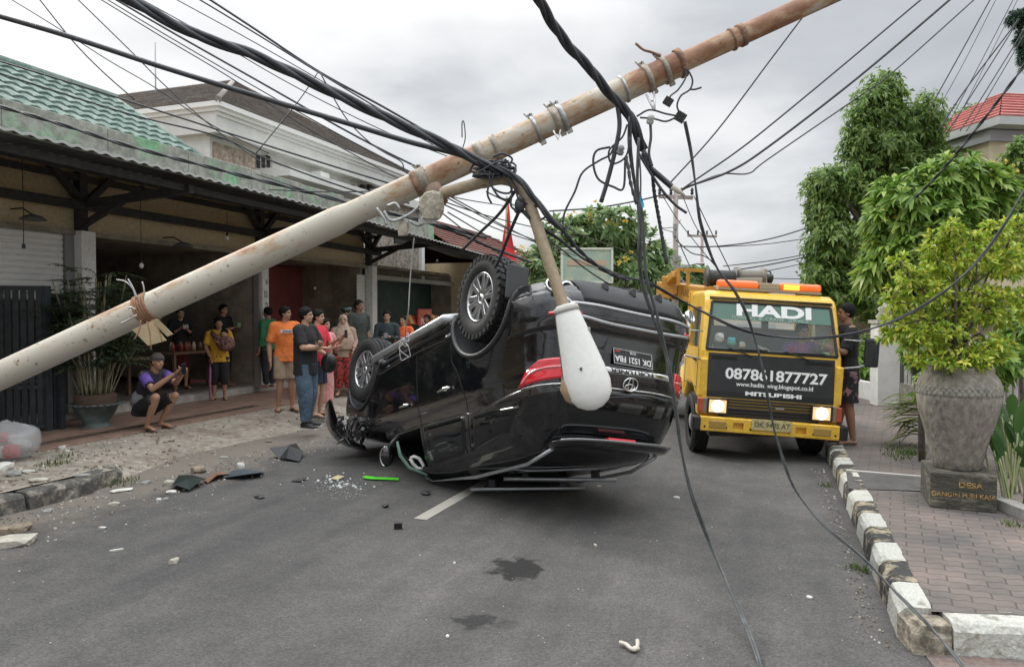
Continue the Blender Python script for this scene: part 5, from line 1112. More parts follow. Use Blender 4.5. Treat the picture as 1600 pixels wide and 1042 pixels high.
fan = [([(-5, -12), (18, 0), (98, 49), (170, 95), (242, 137), (330, 195), (420, 240)], .7), ([(50, -15), (62, 0), (115, 66), (160, 112), (210, 156)], .9), ([(110, -12), (122, 0), (202, 78), (262, 138), (340, 205), (420, 262)], .8), ([(140, -10), (158, 0), (248, 55), (354, 118), (480, 200), (640, 290)], .8), ([(150, -10), (168, 0), (259, 55), (400, 137), (520, 205), (660, 280)], .8), ([(165, -10), (181, 0), (276, 55), (400, 125), (560, 215), (690, 280)], 1.4), ([(255, -12), (276, 0), (400, 68), (560, 160), (700, 240)], .7), ([(295, -10), (312, 0), (400, 53), (497, 113), (620, 186), (720, 235)], 1.1), ([(312, -10), (328, 0), (400, 47), (498, 112), (600, 168), (700, 226), (720, 240)], 1.6), ([(205, -8), (222, 0), (330, 60), (460, 135), (600, 205), (700, 245)], .7)]
thin(fan, 'overhead_wire', 'wire', [f'thin overhead wire of the upper left fan, {ordn[k]} from the left' for k in (0, 1, 2, 3, 4, 5, 7, 8, 9, 6)], 'wires fanning across the upper left sky')
thin([([(-20, 90), (0, 96), (150, 142), (400, 222), (560, 272), (670, 305)], 1.3), ([(-20, 110), (0, 115), (200, 178), (340, 213), (420, 250), (560, 300), (640, 318)], 1.2), ([(400, 240), (465, 160), (497, 113)], .8), ([(499, 112), (538, 181), (573, 219), (600, 238), (627, 253), (632, 268), (646, 274)], .9), ([(420, 296), (500, 300), (600, 298), (680, 290)], .9), ([(400, 272), (520, 312), (600, 340)], .8)], 'service_wire', 'wire',
     ['upper wire crossing the green tiled roof towards the pole', 'lower thin wire crossing the green tiled roof towards the pole', 'short slanting tie wire between the upper left cables', 'crinkled loose wire wandering down to the pole clamp', 'thin slack wire level with the balcony of the white house', 'thin wire slanting in front of the white house balcony'], 'service wires before the houses', d=5.2)
rt_ = [([(1460, -15), (1439, 0), (1320, 100), (1200, 199), (1147, 240), (1090, 279), (1060, 300)], 1.4), ([(1500, -14), (1484, 0), (1340, 122), (1200, 230), (1140, 268), (1080, 290), (1060, 300)], 1.9), ([(1536, -15), (1522, 0), (1393, 115), (1344, 150), (1200, 249), (1170, 271), (1130, 272), (1092, 285), (1060, 300)], 1.2), ([(1270, 8), (1262, 17), (1200, 99), (1120, 205), (1048, 285)], 1.3)]
thin(rt_, 'overhead_wire', 'wire', ['thin overhead wire right of the pole top, uppermost of those meeting at the far pole', 'thickest overhead wire from the top right edge to the far pole', 'overhead wire with a loose wavy end passing the big tree top', 'short steep wire hanging from the pole top towards the far pole'], 'wires right of the fallen pole', d=9, rpx=.95)
r2_ = [([(1560, -25), (1547, 0), (1500, 85), (1450, 175)], 1.2), ([(1568, -25), (1556, 0), (1505, 100), (1455, 190)], .6), ([(1592, -20), (1583, 0), (1505, 150), (1470, 215)], .7), ([(1600, -20), (1590, 0), (1520, 140), (1480, 215)], .6), ([(1590, 30), (1583, 42), (1508, 141), (1466, 205)], 1.3), ([(1592, 30), (1584, 44), (1514, 155), (1478, 210)], 1.1), ([(1600, 44), (1593, 58), (1525, 167), (1500, 205)], 1.0), ([(1602, 50), (1596, 62), (1532, 170), (1510, 205)], .8)]
thin(r2_, 'overhead_wire', 'wire', [f'steep thin wire of the top right bundle, {ordn[i]} from the left' for i in range(8)], 'steep wires over the trees at top right', d=10, rpx=.85)
cable('power_cable', [(1640, 40, 5.5), (1600, 103, 5.6), (1537, 187, 5.8), (1476, 262, 6.2), (1430, 310, 6.6)], 2.4, 'thick dark cable slanting past the red roofed house at the right edge', strands=2, pitch=.3)
fw_ = [([(858, 330), (930, 325), (990, 315), (1038, 304)], 1.1), ([(1060, 385), (1120, 385), (1200, 374), (1275, 352)], .9), ([(1120, 386), (1200, 381), (1290, 368)], .6), ([(1130, 416), (1200, 408), (1268, 396)], .7), ([(1150, 422), (1210, 412), (1275, 398)], .9), ([(1190, 425), (1240, 415), (1280, 405)], .6), ([(1170, 432), (1210, 435), (1260, 436)], .6), ([(1034, 304), (1060, 345), (1100, 395), (1130, 430)], .6), ([(1066, 305), (1085, 350), (1100, 372)], .6), ([(1084, 306), (1110, 360), (1142, 425)], .7), ([(1056, 375), (1080, 395), (1100, 400), (1118, 412)], .8), ([(1058, 372), (1075, 410), (1090, 440)], .7)]
thin(fw_, 'far_wire', 'wire', ['thin wire running left from the far pole crossarm over the flowering tree', 'highest far wire between the second pole and the big tree', 'fine wire just below the highest far wire', 'fine far wire above the winch drums', 'darker far wire above the winch drums reaching the big tree', 'short fine wire close to the big tree above the beacon', 'lowest far wire just over the tow truck cab', 'wire drooping from the left insulator of the far pole', 'wire joining the two far poles', 'wire drooping from the right insulator of the far pole', 'slack tangled wire beside the far pole shaft', 'wire slanting down from the far pole to the street'], 'far wires at the end of the street', d=24)
for i, (a, c) in enumerate([((690, 300), (960, 432)), ((700, 310), (900, 400)), ((680, 325), (830, 425)), ((700, 332), (860, 412)), ((690, 318), (880, 392)), ((760, 300), (1000, 400)), ((650, 300), (900, 370)), ((640, 285), (790, 322))]):
    cable('service_wire', [(a[0], a[1], 6), ((a[0]+c[0])/2, (a[1]+c[1])/2+6, 8), (c[0], c[1], 11)], .9, f'thin wire running back under the lamp arm towards the flowering tree, {ordn[i]} from the top', 'wires under the lamp arm')
# cables hanging from the break
cable('hanging_cable', [(985, 182, 4.1), (984, 230, 4.15), (992, 290, 4.2), (1000, 350, 4.2), (1001, 430, 4.25), (1022, 500, 4.3), (1042, 560, 4.35), (1056, 640, 4.4), (1064, 700, 4.45), (1080, 770, 4.5), (1110, 850, 4.5), (1145, 930, 4.2), (1175, 1000, 3.85), (1200, 1080, 3.5)], 3.4, 'grey cable hanging in front of the car tail down to the road at bottom centre', strands=2, pitch=1.6)
cable('hanging_cable', [(998, 215, 4.12), (996, 290, 4.15), (1004, 340, 4.15), (1010, 430, 4.2), (1030, 505, 4.28), (1050, 590, 4.4)], 2.4, 'second thinner cable hanging beside the first before the car tail')
cable('hanging_cable', [(1070, 190, 4.2), (1080, 240, 4.25), (1088, 300, 4.3), (1095, 350, 4.4), (1118, 415, 4.5), (1148, 455, 4.6), (1170, 500, 4.7), (1190, 570, 4.8), (1203, 640, 4.9), (1215, 690, 5.0), (1240, 760, 5.0), (1285, 818, 4.85), (1345, 868, 4.6), (1400, 925, 4.1), (1450, 975, 3.68), (1505, 1040, 3.22), (1540, 1090, 2.95)], 2.6, 'long loose cable falling past the tow truck and across the striped kerb', strands=2, pitch=1.2)
cable('broken_cable', [(1005, 235, 4.15), (1018, 262, 4.15), (1022, 300, 4.18), (1030, 345, 4.2), (1037, 385, 4.2), (1043, 420, 4.2)], 3.4, 'short twisted black cable end dangling free in the middle', strands=3, pitch=.09)
cable('broken_cable', [(964, 160, 4.1), (968, 195, 4.1), (962, 232, 4.1), (950, 280, 4.1), (939, 316, 4.1)], 3.6, 'stiff cut black cable end left of the dangling bunch')
cable('broken_cable', [(1006, 238, 4.15), (1012, 258, 4.15), (1030, 275, 4.15), (1052, 294, 4.15)], 4.6, 'thick cut cable end with a frayed pale tip pointing at the far pole')
b = MB(); a, c = PD(1050, 291, 4.14), PD(1070, 306, 4.14); b.tube([a, a.lerp(c, .5), c], [.019, .016, .006], 8); tag(b.build('frayed_tip', mat('pale_insulation', (.55, .50, .42), .8)), 'pale frayed insulation tip on the thick cut cable', 'cable end')
cable('broken_cable', [(998, 240, 4.13), (1015, 268, 4.13), (1035, 298, 4.13), (1055, 320, 4.13), (1073, 333, 4.13)], 2.2, 'thin stiff cable end curving right under the thick one')
cable('loop_wire', [(961, 225, 4.1), (953, 242, 4.1), (935, 252, 4.1), (910, 270, 4.1), (898, 300, 4.1), (883, 330, 4.1), (879, 352, 4.1), (878, 368, 4.1)], 1.8, 'thin wire curling down on the left to beside the lamp arm')
cable('loop_wire', [(953, 230, 4.1), (932, 236, 4.1), (927, 255, 4.1), (935, 280, 4.1), (958, 292, 4.1), (974, 294, 4.1), (977, 248, 4.1)], 1.8, 'looped black wire hanging like a ring in the dangling bunch')
cable('loop_wire', [(980, 195, 4.1), (972, 215, 4.1), (952, 235, 4.1), (955, 255, 4.1), (970, 252, 4.1), (980, 240, 4.1), (984, 215, 4.1)], 1.6, 'small tight wire loop near the cable crossing')
cable('loop_wire', [(995, 182, 4.1), (1015, 172, 4.1), (1040, 178, 4.1), (1056, 181, 4.1)], 1.5, 'upper wire joining the crossing to the finned connector')
cable('loop_wire', [(1056, 184, 4.1), (1040, 190, 4.1), (1022, 186, 4.1), (1000, 184, 4.1)], 1.5, 'lower wire joining the crossing to the finned connector')
cable('loop_wire', [(1070, 105, 4.15), (1072, 120, 4.15), (1060, 140, 4.15), (1048, 150, 4.15), (1044, 160, 4.15)], 1.4, 'short wire between the pole joint and the upper connector')
cable('loop_wire', [(1074, 108, 4.15), (1082, 125, 4.15), (1078, 140, 4.15), (1064, 150, 4.15), (1058, 165, 4.15), (1062, 178, 4.15)], 1.4, 'small loop of wire right of the upper connector')
cable('loop_wire', [(1078, 140, 4.15), (1086, 140, 4.15), (1096, 137, 4.15)], 1.5, 'tiny stub of wire sticking out right of the pole joint')
cable('hanging_cable', [(1016, 190, 4.12), (1017, 215, 4.12), (1014, 240, 4.12), (1019, 260, 4.12)], 2.2, 'straight short cable under the white insulator')
cable('hanging_cable', [(978, 245, 4.1), (982, 262, 4.1), (985, 285, 4.1), (995, 320, 4.12)], 3.2, 'ragged thick cable below the grey insulator', strands=2, pitch=.1)
cable('hanging_cable', [(999, 245, 4.12), (1001, 280, 4.12), (1000, 330, 4.12), (996, 400, 4.15)], 1.4, 'fine straight wire in the dangling bunch')
for p, s_, lab in (((1044, 159, 4.15), .024, 'upper small finned connector hanging by the pole joint'), ((1063, 183, 4.15), .028, 'lower finned connector where the long loose cable starts')):
    r = empty('finned_connector', PD(*p)); tag(r, lab, 'connector', 'finned connectors'); b = MB(); rot = Matrix.Rotation(.6, 3, 'Y')
    for i in range(6): b.box(rot @ Vector(((i-2.5)*s_*.34, 0, 0)), (s_*.18, s_*1.2, s_*1.9), rot=rot)
    b.box((0, 0, 0), (s_*1.8, s_*.7, s_*1.2), rot=rot); b.build('fins', mat('connector_black', (.04, .038, .035), .6), r)
for p, lab, c_ in (((970, 234, 4.08), 'grey insulator in the tangle of hanging cables', (.25, .25, .25)), ((1017, 186, 4.1), 'white insulator at the end of the steel bracket', (.5, .5, .48))):
    b = MB(); b.lathe([(.001, -.03), (.018, -.028), (.022, -.012), (.014, -.004), (.02, .008), (.014, .02), (.001, .028)], 14); o = b.build('insulator', mat('ins_%d' % int(c_[0]*100), c_, .4), loc=PD(*p), rot=(.5, .4, 0)); tag(o, lab, 'insulator')
b = MB(); b.tube([PD(1010, 148, 4.2), PD(1022, 173, 4.12)], .006, 6); b.tube([PD(1022, 144, 4.2), PD(1023, 172, 4.12)], .006, 6); b.tube([PD(1013, 158, 4.17), PD(1022, 158, 4.17)], .005, 6); P2(b.build('steel_bracket', galv))
b = MB(); b.tube([PD(865, 205, 4.2), PD(872, 218, 4.15), PD(876, 204, 4.2)], .006, 6); P2(b.build('steel_bracket', galv))
b = MB(); b.tube(smoothline([PD(x, y, 4.3) for x, y in ((1032, 88), (1018, 82), (1005, 78), (993, 68))], 4), [.010]*3+[.008]*10, 6); P2(b.build('bent_rod', rband))
b = MB(); b.tube(smoothline([PD(x, y, 4.3) for x, y in ((723, 232), (727, 215), (725, 192), (722, 192), (722, 215))], 5), .0035, 6); P2(b.build('wire_loop', blackmetal))
# stays, ball connector and tangles by the lamp arm
cable('stay_rod', [(722, 391, 4.5), (745, 368, 4.4), (780, 334, 4.25), (806, 297, 4.1)], 2.6, 'stiff black rod leaning from the awning end up to the lamp arm')
cable('stay_rod', [(777, 412, 4.6), (784, 396, 4.5), (798, 360, 4.3), (812, 328, 4.15)], 2.6, 'stiff black rod from the raised wheel up to the round connector')
b = MB(); b.ell((0, 0, 0), (.03, .03, .045), n=10); b.ell((.012, -.01, .03), (.02, .02, .02)); b.ell((-.014, 0, -.025), (.02, .02, .02)); tag(b.build('cable_joint', cable_m, loc=PD(812, 321, 4.1)), 'lumpy black cable joint beside the bend of the lamp arm', 'connector')
cable('drop_cable', [(815, 328, 4.1), (840, 352, 4.1), (875, 375, 4.15), (905, 400, 4.2), (935, 416, 4.3), (970, 432, 4.6), (1010, 440, 5.0), (1050, 462, 5.2), (1100, 488, 5.3), (1150, 512, 5.4), (1205, 525, 5.4), (1280, 528, 5.4), (1350, 517, 5.4), (1420, 490, 5.4), (1480, 452, 5.4), (1530, 405, 5.4), (1570, 350, 5.4), (1610, 280, 5.4)], 2.6, 'pair of black cables sagging across the tow truck windshield to the right edge', strands=2, pitch=1.5)
cable('drop_cable', [(855, 372, 4.1), (880, 392, 4.1), (915, 420, 4.15), (948, 442, 4.2)], 1.2, 'thin wire crossing the green signboard')
for i, pts in enumerate([[(772, 270), (768, 290), (780, 300), (795, 302), (800, 295)], [(765, 268), (766, 285), (778, 306), (792, 312), (800, 305)], [(785, 272), (795, 285), (800, 300), (798, 320), (806, 330)], [(795, 275), (805, 290), (808, 305), (812, 315)], [(763, 290), (762, 305), (768, 318)], [(790, 250), (796, 258), (792, 262), (786, 256), (790, 248)], [(770, 245), (785, 240), (800, 248), (795, 258)], [(820, 318), (845, 325), (852, 338), (842, 345)]]):
    cable('tangled_wire', [(x, y, 4.1) for x, y in pts], 1.7, ['curl of wire under the lamp arm bend, leftmost', 'second curl of wire under the lamp arm bend', 'twisted wire between the cable bundle and the round joint', 'short straight wire right of the lamp arm bend', 'frayed stub hanging left under the lamp arm', 'small wire knot on top of the cable bundle', 'loop of wire where the cable bundle crosses the pole', 'hook of wire right of the round joint'][i], 'wire tangle at the lamp arm')
b = MB(); random.seed(5)
for i in range(9): b.tube(smoothline([PD(745+random.uniform(-10, 60), 262+random.uniform(-12, 14), 4.12+random.uniform(-.03, .05)) for _ in range(5)], 4), .006, 5)
tag(b.build('tangled_wire', cable_m, fix=False), 'dense dark knot of wires where the twisted cable passes under the pole', 'wire')
cable('hanging_string', [(647, 372, 4.4), (643, 410, 4.4), (640, 450, 4.4), (638, 487, 4.4), (634, 512, 4.6), (634, 530, 5.2)], 1.0, 'pale string hanging from the pole bracket to the car sill', m=mat('pale_string', (.35, .35, .34), .8))
b = MB(); b.grid(lambda u, v: PD(998+4*u+5*v, 308+16*v+3*math.sin(u*5), 4.08+.01*math.sin(u*9+v*7)), [0, .3, .6, 1], [0, .3, .6, 1]); tag(b.build('plastic_scrap', mat('blue_plastic', (.08, .35, .55), .4)), 'small blue plastic scrap caught on the hanging cables', 'plastic scrap')
# ================================================================ far poles and street lamp
pm = mat('far_pole_paint', (.36, .30, .27), .7, var=.3, scale=1)
def upole(px, top, d, label, arm, red=False):
    t = PD(px, top, d); r = empty('utility_pole', (t.x, t.y, 0)); tag(r, label, 'utility pole', 'utility poles at the end of the street')
    b = MB(); b.tube([(0, 0, 0), (0, 0, t.z*.5), (0, 0, t.z)], [.13, .10, .08], 10); b.build('shaft', pm, r)
    b = MB(); b.bar(-RT*arm, RT*arm+Vector((0, 0, -.05)), .10, .12); o = b.build('crossarm', pm, r); o.location = (0, 0, t.z-.15)
    for k in (-1, -.3, .35, 1):
        b = MB(); b.lathe([(.04, 0), (.06, .05), (.04, .1), (.06, .16), (.03, .24)], 8); o = b.build('insulator', blackmetal, r); o.location = RT*arm*.95*k+Vector((0, 0, t.z-.1))
    b = MB(); random.seed(int(px))
    for i in range(10):
        z = t.z*random.uniform(.35, .8); b.box((random.uniform(-.12, .12), -.1, z), (.12, .1, random.uniform(.06, .3)))
        b.tube(smoothline([(random.uniform(-.5, .5), 0, z+random.uniform(-.4, .3)), (0, -.1, z), (random.uniform(-.6, .6), 0, z+random.uniform(-.5, .3))], 4), .018, 4)
    b.build('line_fittings', galv, r); return r
upole(1056, 300, 25, 'tall far utility pole with one crossarm and tangled line fittings', .58)
upole(1097, 364, 40, 'smaller far utility pole behind the crane', .8)
t = PD(1058, 415, 27); r = empty('far_street_lamp', (t.x, t.y, 0)); tag(r, 'grey curved street lamp near the far poles', 'street lamp'); b = MB()
b.tube(smoothline([(0, 0, 0), (0, 0, 2), (0, 0, t.z-.4), RT*.15+Vector((0, 0, t.z-.08)), RT*.75+Vector((0, 0, t.z+.08))], 5), .035, 6); b.build('lamp_post', galv, r); b = MB(); b.ell(RT*.85+Vector((0, 0, t.z+.07)), (.16, .1, .05)); b.build('lamp_head', galv, r)
cable('stay_wire', [(1040, 365, 25), (1048, 340, 25), (1056, 318, 25)], 1.4, 'red and white stay leaning on the far pole', m=mat('faded_red', (.4, .15, .12), .7)) if False else None
# ================================================================ green signboard before the flowering tree
s = PD(917, 415, 13.2); r = empty('signboard', (s.x, s.y, 0)); tag(r, 'faded pale green signboard on posts before the flowering tree', 'signboard')
sr = Matrix.Rotation(YAW, 3, 'Z'); w_ = 78*13.2/1150; h_ = 52*13.2/1150
sgm = mat('faded_green_sign', (.36, .50, .42), .5, var=.12, scale=5, col2=(.50, .52, .40), t0=.42, t1=.7)
b = MB(); b.box((0, 0, s.z), (w_, .05, h_), rot=sr); b.build('sign_panel', sgm, r)
b = MB(); b.box((0, 0, 0), (w_*.78, .01, h_*.17), rot=sr); o = b.build('sign_band', mat('faded_orange_band', (.58, .48, .34), .6, var=.2, scale=20, col2=(.5, .36, .26)), r); o.location = (-FW.x*.03, -FW.y*.03, s.z+.05)
b = MB()
for dx, dz, ww, hh in ((0, h_/2, w_+.04, .035), (0, -h_/2, w_+.04, .035), (w_/2, 0, .04, h_), (-w_/2, 0, .04, h_)): b.box(sr @ Vector((dx, -.01, 0))+Vector((0, 0, s.z+dz)), (ww, .07, hh), rot=sr)
b.build('sign_frame', mat('pale_frame', (.62, .66, .58), .5), r)
for k in (-1, 1): b = MB(); b.tube([sr @ Vector((k*w_*.35, .05, 0)), sr @ Vector((k*w_*.35, .05, s.z))], .03, 8); b.build('post', galv, r)
# ================================================================ vegetation
def leaves(name, m, parent, C, D, Nn, Ln, Wd, bend=.25, fold=.15):
    """C base points, D directions, Nn leaf normals (n x 3), Ln lengths, Wd widths"""
    C = np.asarray(C); D = np.asarray(D); D = D/np.linalg.norm(D, axis=1, keepdims=True); S = np.cross(D, Nn); S /= np.linalg.norm(S, axis=1, keepdims=True)+1e-9; U = np.cross(S, D)
    Ln = np.asarray(Ln)[:, None]; Wd = np.asarray(Wd)[:, None]; n = len(C)
    m1 = C+D*Ln*.45+U*0; l1 = m1+S*Wd+U*Wd*fold; r1 = m1-S*Wd+U*Wd*fold; t = C+D*Ln*(1-bend*.3)-np.array([[0, 0, 1]])*Ln*bend
    V = np.stack([C, l1, m1, r1, t], 1).reshape(-1, 3); i = np.arange(n)[:, None]*5
    Fc = np.concatenate([i+np.array([[0, 2, 1]]), i+np.array([[0, 3, 2]]), i+np.array([[1, 2, 4]]), i+np.array([[2, 3, 4]])], 1).reshape(-1, 3)
    me = bpy.data.meshes.new(name); me.vertices.add(len(V)); me.vertices.foreach_set('co', V.ravel()); me.loops.add(len(Fc)*3); me.polygons.add(len(Fc))
    me.loops.foreach_set('vertex_index', Fc.ravel().astype(np.int32)); me.polygons.foreach_set('loop_start', np.arange(0, len(Fc)*3, 3, dtype=np.int32)); me.polygons.foreach_set('loop_total', np.full(len(Fc), 3, dtype=np.int32))
    me.update(calc_edges=True); me.materials.append(m); o = bpy.data.objects.new(name, me); col.objects.link(o)
    if parent: o.parent = parent
    return o
def unit(v): return v/(np.linalg.norm(v, axis=-1, keepdims=True)+1e-9)
def crown(blobs, n_tips, per, ln, wd, spread, name, m, parent, shell=.55, up=.35, bend=.3, droop=0., jit=.3, twig=0., off=None):
    """blobs: (x,y,z,rx,ry,rz) ; tips sit through the blobs, denser to the outside; each tip carries a whorl of leaves"""
    B = np.array(blobs); vol = B[:, 3]*B[:, 4]*B[:, 5]; pick = rng.choice(len(B), n_tips, p=vol**.7/(vol**.7).sum()); d = unit(rng.normal(size=(n_tips, 3))); rr = (shell+(1-shell)*rng.random(n_tips)**.6)*(1+.10*rng.normal(size=n_tips))
    T = B[pick, :3]+d*B[pick, 3:]*rr[:, None]; O = unit(d/B[pick, 3:]*B[pick, 3:].mean()+np.array([0, 0, up-droop]))
    C = np.repeat(T, per, 0); OO = np.repeat(O, per, 0); q = rng.normal(size=C.shape); q = unit(q-OO*(q*OO).sum(1, keepdims=True)); ang = np.abs(rng.normal(spread, jit, size=(len(C), 1)))
    D = OO*np.cos(ang)+q*np.sin(ang); D[:, 2] -= droop*.6; D = unit(D); C = C+OO*rng.uniform(-1, 1, size=(len(C), 1))*ln*twig
    L_ = ln*rng.uniform(.6, 1.15, len(C)); nn = unit(OO+.4*rng.normal(size=C.shape)+np.array([0, 0, .5])); o = leaves(name, m, parent, C-(0 if off is None else np.array(off)), D, nn, L_, wd*L_/ln, bend); return T, O
def B_(px, py, rx, ry, d, rz=None): p = PD(px, py, d); k = d/1150; return (p.x, p.y, p.z, rx*k, (rz or rx)*k, ry*k)
def tree(name, label, cat, base, blobs, trunk_r, bark, leafm, group=None, part='crown', fork=.35, **kw):
    r = empty(name, base); tag(r, label, cat, group); bs = [(b[0]-base[0], b[1]-base[1], b[2]-base[2], b[3], b[4], b[5]) for b in blobs]
    T, O = crown(bs, name=part, m=leafm, parent=r, **kw); top = max(b[2] for b in bs)
    b = MB(); fk = Vector((0, 0, top*fork)); cx = np.mean([[q[0], q[1]] for q in bs], 0)
    fk.x, fk.y = cx[0]*.3, cx[1]*.3
    b.tube(smoothline([(0, 0, 0), fk*.5+Vector((.04, .02, 0)), fk], 4), [trunk_r*(1.25-.4*i/8) for i in range(9)], 10)
    for q in bs:
        c = Vector(q[:3]); mid = fk.lerp(c, .5)+Vector((random.uniform(-.1, .1), random.uniform(-.1, .1), .1)); P = smoothline([fk-Vector((0, 0, .05)), mid, c], 4); b.tube(P, [trunk_r*(.62-.45*i/(len(P)-1)) for i in range(len(P))], 7)
        for _ in range(5):
            k = T[rng.integers(len(T))]; 
            near = T[np.argsort(((T-np.array(q[:3]))**2).sum(1))[:60]]; k = near[rng.integers(len(near))]; b.tube([c, c.lerp(Vector(k), .5)+Vector((0, 0, .03)), Vector(k)], [trunk_r*.18, trunk_r*.12, trunk_r*.06], 5)
    b.build('trunk', bark, r); return r, T, O, bs
bark = mat('grey_bark', (.13, .11, .09), .9, var=.3, scale=12, bump=.8, bscale=20)
lf_dark = leafmat('deep_green_leaf', [(.08, .155, .04), (.14, .25, .06), (.22, .34, .08), (.34, .42, .13)], trans=.5)
lf_plum = leafmat('fresh_green_leaf', [(.10, .20, .035), (.17, .31, .05), (.26, .41, .07), (.40, .50, .13)], .45)
lf_plum2 = leafmat('mid_green_leaf', [(.11, .20, .08), (.18, .29, .11), (.27, .38, .16), (.38, .47, .22)], .45)
lf_yel = leafmat('yellow_green_leaf', [(.14, .26, .03), (.27, .42, .04), (.40, .52, .06), (.58, .62, .09), (.66, .58, .10)], .4)
flow = leafmat('yellow_petal', [(.65, .48, .06), (.75, .60, .15)], .5)
def blossoms(r, T, O, n, size, sel=None, m=flow):
    idx = rng.choice(len(T), min(n, len(T)), replace=False)
    if sel is not None: idx = [i for i in range(len(T)) if sel(T[i])]; idx = rng.choice(idx, min(n, len(idx)), replace=False)
    C, D, Q = [], [], []
    for i in idx:
        for c in range(4):
            p = T[i]+O[i]*size*1.4+rng.normal(size=3)*size*.9
            for k in range(5):
                q = rng.normal(size=3); C.append(p); D.append(unit(q+O[i]*.6)); Q.append(O[i]+.2*q)
    leaves('blossom', m, r, C, D, np.array(Q), np.full(len(C), size), np.full(len(C), size*.42), .1)
# flowering tree behind the car
d = 17; bl = [B_(952, 352, 50, 26, d), B_(893, 372, 48, 32, d), B_(858, 412, 44, 34, d), B_(930, 400, 66, 36, d+.6), B_(1000, 398, 42, 34, d+.3), B_(985, 425, 52, 26, d), B_(890, 432, 70, 20, d), B_(1022, 428, 22, 18, d+1)]
pb = PD(925, 500, d); r, T, O, _ = tree('flowering_tree', 'rounded frangipani like tree with yellow blossoms behind the overturned car', 'tree', Vector((pb.x, pb.y, 0)), bl, .14, bark, lf_plum2, n_tips=820, per=14, ln=.29, wd=.044, spread=1.0, shell=.5, up=.5, bend=.2)
blossoms(r, T, O, 13, .10, lambda t: t[0]*FW.x+t[1]*FW.y < -.1)
# big tree on the right
d = 15.5; bl = [B_(1290, 300, 34, 34, d), B_(1282, 395, 30, 30, d), B_(1272, 445, 22, 22, d), B_(1450, 265, 46, 34, d), B_(1382, 140, 30, 34, d), B_(1362, 165, 32, 34, d-.2), B_(1335, 235, 22, 26, d-.2), B_(1345, 200, 26, 30, d-.2), B_(1428, 185, 46, 36, d), B_(1458, 200, 22, 24, d), B_(1440, 240, 44, 30, d+.4), B_(1372, 240, 50, 40, d), B_(1300, 285, 38, 28, d-.3), B_(1350, 305, 52, 46, d), B_(1420, 320, 70, 50, d+1), B_(1290, 335, 30, 30, d-.2), B_(1305, 375, 40, 30, d-.4), B_(1278, 430, 24, 26, d-.4), B_(1330, 430, 48, 40, d), B_(1375, 470, 52, 32, d), B_(1306, 462, 30, 24, d-.2), B_(1400, 400, 60, 60, d+.6)]
pb = PD(1400, 500, d); tree('broadleaf_tree', 'tall dark green tree with an uneven crown on the right behind the tow truck', 'tree', Vector((pb.x, pb.y, .1)), bl, .2, bark, lf_dark, n_tips=5200, per=9, ln=.16, wd=.030, spread=1.15, shell=.3, up=.15, droop=.2, bend=.3, twig=.6)
d = 19; bl = [B_(1480, 215, 40, 28, d), B_(1515, 195, 26, 26, d), B_(1525, 270, 40, 30, d), B_(1470, 285, 40, 30, d), B_(1530, 235, 26, 30, d), B_(1465, 250, 34, 24, d)]
pb = PD(1500, 500, d); tree('broadleaf_tree', 'smaller rear tree between the big tree and the red roofed house', 'tree', Vector((pb.x, pb.y, .1)), bl, .15, bark, lf_dark, n_tips=1700, per=9, ln=.19, wd=.036, spread=1.1, shell=.35, up=.1, droop=.2, bend=.3, twig=.5)
# big leaved flowering tree on the right
d = 9.6; bl = [B_(1480, 282, 58, 34, d), B_(1420, 310, 54, 36, d), B_(1535, 300, 38, 42, d), B_(1390, 345, 40, 34, d), B_(1460, 345, 66, 40, d), B_(1540, 360, 50, 40, d+.3), B_(1410, 395, 56, 40, d), B_(1370, 420, 28, 30, d), B_(1480, 400, 50, 36, d+.4), B_(1430, 440, 54, 34, d+.2)]
pb = PD(1470, 520, d+.4); r, T, O, _ = tree('frangipani_tree', 'big leaved green tree with scattered yellow blossoms above the urn', 'tree', Vector((pb.x, pb.y, .16)), bl, .10, bark, lf_plum, n_tips=900, per=14, ln=.235, wd=.034, spread=1.0, shell=.5, up=.35, bend=.3)
blossoms(r, T, O, 26, .045)
# shrubs that enter at the right edge
d = 12; bl = [B_(1608, 262, 36, 44, d), B_(1620, 340, 50, 50, d), B_(1600, 230, 18, 14, d)]; pb = PD(1640, 520, d); tree('clipped_shrub_tree', 'dense green rounded tree cut by the right edge of the photo', 'tree', Vector((pb.x, pb.y, .16)), bl, .1, bark, lf_dark, n_tips=900, per=9, ln=.13, wd=.024, spread=1.1, shell=.5, up=.2)
d = 11; bl = [B_(1590, 28, 14, 12, d), B_(1606, 60, 16, 26, d), B_(1604, 90, 12, 22, d)]; pb = PD(1640, 520, d); r, T, O, bs_ = tree('conifer', 'dark conifer branch tip at the top right corner', 'tree', Vector((pb.x+.4, pb.y, .16)), bl, .08, bark, leafmat('conifer_needle', [(.02, .06, .03), (.04, .09, .05)]), n_tips=420, per=14, ln=.09, wd=.008, spread=.9, shell=.2, up=.2)
# hedge and far greenery (one leafy mass each)
def mass(name, label, cat, blobs, m, kind=None, **kw):
    r = empty(name, (blobs[0][0], blobs[0][1], .1)); b = [(q[0]-blobs[0][0], q[1]-blobs[0][1], q[2]-.1)+q[3:] for q in blobs]; crown(b, name='foliage', m=m, parent=r, **kw)
    bb = MB(); [bb.tube([(q[0]+random.uniform(-.3, .3), q[1], 0), (q[0], q[1], q[2]*.5), (q[0]+random.uniform(-.2, .2), q[1], q[2])], [.04, .03, .015], 5) for q in b]; bb.build('stems', bark, r); tag(r, label, cat); return r
mass('far_shrub', 'loose pale green bushes beyond the crane', 'bush', [B_(1040, 420, 22, 30, 32), B_(1075, 435, 26, 16, 32), B_(1010, 440, 24, 14, 32), B_(1095, 432, 18, 12, 32)], lf_plum2, n_tips=420, per=8, ln=.4, wd=.09, spread=1., shell=.2)
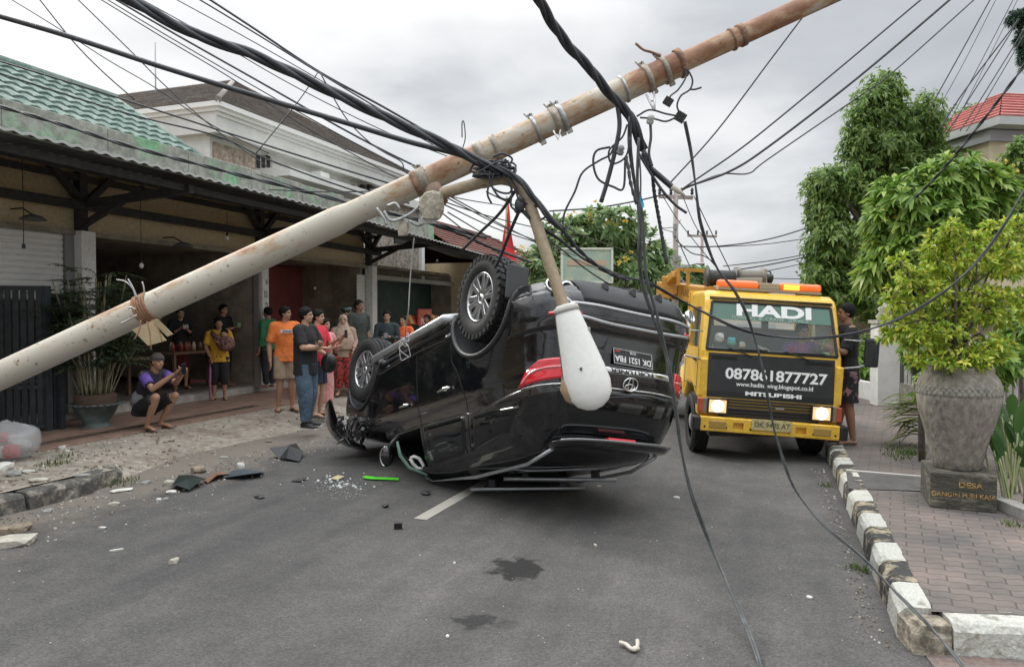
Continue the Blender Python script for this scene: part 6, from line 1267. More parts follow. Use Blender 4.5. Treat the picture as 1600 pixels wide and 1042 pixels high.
mass('hedge', 'green hedge behind the standing man and the white gate post', 'hedge', [B_(1345, 575, 28, 40, 14.5), B_(1310, 560, 30, 40, 15), B_(1370, 545, 26, 26, 15)], lf_plum, n_tips=500, per=8, ln=.16, wd=.035, spread=1., shell=.3)
mass('far_tree_line', 'dark green trees at the far left end of the street', 'trees', [B_(1010, 470, 40, 26, 50), B_(1060, 462, 40, 24, 55), B_(960, 455, 50, 26, 48)], lf_dark, n_tips=500, per=7, ln=.7, wd=.2, spread=1., shell=.2)
mass('far_tree_line', 'dark green trees at the far right end of the street behind the cab', 'trees', [B_(1270, 478, 36, 16, 50), B_(1320, 470, 50, 26, 45), B_(1400, 470, 60, 30, 40), B_(1480, 470, 60, 34, 36), B_(1570, 470, 60, 34, 32)], lf_dark, n_tips=900, per=7, ln=.6, wd=.16, spread=1., shell=.2)
mass('shrub', 'dark green shrubs between the bar fence and the stone urn', 'shrub', [B_(1440, 545, 30, 34, 7.9), B_(1560, 560, 40, 30, 7.4), B_(1600, 520, 40, 36, 7.6), B_(1500, 600, 60, 40, 7.6)], lf_plum, n_tips=420, per=9, ln=.13, wd=.026, spread=1., shell=.3)
# ================================================================ urn on its pedestal
stonem = mat('weathered_grey_stone', (.33, .30, .25), .95, var=.3, scale=4, col2=(.17, .155, .125), t0=.45, t1=.68, bump=1., bscale=22, stretch=(1, 1, .5))
ca, cbp, cc = PZ(1453, 793, .168), PZ(1558, 802, .168), PZ(1434, 771, .168); ux = (cbp-ca); ux.z = 0; wdt = ux.length; ux.normalize(); uy = Vector((-ux.y, ux.x, 0)); dep = .56
ctr = ca+ux*wdt/2+uy*dep/2; ur = empty('stone_urn_planter', (ctr.x, ctr.y, .168), math.atan2(ux.y, ux.x)); tag(ur, 'large weathered stone urn on a low inscribed stone block beside the pavement', 'urn')
b = MB(); b.box((0, 0, .145), (wdt, dep, .30)); pd_ = b.build('pedestal', mat('dark_mossy_stone', (.10, .095, .075), .95, var=.35, scale=6, col2=(.19, .17, .13), t0=.5, t1=.7, bump=.8, bscale=16, stretch=(1, 1, 3)), ur, bevel=.012)
gold = mat('worn_gold_letters', (.42, .26, .10), .7, var=.5, scale=40)
text('DESA', .06, gold, pd_, frame((.05, -dep/2-.001, .205), (1, 0, 0), (0, 0, 1)), ext=.002, off=.001, sx=1.2); text('DANGIN PURI KAJA', .052, gold, pd_, frame((.0, -dep/2-.001, .12), (1, 0, 0), (0, 0, 1)), ext=.002, sx=.98)
b = MB(); zu = .295
pr = [(.001, 0), (.185, 0), (.20, .012), (.215, .08), (.245, .2), (.285, .33), (.325, .46), (.345, .55), (.352, .60), (.346, .615), (.352, .63), (.352, .70), (.345, .71), (.335, .74), (.30, .79), (.285, .80), (.29, .83), (.285, .85), (.25, .85), (.24, .80), (.001, .78)]
b.lathe([(r_*.89, z+zu) for r_, z in pr], 56, cap=False); b.build('urn_body', stonem, ur)
b = MB()
for row in range(3):
    for i in range(44):
        a = 2*PI*(i+.5*(row % 2))/44; r_ = .313; b.lathe([(.001, .004), (.016, .003), (.020, .0)], 8, c=(r_*math.cos(a), r_*math.sin(a), zu+.64+row*.023), axis=(math.cos(a), math.sin(a), 0), cap=False)
b.build('scale_band', mat('pale_grey_scale', (.25, .24, .20), .95, var=.3, scale=30), ur)
b = MB(); b.lathe([(.001, zu+.815), (.21, zu+.80)], 20, cap=False); b.build('soil', mat('dark_soil', (.05, .04, .03), .95), ur)
# yellow green bush growing in it
d = (ctr-CAM).dot(FW); bl = [B_(1492, 400, 44, 34, d), B_(1442, 450, 42, 34, d), B_(1405, 508, 24, 20, d), B_(1455, 518, 52, 34, d), B_(1530, 480, 52, 38, d), B_(1570, 410, 36, 32, d), B_(1590, 355, 22, 20, d+.2), B_(1500, 562, 50, 18, d-.15), B_(1545, 545, 32, 22, d-.1), B_(1488, 362, 14, 18, d-.1), B_(1418, 432, 18, 12, d-.1), B_(1392, 470, 16, 13, d), B_(1388, 525, 13, 13, d), B_(1462, 380, 18, 16, d), B_(1550, 362, 18, 14, d), B_(1435, 562, 18, 12, d-.1), B_(1600, 470, 30, 24, d), B_(1520, 372, 14, 12, d-.1), B_(1405, 408, 12, 9, d-.1)]
tree('potted_bush', 'bright yellow green bush growing out of the stone urn', 'bush', Vector((ctr.x, ctr.y, 1.25)), bl, .025, bark, lf_yel, n_tips=1120, per=11, ln=.072, wd=.0125, spread=.95, shell=.35, up=.45, bend=.15, fork=.2)
# strap leaved plant left of the urn, broad leaved one right of it
def blade(b, p, dirv, ln, w, lift, fall, n=7):
    P = []; d = Vector(dirv).normalized()
    for i in range(n+1): t = i/n; P.append(Vector(p)+d*ln*t*(1-.1*t)+Vector((0, 0, lift*t-fall*t*t)))
    vs = []
    for i, q in enumerate(P):
        t = i/n; tg_ = (P[min(i+1, n)]-P[max(i-1, 0)]).normalized(); s = tg_.cross(Vector((0, 0, 1)))
        s = s.normalized() if s.length > .01 else RT; k = w*math.sin(PI*min(1, .12+t*.88))**.7; up_ = s.cross(tg_)*-.25*k; vs += [q-s*k-up_, q, q+s*k-up_]
    b.add(vs, [(3*i+j, 3*i+3+j, 3*i+4+j, 3*i+1+j) for i in range(n) for j in (0, 1)], True)
lf_str = leafmat('strap_leaf', [(.13, .19, .04), (.22, .28, .06), (.34, .36, .12)], .4)
p0 = PZ(1440, 700, .17); r = empty('strap_leaf_plant', p0); tag(r, 'yellow green strap leaved plant fanning out left of the urn', 'plant'); b = MB()
for i in range(52):
    a = random.uniform(PI*.62, PI*1.25); z = random.uniform(.12, .62); blade(b, Vector((random.uniform(-.05, .1), random.uniform(-.05, .15), z)), (math.cos(a), math.sin(a)*.6+.1, 0), random.uniform(.36, .58), .026, random.uniform(.02, .16), random.uniform(.05, .3))
for i in range(10): a = random.uniform(-.6, .9); blade(b, Vector((0, .1, random.uniform(.2, .6))), (math.cos(a), math.sin(a), 0), .4, .02, .2, .2)
b.build('leaf_fan', lf_str, r, fix=False); b = MB(); b.tube([(0, .05, 0), (.02, .06, .35), (.0, .05, .66)], .03, 8); b.build('stem', bark, r)
lf_brd = leafmat('broad_leaf', [(.025, .08, .02), (.05, .12, .03), (.09, .18, .04)], .35)
for k, (px, py, n, hh) in enumerate([(1572, 792, 9, .62), (1592, 770, 9, .72), (1612, 790, 8, .6), (1572, 745, 7, .6)]):
    p0 = PZ(px, py, .17); r = empty('broad_leaf_plant', p0); tag(r, ['broad leaved green plant right at the corner of the inscribed block', 'taller broad leaved plant beside the right edge', 'broad leaved plant cut by the right edge of the photo', 'broad leaved plant partly hidden behind the urn'][k], 'plant', 'broad leaved plants beside the urn')
    bs, bl2 = MB(), MB()
    for i in range(n):
        a = random.uniform(0, 2*PI); q = Vector((random.uniform(-.06, .06), random.uniform(-.06, .06), 0)); h = hh*random.uniform(.45, 1); t_ = q+Vector((math.cos(a)*.09, math.sin(a)*.09, h)); bs.tube(smoothline([q, q.lerp(t_, .5)+Vector((0, 0, .02)), t_], 3), .008, 6)
        blade(bl2, t_, (math.cos(a), math.sin(a), 0), .13, .045, random.uniform(.22, .36), .06, 8)
    bl2.build('leaf_blades', lf_brd, r, fix=False); bs.build('stem', mat('pale_stem', (.30, .34, .16), .5), r)
# ================================================================ right side walls and house
gp = empty('gate_post', PZ(1383, 634, .17)); gp.rotation_euler.z = 0; tag(gp, 'white square gate post with the number 50 and a small stone cap', 'gate post')
gw = 33*12.6/1150; gh = 1.42; b = MB(); gr_ = Matrix.Rotation(YAW*.7, 3, 'Z'); b.box((0, .1, gh/2), (gw, gw, gh), rot=gr_); b.build('post', mat('white_gate_paint', (.66, .66, .63), .8, var=.08, scale=6, bump=.2), gp, bevel=.01)
b = MB(); b.box((0, .1, gh+.03), (gw+.06, gw+.06, .06), rot=gr_); b.lathe([(.12, gh+.06), (.16, gh+.12), (.10, gh+.2), (.13, gh+.26), (.02, gh+.36)], 12, c=(0, .1, 0)); b.build('post_cap', mat('old_cap_stone', (.42, .42, .36), .9, var=.3, scale=12), gp)
text('50', .19, mat('dark_numeral', (.10, .10, .10), .6), gp, Matrix.Rotation(YAW*.7, 4, 'Z') @ frame((-.02, .1-gw/2-.004, gh-.17), (1, 0, 0), (0, 0, 1)) if False else (lambda: (Matrix.Translation((0, .1, gh-.16)) @ gr_.to_4x4() @ frame((-.01, -gw/2-.003, 0), (1, 0, 0), (0, 0, 1))))(), ext=.002)
b = MB(); p = PZ(1345, 634, .17); q = PZ(1270, 600, .17); b.box(((p.x+q.x)/2+.2, (p.y+q.y)/2+.2, .17+.15), (.12, (q-p).length, .34), rot=Matrix.Rotation(R_(18), 3, 'Z')); tag(b.build('low_garden_wall', mat('white_gate_paint', (.6, .6, .6))), 'low white garden wall behind the standing man', 'wall')
# iron and white bar fence behind the urn
fe = empty('bar_fence', PZ(1410, 640, .17)); tag(fe, 'pale vertical bar fence behind the urn and plants', 'fence'); P0 = Vector((0, 0, 0)); q = PD(1640, 560, 8.6); q.z = .17; P1 = q-fe.location; dv = (P1-P0); L_f = dv.length; dv.normalize()
wb = mat('white_bar_paint', (.50, .50, .47), .6, var=.2, scale=8)
b = MB(); b.bar(P0+Vector((0, 0, .22)), P1+Vector((0, 0, .22)), .12, .44); b.build('fence_base', mat('fence_plinth', (.20, .19, .16), .9, var=.3, bump=.5), fe)
b = MB(); b.bar(P0+Vector((0, 0, 1.18)), P1+Vector((0, 0, 1.18)), .06, .07); b.build('top_rail', wb, fe)
for i in range(int(L_f/.13)): b = MB(); p = P0+dv*(.1+i*.13); b.bar(p+Vector((0, 0, .44)), p+Vector((0, 0, 1.3)), .035, .035); b.build('fence_bar', wb, fe)
b = MB(); q = PZ(1388, 634, .17)-fe.location; b.box(q+Vector((.22, .2, .75)), (.05, .05, 1.4)); b.build('gate_frame', mat('grey_gate_steel', (.14, .14, .14), .5), fe)
bm_ = mat('brown_plaster_wall', (.20, .16, .12), .9, var=.25, scale=4)
p = PD(1600, 500, 11.5); b = MB(); b.box((p.x+.2, p.y+.5, 1.1), (2.6, .2, 2.0), rot=Matrix.Rotation(YAW, 3, 'Z')); tag(b.build('garden_wall', bm_), 'brown plaster wall behind the bar fence and urn bush', 'wall')
p = PD(1352, 508, 17); b = MB(); b.box((p.x, p.y, 1.0), (2.4, .2, 1.9), rot=Matrix.Rotation(YAW, 3, 'Z')); tag(b.build('garden_wall', mat('tan_garden_wall', (.36, .30, .22), .9, var=.2)), 'tan garden wall seen above the standing man beyond the hedge', 'wall')
# cream house with a red roof
h = PD(1600, 330, 15); hh = empty('red_roof_house', (h.x, h.y, 0)); tag(hh, 'cream house with red tiled roof and grey eaves at the right edge', 'house')
cr_ = mat('cream_house_wall', (.60, .52, .37), .85, var=.08, scale=2); hr = Matrix.Rotation(YAW+R_(8), 3, 'Z')
def HL(px, py, d=15.): return PD(px, py, d)-Vector((h.x, h.y, 0))
x0 = HL(1546, 200); top = HL(1560, 192).z; b = MB(); cxh = hr @ Vector((4.0, 1.5, 0)); b.box(x0+cxh-Vector((0, 0, x0.z-top/2)), (8, 3, top), rot=hr); b.build('wall', cr_, hh)
ez = HL(1545, 190).z; E0 = x0+hr @ Vector((-.12, -.4, 0)); E0.z = ez; E1 = E0+hr @ Vector((9, 0, 0)); E2 = E1+hr @ Vector((0, 4.2, 0)); E3 = E0+hr @ Vector((0, 4.2, 0))
Ra = E0+hr @ Vector((1.9, 2.1, 1.15)); Rb = E0+hr @ Vector((6, 2.1, 1.15)); redr = mat('bright_red_tile', (.50, .19, .17), .6, var=.15, scale=3)
b = MB(); slope(b, E0, E1, Ra, Rb, 9, .03); slope(b, E3, E0, Ra, Ra+Vector((.01, 0, 0)), 9, .03); slope(b, E1, E2, Rb, Rb+Vector((.01, 0, 0)), 9, .03); slope(b, E2, E3, Rb, Ra, 9, .03); b.build('roof', redr, hh)
b = MB(); c_ = (E0+E2)/2; b.box(c_-Vector((0, 0, .09)), (9.1, 4.3, .16), rot=hr); b.build('eave_fascia', mat('pale_grey_eave', (.42, .44, .44), .7), hh)
b = MB(); b.box(x0+cxh-Vector((0, 0, x0.z-ez+.30)), (8.15, 3.2, .22), rot=hr); b.build('soffit_beam', mat('blue_grey_beam', (.34, .35, .37), .7), hh)
mo = mat('wall_moulding', (.42, .39, .32), .8)
def wallpt(px, py):     # a point on the front wall plane
    n = hr @ Vector((0, -1, 0)); r_ = ray(px, py); t = (x0+Vector((h.x, h.y, 0))-CAM).dot(n)/r_.dot(n); return CAM+r_*t-Vector((h.x, h.y, 0))+n*.02
b = MB(); b.tube(smoothline([wallpt(*p) for p in ((1544, 214), (1560, 212), (1575, 213), (1588, 220), (1594, 221), (1602, 212))], 4), .035, 6); b.build('moulding', mo, hh)
for px, py in ((1575, 246), (1572, 272), (1575, 289)): p = wallpt(px, py); b = MB(); b.ell(p, (.13, .03, .07), rot=hr); b.build('oval_recess', mat('recess_grey', (.30, .31, .30), .8), hh)
# ================================================================ left foreground: gate, potted palm, rubbish
gd = 9.9; g0, g1 = PD(-70, 560, gd), PD(74, 560, gd); gt_ = empty('slatted_gate', (g0.x, g0.y, .15)); tag(gt_, 'dark vertical slatted metal gate at the left edge', 'gate'); gl = Vector((g1.x-g0.x, g1.y-g0.y, 0)); GL = gl.length; gl.normalize(); gm = mat('dark_blue_grey_gate', (.035, .042, .048), .5, var=.25, scale=8)
up3 = Vector((0, 0, 1)); b = MB(); H_ = 1.98
for t in (0, GL): b.bar(gl*t, gl*t+up3*H_, .09, .06)
for z in (.1, .62, H_-.03): b.bar(up3*z, gl*GL+up3*z, .05, .06)
b.build('gate_frame', gm, gt_)
k = 0; t = .09
while t < GL-.05: b = MB(); b.bar(gl*t+up3*.08, gl*t+up3*(H_-.05), .075, .015, up=(gl.y, -gl.x, 0)); b.build('slat', gm, gt_); t += .105
for px in (84, 95):
    b = MB(); p = PD(px, 560, gd+.15); b.box((p.x, p.y, .15+H_/2-.05), (.07, .07, H_-.1)); tag(b.build('gate_post', gm), 'dark steel post right next to the slatted gate' if px == 84 else 'dark steel post nearest the potted palm', 'post')
pp = PZ(150, 668, .16); pt_ = empty('potted_palm', pp); tag(pt_, 'tall bushy bamboo palm in a grey green bowl shaped pot', 'potted palm')
pc_ = mat('grey_green_pot', (.085, .11, .105), .5, var=.3, scale=6)
b = MB(); b.lathe([(.001, 0), (.20, 0), (.21, .03), (.17, .05), (.16, .08), (.25, .22), (.285, .30), (.315, .335), (.30, .345), (.28, .33), (.22, .25), (.001, .24)], 36, cap=False)
for i in range(24): a = 2*PI*i/24; b.ell((.31*math.cos(a), .31*math.sin(a), .335), (.05, .05, .018), n=8, m=5)
b.build('pot', pc_, pt_); b = MB(); b.lathe([(.26, .3), (.27, .46), (.25, .48), (.001, .47)], 24, cap=False); b.build('root_ball', mat('root_soil', (.10, .065, .045), .95, bump=1.), pt_)
lf_palm = leafmat('palm_leaflet', [(.035, .06, .03), (.06, .095, .045), (.10, .14, .07)], .55)
stems = MB(); C, D, Q, LL = [], [], [], []
for i in range(70):
    a = random.uniform(0, 2*PI); rr = random.uniform(.02, .2); q = Vector((rr*math.cos(a), rr*math.sin(a), .45)); h = random.uniform(.7, 1.75); lean = random.uniform(.05, .32); lean *= 1.5; t_ = q+Vector((math.cos(a)*lean, math.sin(a)*lean, h)); P = smoothline([q, q.lerp(t_, .5)+Vector((0, 0, .05)), t_], 5); stems.tube(P, .009, 5)
    for f in range(7):
        fa = a+random.uniform(-1.8, 1.8); fd = Vector((math.cos(fa), math.sin(fa), random.uniform(.1, .9))).normalized(); st = P[random.randint(4, len(P)-1)]; fl = random.uniform(.25, .5)
        for k in range(16):
            t = .1+.9*k/16; pp_ = st+fd*fl*t-Vector((0, 0, .35*fl*t*t)); sd_ = fd.cross(up3).normalized()
            for s in (-1, 1): C.append(pp_); D.append(fd*.7+sd_*s*.8-up3*random.uniform(0, .4)); Q.append(up3); LL.append(.13*(1-.4*t)*random.uniform(.7, 1.2))
leaves('fronds', lf_palm, pt_, np.array(C), np.array(D), np.array([list(q) for q in Q])+.001, np.array(LL), np.array(LL)*.085, .3); stems.build('stem', mat('palm_cane', (.26, .24, .15), .6, var=.3), pt_)
# brick and junk beside the gate
b = MB(); b.ell((0, 0, .14), (.06, .02, .15)); tag(b.build('stone_slab', mat('pale_slab', (.45, .43, .38), .8), loc=PZ(80, 668, .15)), 'pale upright stone slab leaning by the gate foot', 'slab')
# plastic rubbish bag
bagm = bpy.data.materials.new('clear_plastic'); bagm.use_nodes = True; _n = bagm.node_tree; _b = _n.nodes['Principled BSDF']; _b.inputs['Base Color'].default_value = (.6, .62, .62, 1); _b.inputs['Roughness'].default_value = .25
_t = _n.nodes.new('ShaderNodeBsdfTransparent'); _x = _n.nodes.new('ShaderNodeMixShader'); _x.inputs[0].default_value = .36; _n.links.new(_t.outputs[0], _x.inputs[1]); _n.links.new(_b.outputs[0], _x.inputs[2]); _n.links.new(_x.outputs[0], _n.nodes['Material Output'].inputs[0])
bp0 = PZ(20, 718, .15); rb = empty('rubbish_bag', bp0); tag(rb, 'clear plastic rubbish bag with red and pink scraps inside at the left edge', 'rubbish bag')
b = MB(); b.ell((0, 0, .19), (.29, .24, .21), n=28, m=18); b.v = [tuple(Vector((v[0], v[1], max(.0, v[2])))*(1+.16*mnoise.noise(Vector(v)*6)+.10*abs(mnoise.noise(Vector(v)*17)))) for v in b.v]; b.build('bag_skin', bagm, rb)
for k, (p, r_, c_) in enumerate([((.12, -.1, .12), .09, (.5, .10, .12)), ((-.08, -.05, .25), .07, (.35, .02, .02)), ((-.02, -.1, .1), .08, (.55, .50, .45)), ((.02, .05, .12), .12, (.3, .3, .28)), ((-.16, -.02, .12), .09, (.5, .48, .45))]):
    o = rock(p, r_, mat('scrap_%d' % k, c_, .7), 'crumpled_scrap', None, None, seed=k+20, parent=rb)
# rubble and debris, piece by piece
rubm = [mat('rubble_pale', (.46, .43, .36), .9, var=.15, scale=14, bump=.5), mat('rubble_brown', (.27, .22, .16), .95, var=.2, scale=14, bump=.5), mat('rubble_grey', (.30, .30, .28), .9, var=.2, scale=14, bump=.5), mat('rubble_white', (.62, .61, .56), .8, var=.1, scale=14)]
items = [(18, 850, .15, 0, (1.3, .9, .3), 'large flat pale slab piece at the left edge of the road'), (30, 830, .09, 1, (1.2, .8, .5), 'brown lump of broken kerb near the left edge'), (8, 832, .10, 1, (1.2, .8, .4), 'brown broken kerb fragment touching the left edge'), (272, 879, .032, 0, (1.2, .9, .8), 'lone cream stone on the asphalt at lower left'), (222, 702, .12, 0, (1.3, 1., .14), 'flat round concrete disc on the trodden dirt'), (178, 789, .045, 0, (1.4, .7, .5), 'long pale chip beside the broken kerb end'), (190, 768, .09, 3, (1.5, .5, .25), 'pale splinter at the broken end of the kerb'), (75, 800, .05, 2, (1.4, .8, .4), 'grey chip at the kerb foot'), (265, 757, .07, 0, (1.3, .7, .5), 'pale concrete chunk left of the green car part'), (268, 770, .05, 3, (1.2, .9, .4), 'white chip under the green car part'), (228, 755, .05, 2, (1.3, .8, .4), 'grey chunk right of the broken kerb'), (310, 738, .09, 1, (1.2, .9, .6), 'brown brick chunk above the orange car part'), (376, 731, .05, 3, (1.1, .8, .9), 'small white lump behind the blue grey car part'), (160, 825, .025, 3, (1.6, .7, .4), 'small white sliver on the left of the road'), (182, 860, .03, 3, (2., .4, .3), 'thin white sliver on the left of the road'), (248, 782, .03, 3, (1, .9, .6), 'pair mate of white chips below the kerb gap'), (259, 781, .03, 2, (1, .9, .6), 'second grey white chip below the kerb gap'), (97, 700, .05, 3, (1.4, .8, .4), 'crumpled white scrap on the dirt before the gate'), (105, 705, .04, 3, (1.2, .8, .3), 'smaller white scrap beside the crumpled one'), (195, 690, .03, 3, (1.6, .7, .4), 'white scrap in front of the palm pot'), (710, 880, .012, 3, (1, 1, .8), 'tiny white pebble in the middle of the road'), (699, 995, .012, 3, (1.2, 1, .8), 'tiny white pebble at the bottom centre of the road'), (1057, 778, .025, 3, (1.5, .8, .5), 'small white chip behind the hanging cable on the road'), (936, 760, .02, 3, (1.5, .8, .4), 'small white chip beside the roof bar end'), (1265, 934, .018, 3, (1.4, .9, .6), 'small white bit of rubbish near the right kerb'), (930, 852, .02, 0, (1.7, .6, .4), 'small pinkish chip on the road centre'), (5, 735, .09, 3, (1.2, 1, .7), 'white crumpled rubbish under the plastic bag'), (22, 742, .08, 2, (1.5, 1, .4), 'grey flat rubbish near the plastic bag'), (45, 738, .05, 3, (1.4, .8, .4), 'white paper scrap right of the rubbish pile'), (60, 752, .07, 0, (1.5, .9, .4), 'pale stone lying on top of the kerb'), (130, 745, .06, 2, (1.4, .9, .4), 'grey stone lying on the pavement edge'), (420, 690, .04, 1, (1.3, .8, .3), 'brown scrap near the black torn plastic'), (350, 715, .05, 2, (1.4, .8, .3), 'grey flat chip at the edge of the dirt'), (300, 726, .04, 1, (1.4, .8, .3), 'small brown chip at the edge of the dirt'), (1120, 640, .001, 3, (1, 1, 1), None)]
for i, (px, py, r_, mi, sq, lab) in enumerate(items):
    if not lab: continue
    z = 0.; g = PZ(px, py, 0)
    if g.x < -6.45: g = PZ(px, py, .15); z = pave_h(g.x, g.y); g = PZ(px, py, z)
    rock((g.x, g.y, z+r_*sq[2]*.55), r_, rubm[mi], 'debris_piece', lab, 'debris', 'rubble and scraps on the road and pavement', seed=i, sub=1, squash=sq, rot=random.uniform(0, 6))
random.seed(21)
def sheetpiece(name, lab, poly, h, m, th=.006, zz=None, wav=.02, cat='car debris'):
    """a bent shard whose plan is laid on the ground"""
    g = [PZ(x, y, 0) for x, y in poly]; c = sum(g, Vector())/len(g); z0 = pave_h(c.x, c.y)+.005 if c.x < edge_x(c.y)-.1 else .006
    g = [PZ(x, y, z0) for x, y in poly]; c = sum(g, Vector())/len(g); n = len(g); vs = [Vector((p.x, p.y, z0+h*random.choice([.05, .2, .5, .9]))) for p in g]+[Vector((c.x, c.y, z0+h))]
    fs = [(i, (i+1) % n, n) for i in range(n)]; b = MB(); b.add(vs, fs, False); o = b.build(name, m, fix=False); q = o.modifiers.new('s', 'SOLIDIFY'); q.thickness = th; apply(o); return tag(o, lab, cat)
sheetpiece('car_fragment', 'dark green curved shard of car trim at the edge of the dirt', [(268, 762), (280, 752), (300, 752), (322, 754), (315, 760), (296, 768), (275, 768)], .07, mat('green_tint_plastic', (.03, .042, .038), .25))
sheetpiece('car_fragment', 'orange brown bent strip between two car shards', [(318, 752), (333, 745), (348, 738), (350, 744), (360, 745), (340, 750), (325, 755)], .06, mat('orange_strip', (.20, .11, .07), .5))
sheetpiece('car_fragment', 'flat blue grey panel fragment with a pale edge', [(352, 748), (362, 738), (378, 734), (412, 738), (410, 746), (380, 750)], .06, mat('blue_grey_plastic', (.08, .10, .115), .35))
sheetpiece('car_fragment', 'torn black plastic sheet left of the car nose', [(422, 714), (438, 712), (448, 704), (462, 706), (470, 704), (474, 712), (468, 722), (448, 720), (436, 718)], .12, carplastic)
sheetpiece('car_fragment', 'small black strip of trim behind the glass splinters', [(455, 752), (468, 748), (480, 749), (470, 753)], .02, carplastic)
sheetpiece('car_fragment', 'small dark bit of trim below the green strip', [(656, 772), (665, 769), (674, 771), (668, 774)], .02, carplastic)
sheetpiece('car_fragment', 'short dark curved bit left of the black cage part', [(596, 790), (606, 788), (607, 792), (600, 793)], .02, carplastic)
sheetpiece('car_fragment', 'dark bit of trim in front of the step kerb dirt', [(396, 776), (410, 775), (414, 778), (404, 779)], .02, carplastic)
sheetpiece('leaf_scrap', 'yellowish flat scrap among the glass splinters', [(516, 748), (528, 744), (538, 746), (528, 750)], .01, mat('yellow_scrap', (.50, .42, .24), .8), cat='scrap')
sheetpiece('green_strip', 'bright green plastic strip on the road left of the mirror', [(566, 746), (572, 744), (580, 747), (623, 748), (623, 751), (580, 750), (570, 749)], .012, mat('bright_green_plastic', (.12, .75, .04), .4), cat='plastic strip')
g = PZ(622, 826, 0); rc = empty('cage_part', (g.x, g.y, 0), .5); tag(rc, 'small black ribbed cage shaped part lying on the road', 'plastic part'); b = MB()
for i in range(6): b.box((-.03+.012*i, 0, .025), (.005, .035, .045))
b.box((0, 0, .003), (.07, .035, .005)); b.box((0, 0, .048), (.07, .035, .004)); b.box((0, .0, .025), (.066, .004, .045)); b.build('cage', carplastic, rc)
b = MB(); g = [PZ(*p, .02) for p in ((968, 1003), (978, 1006), (985, 1012), (992, 1014), (996, 1008), (996, 1000))]; b.tube(smoothline(g, 4), [.011]*21, 8); b.ell(PZ(994, 1012, .018), (.02, .014, .012)); tag(b.build('plastic_hook', mat('dirty_white_plastic', (.50, .46, .40), .5)), 'dirty white plastic hook on the road at the bottom', 'hook')
random.seed(31); b = MB()
for i in range(40):
    q = PZ(525+random.gauss(0, 26), 757+random.gauss(0, 8)); chip(b, (q.x, q.y, .004), random.uniform(.006, .022))
tag(b.build('glass_splinters', mat('glass_crumbs', (.65, .70, .70), .15), fix=False), kind='stuff')
# ================================================================ people
SKIN = {}
def skin(k):
    c = {'a': (.37, .20, .125), 'b': (.46, .27, .18), 'c': (.26, .135, .085), 'd': (.52, .34, .25)}[k]; return mat('skin_'+k, c, .55, var=.08, scale=6)
eyem = mat('eye_dark', (.02, .015, .012), .3); lipm = mat('lips', (.30, .11, .09), .5); hairm = mat('black_hair', (.008, .007, .006), .75, bump=.9, bscale=45, spec=.2); scleram = mat('eye_white', (.6, .58, .54), .4)
def fabric(name, c, **k): return mat(name, c, k.pop('rough', .85), var=k.pop('var', .15), scale=k.pop('scale', 9), bump=k.pop('bump', .35), bscale=k.pop('bscale', 25), **k)
DEF = dict(pelvis=(0, 0, .525), waist=(0, 0, .61), chest=(.0, 0, .735), neck=(-.005, 0, .835), head=(.012, 0, .925), look=0., nod=0.,
           hipL=(0, .05, .52), kneeL=(.012, .055, .285), ankL=(-.012, .06, .045), hipR=(0, -.05, .52), kneeR=(.012, -.055, .285), ankR=(-.012, -.06, .045), toeL=(1, .25), toeR=(1, -.25),
           shL=(0, .108, .81), elL=(-.012, .135, .635), wrL=(.03, .135, .49), shR=(0, -.108, .81), elR=(-.012, -.135, .635), wrR=(.03, -.135, .49), curl=.5, build=1., belly=0.)
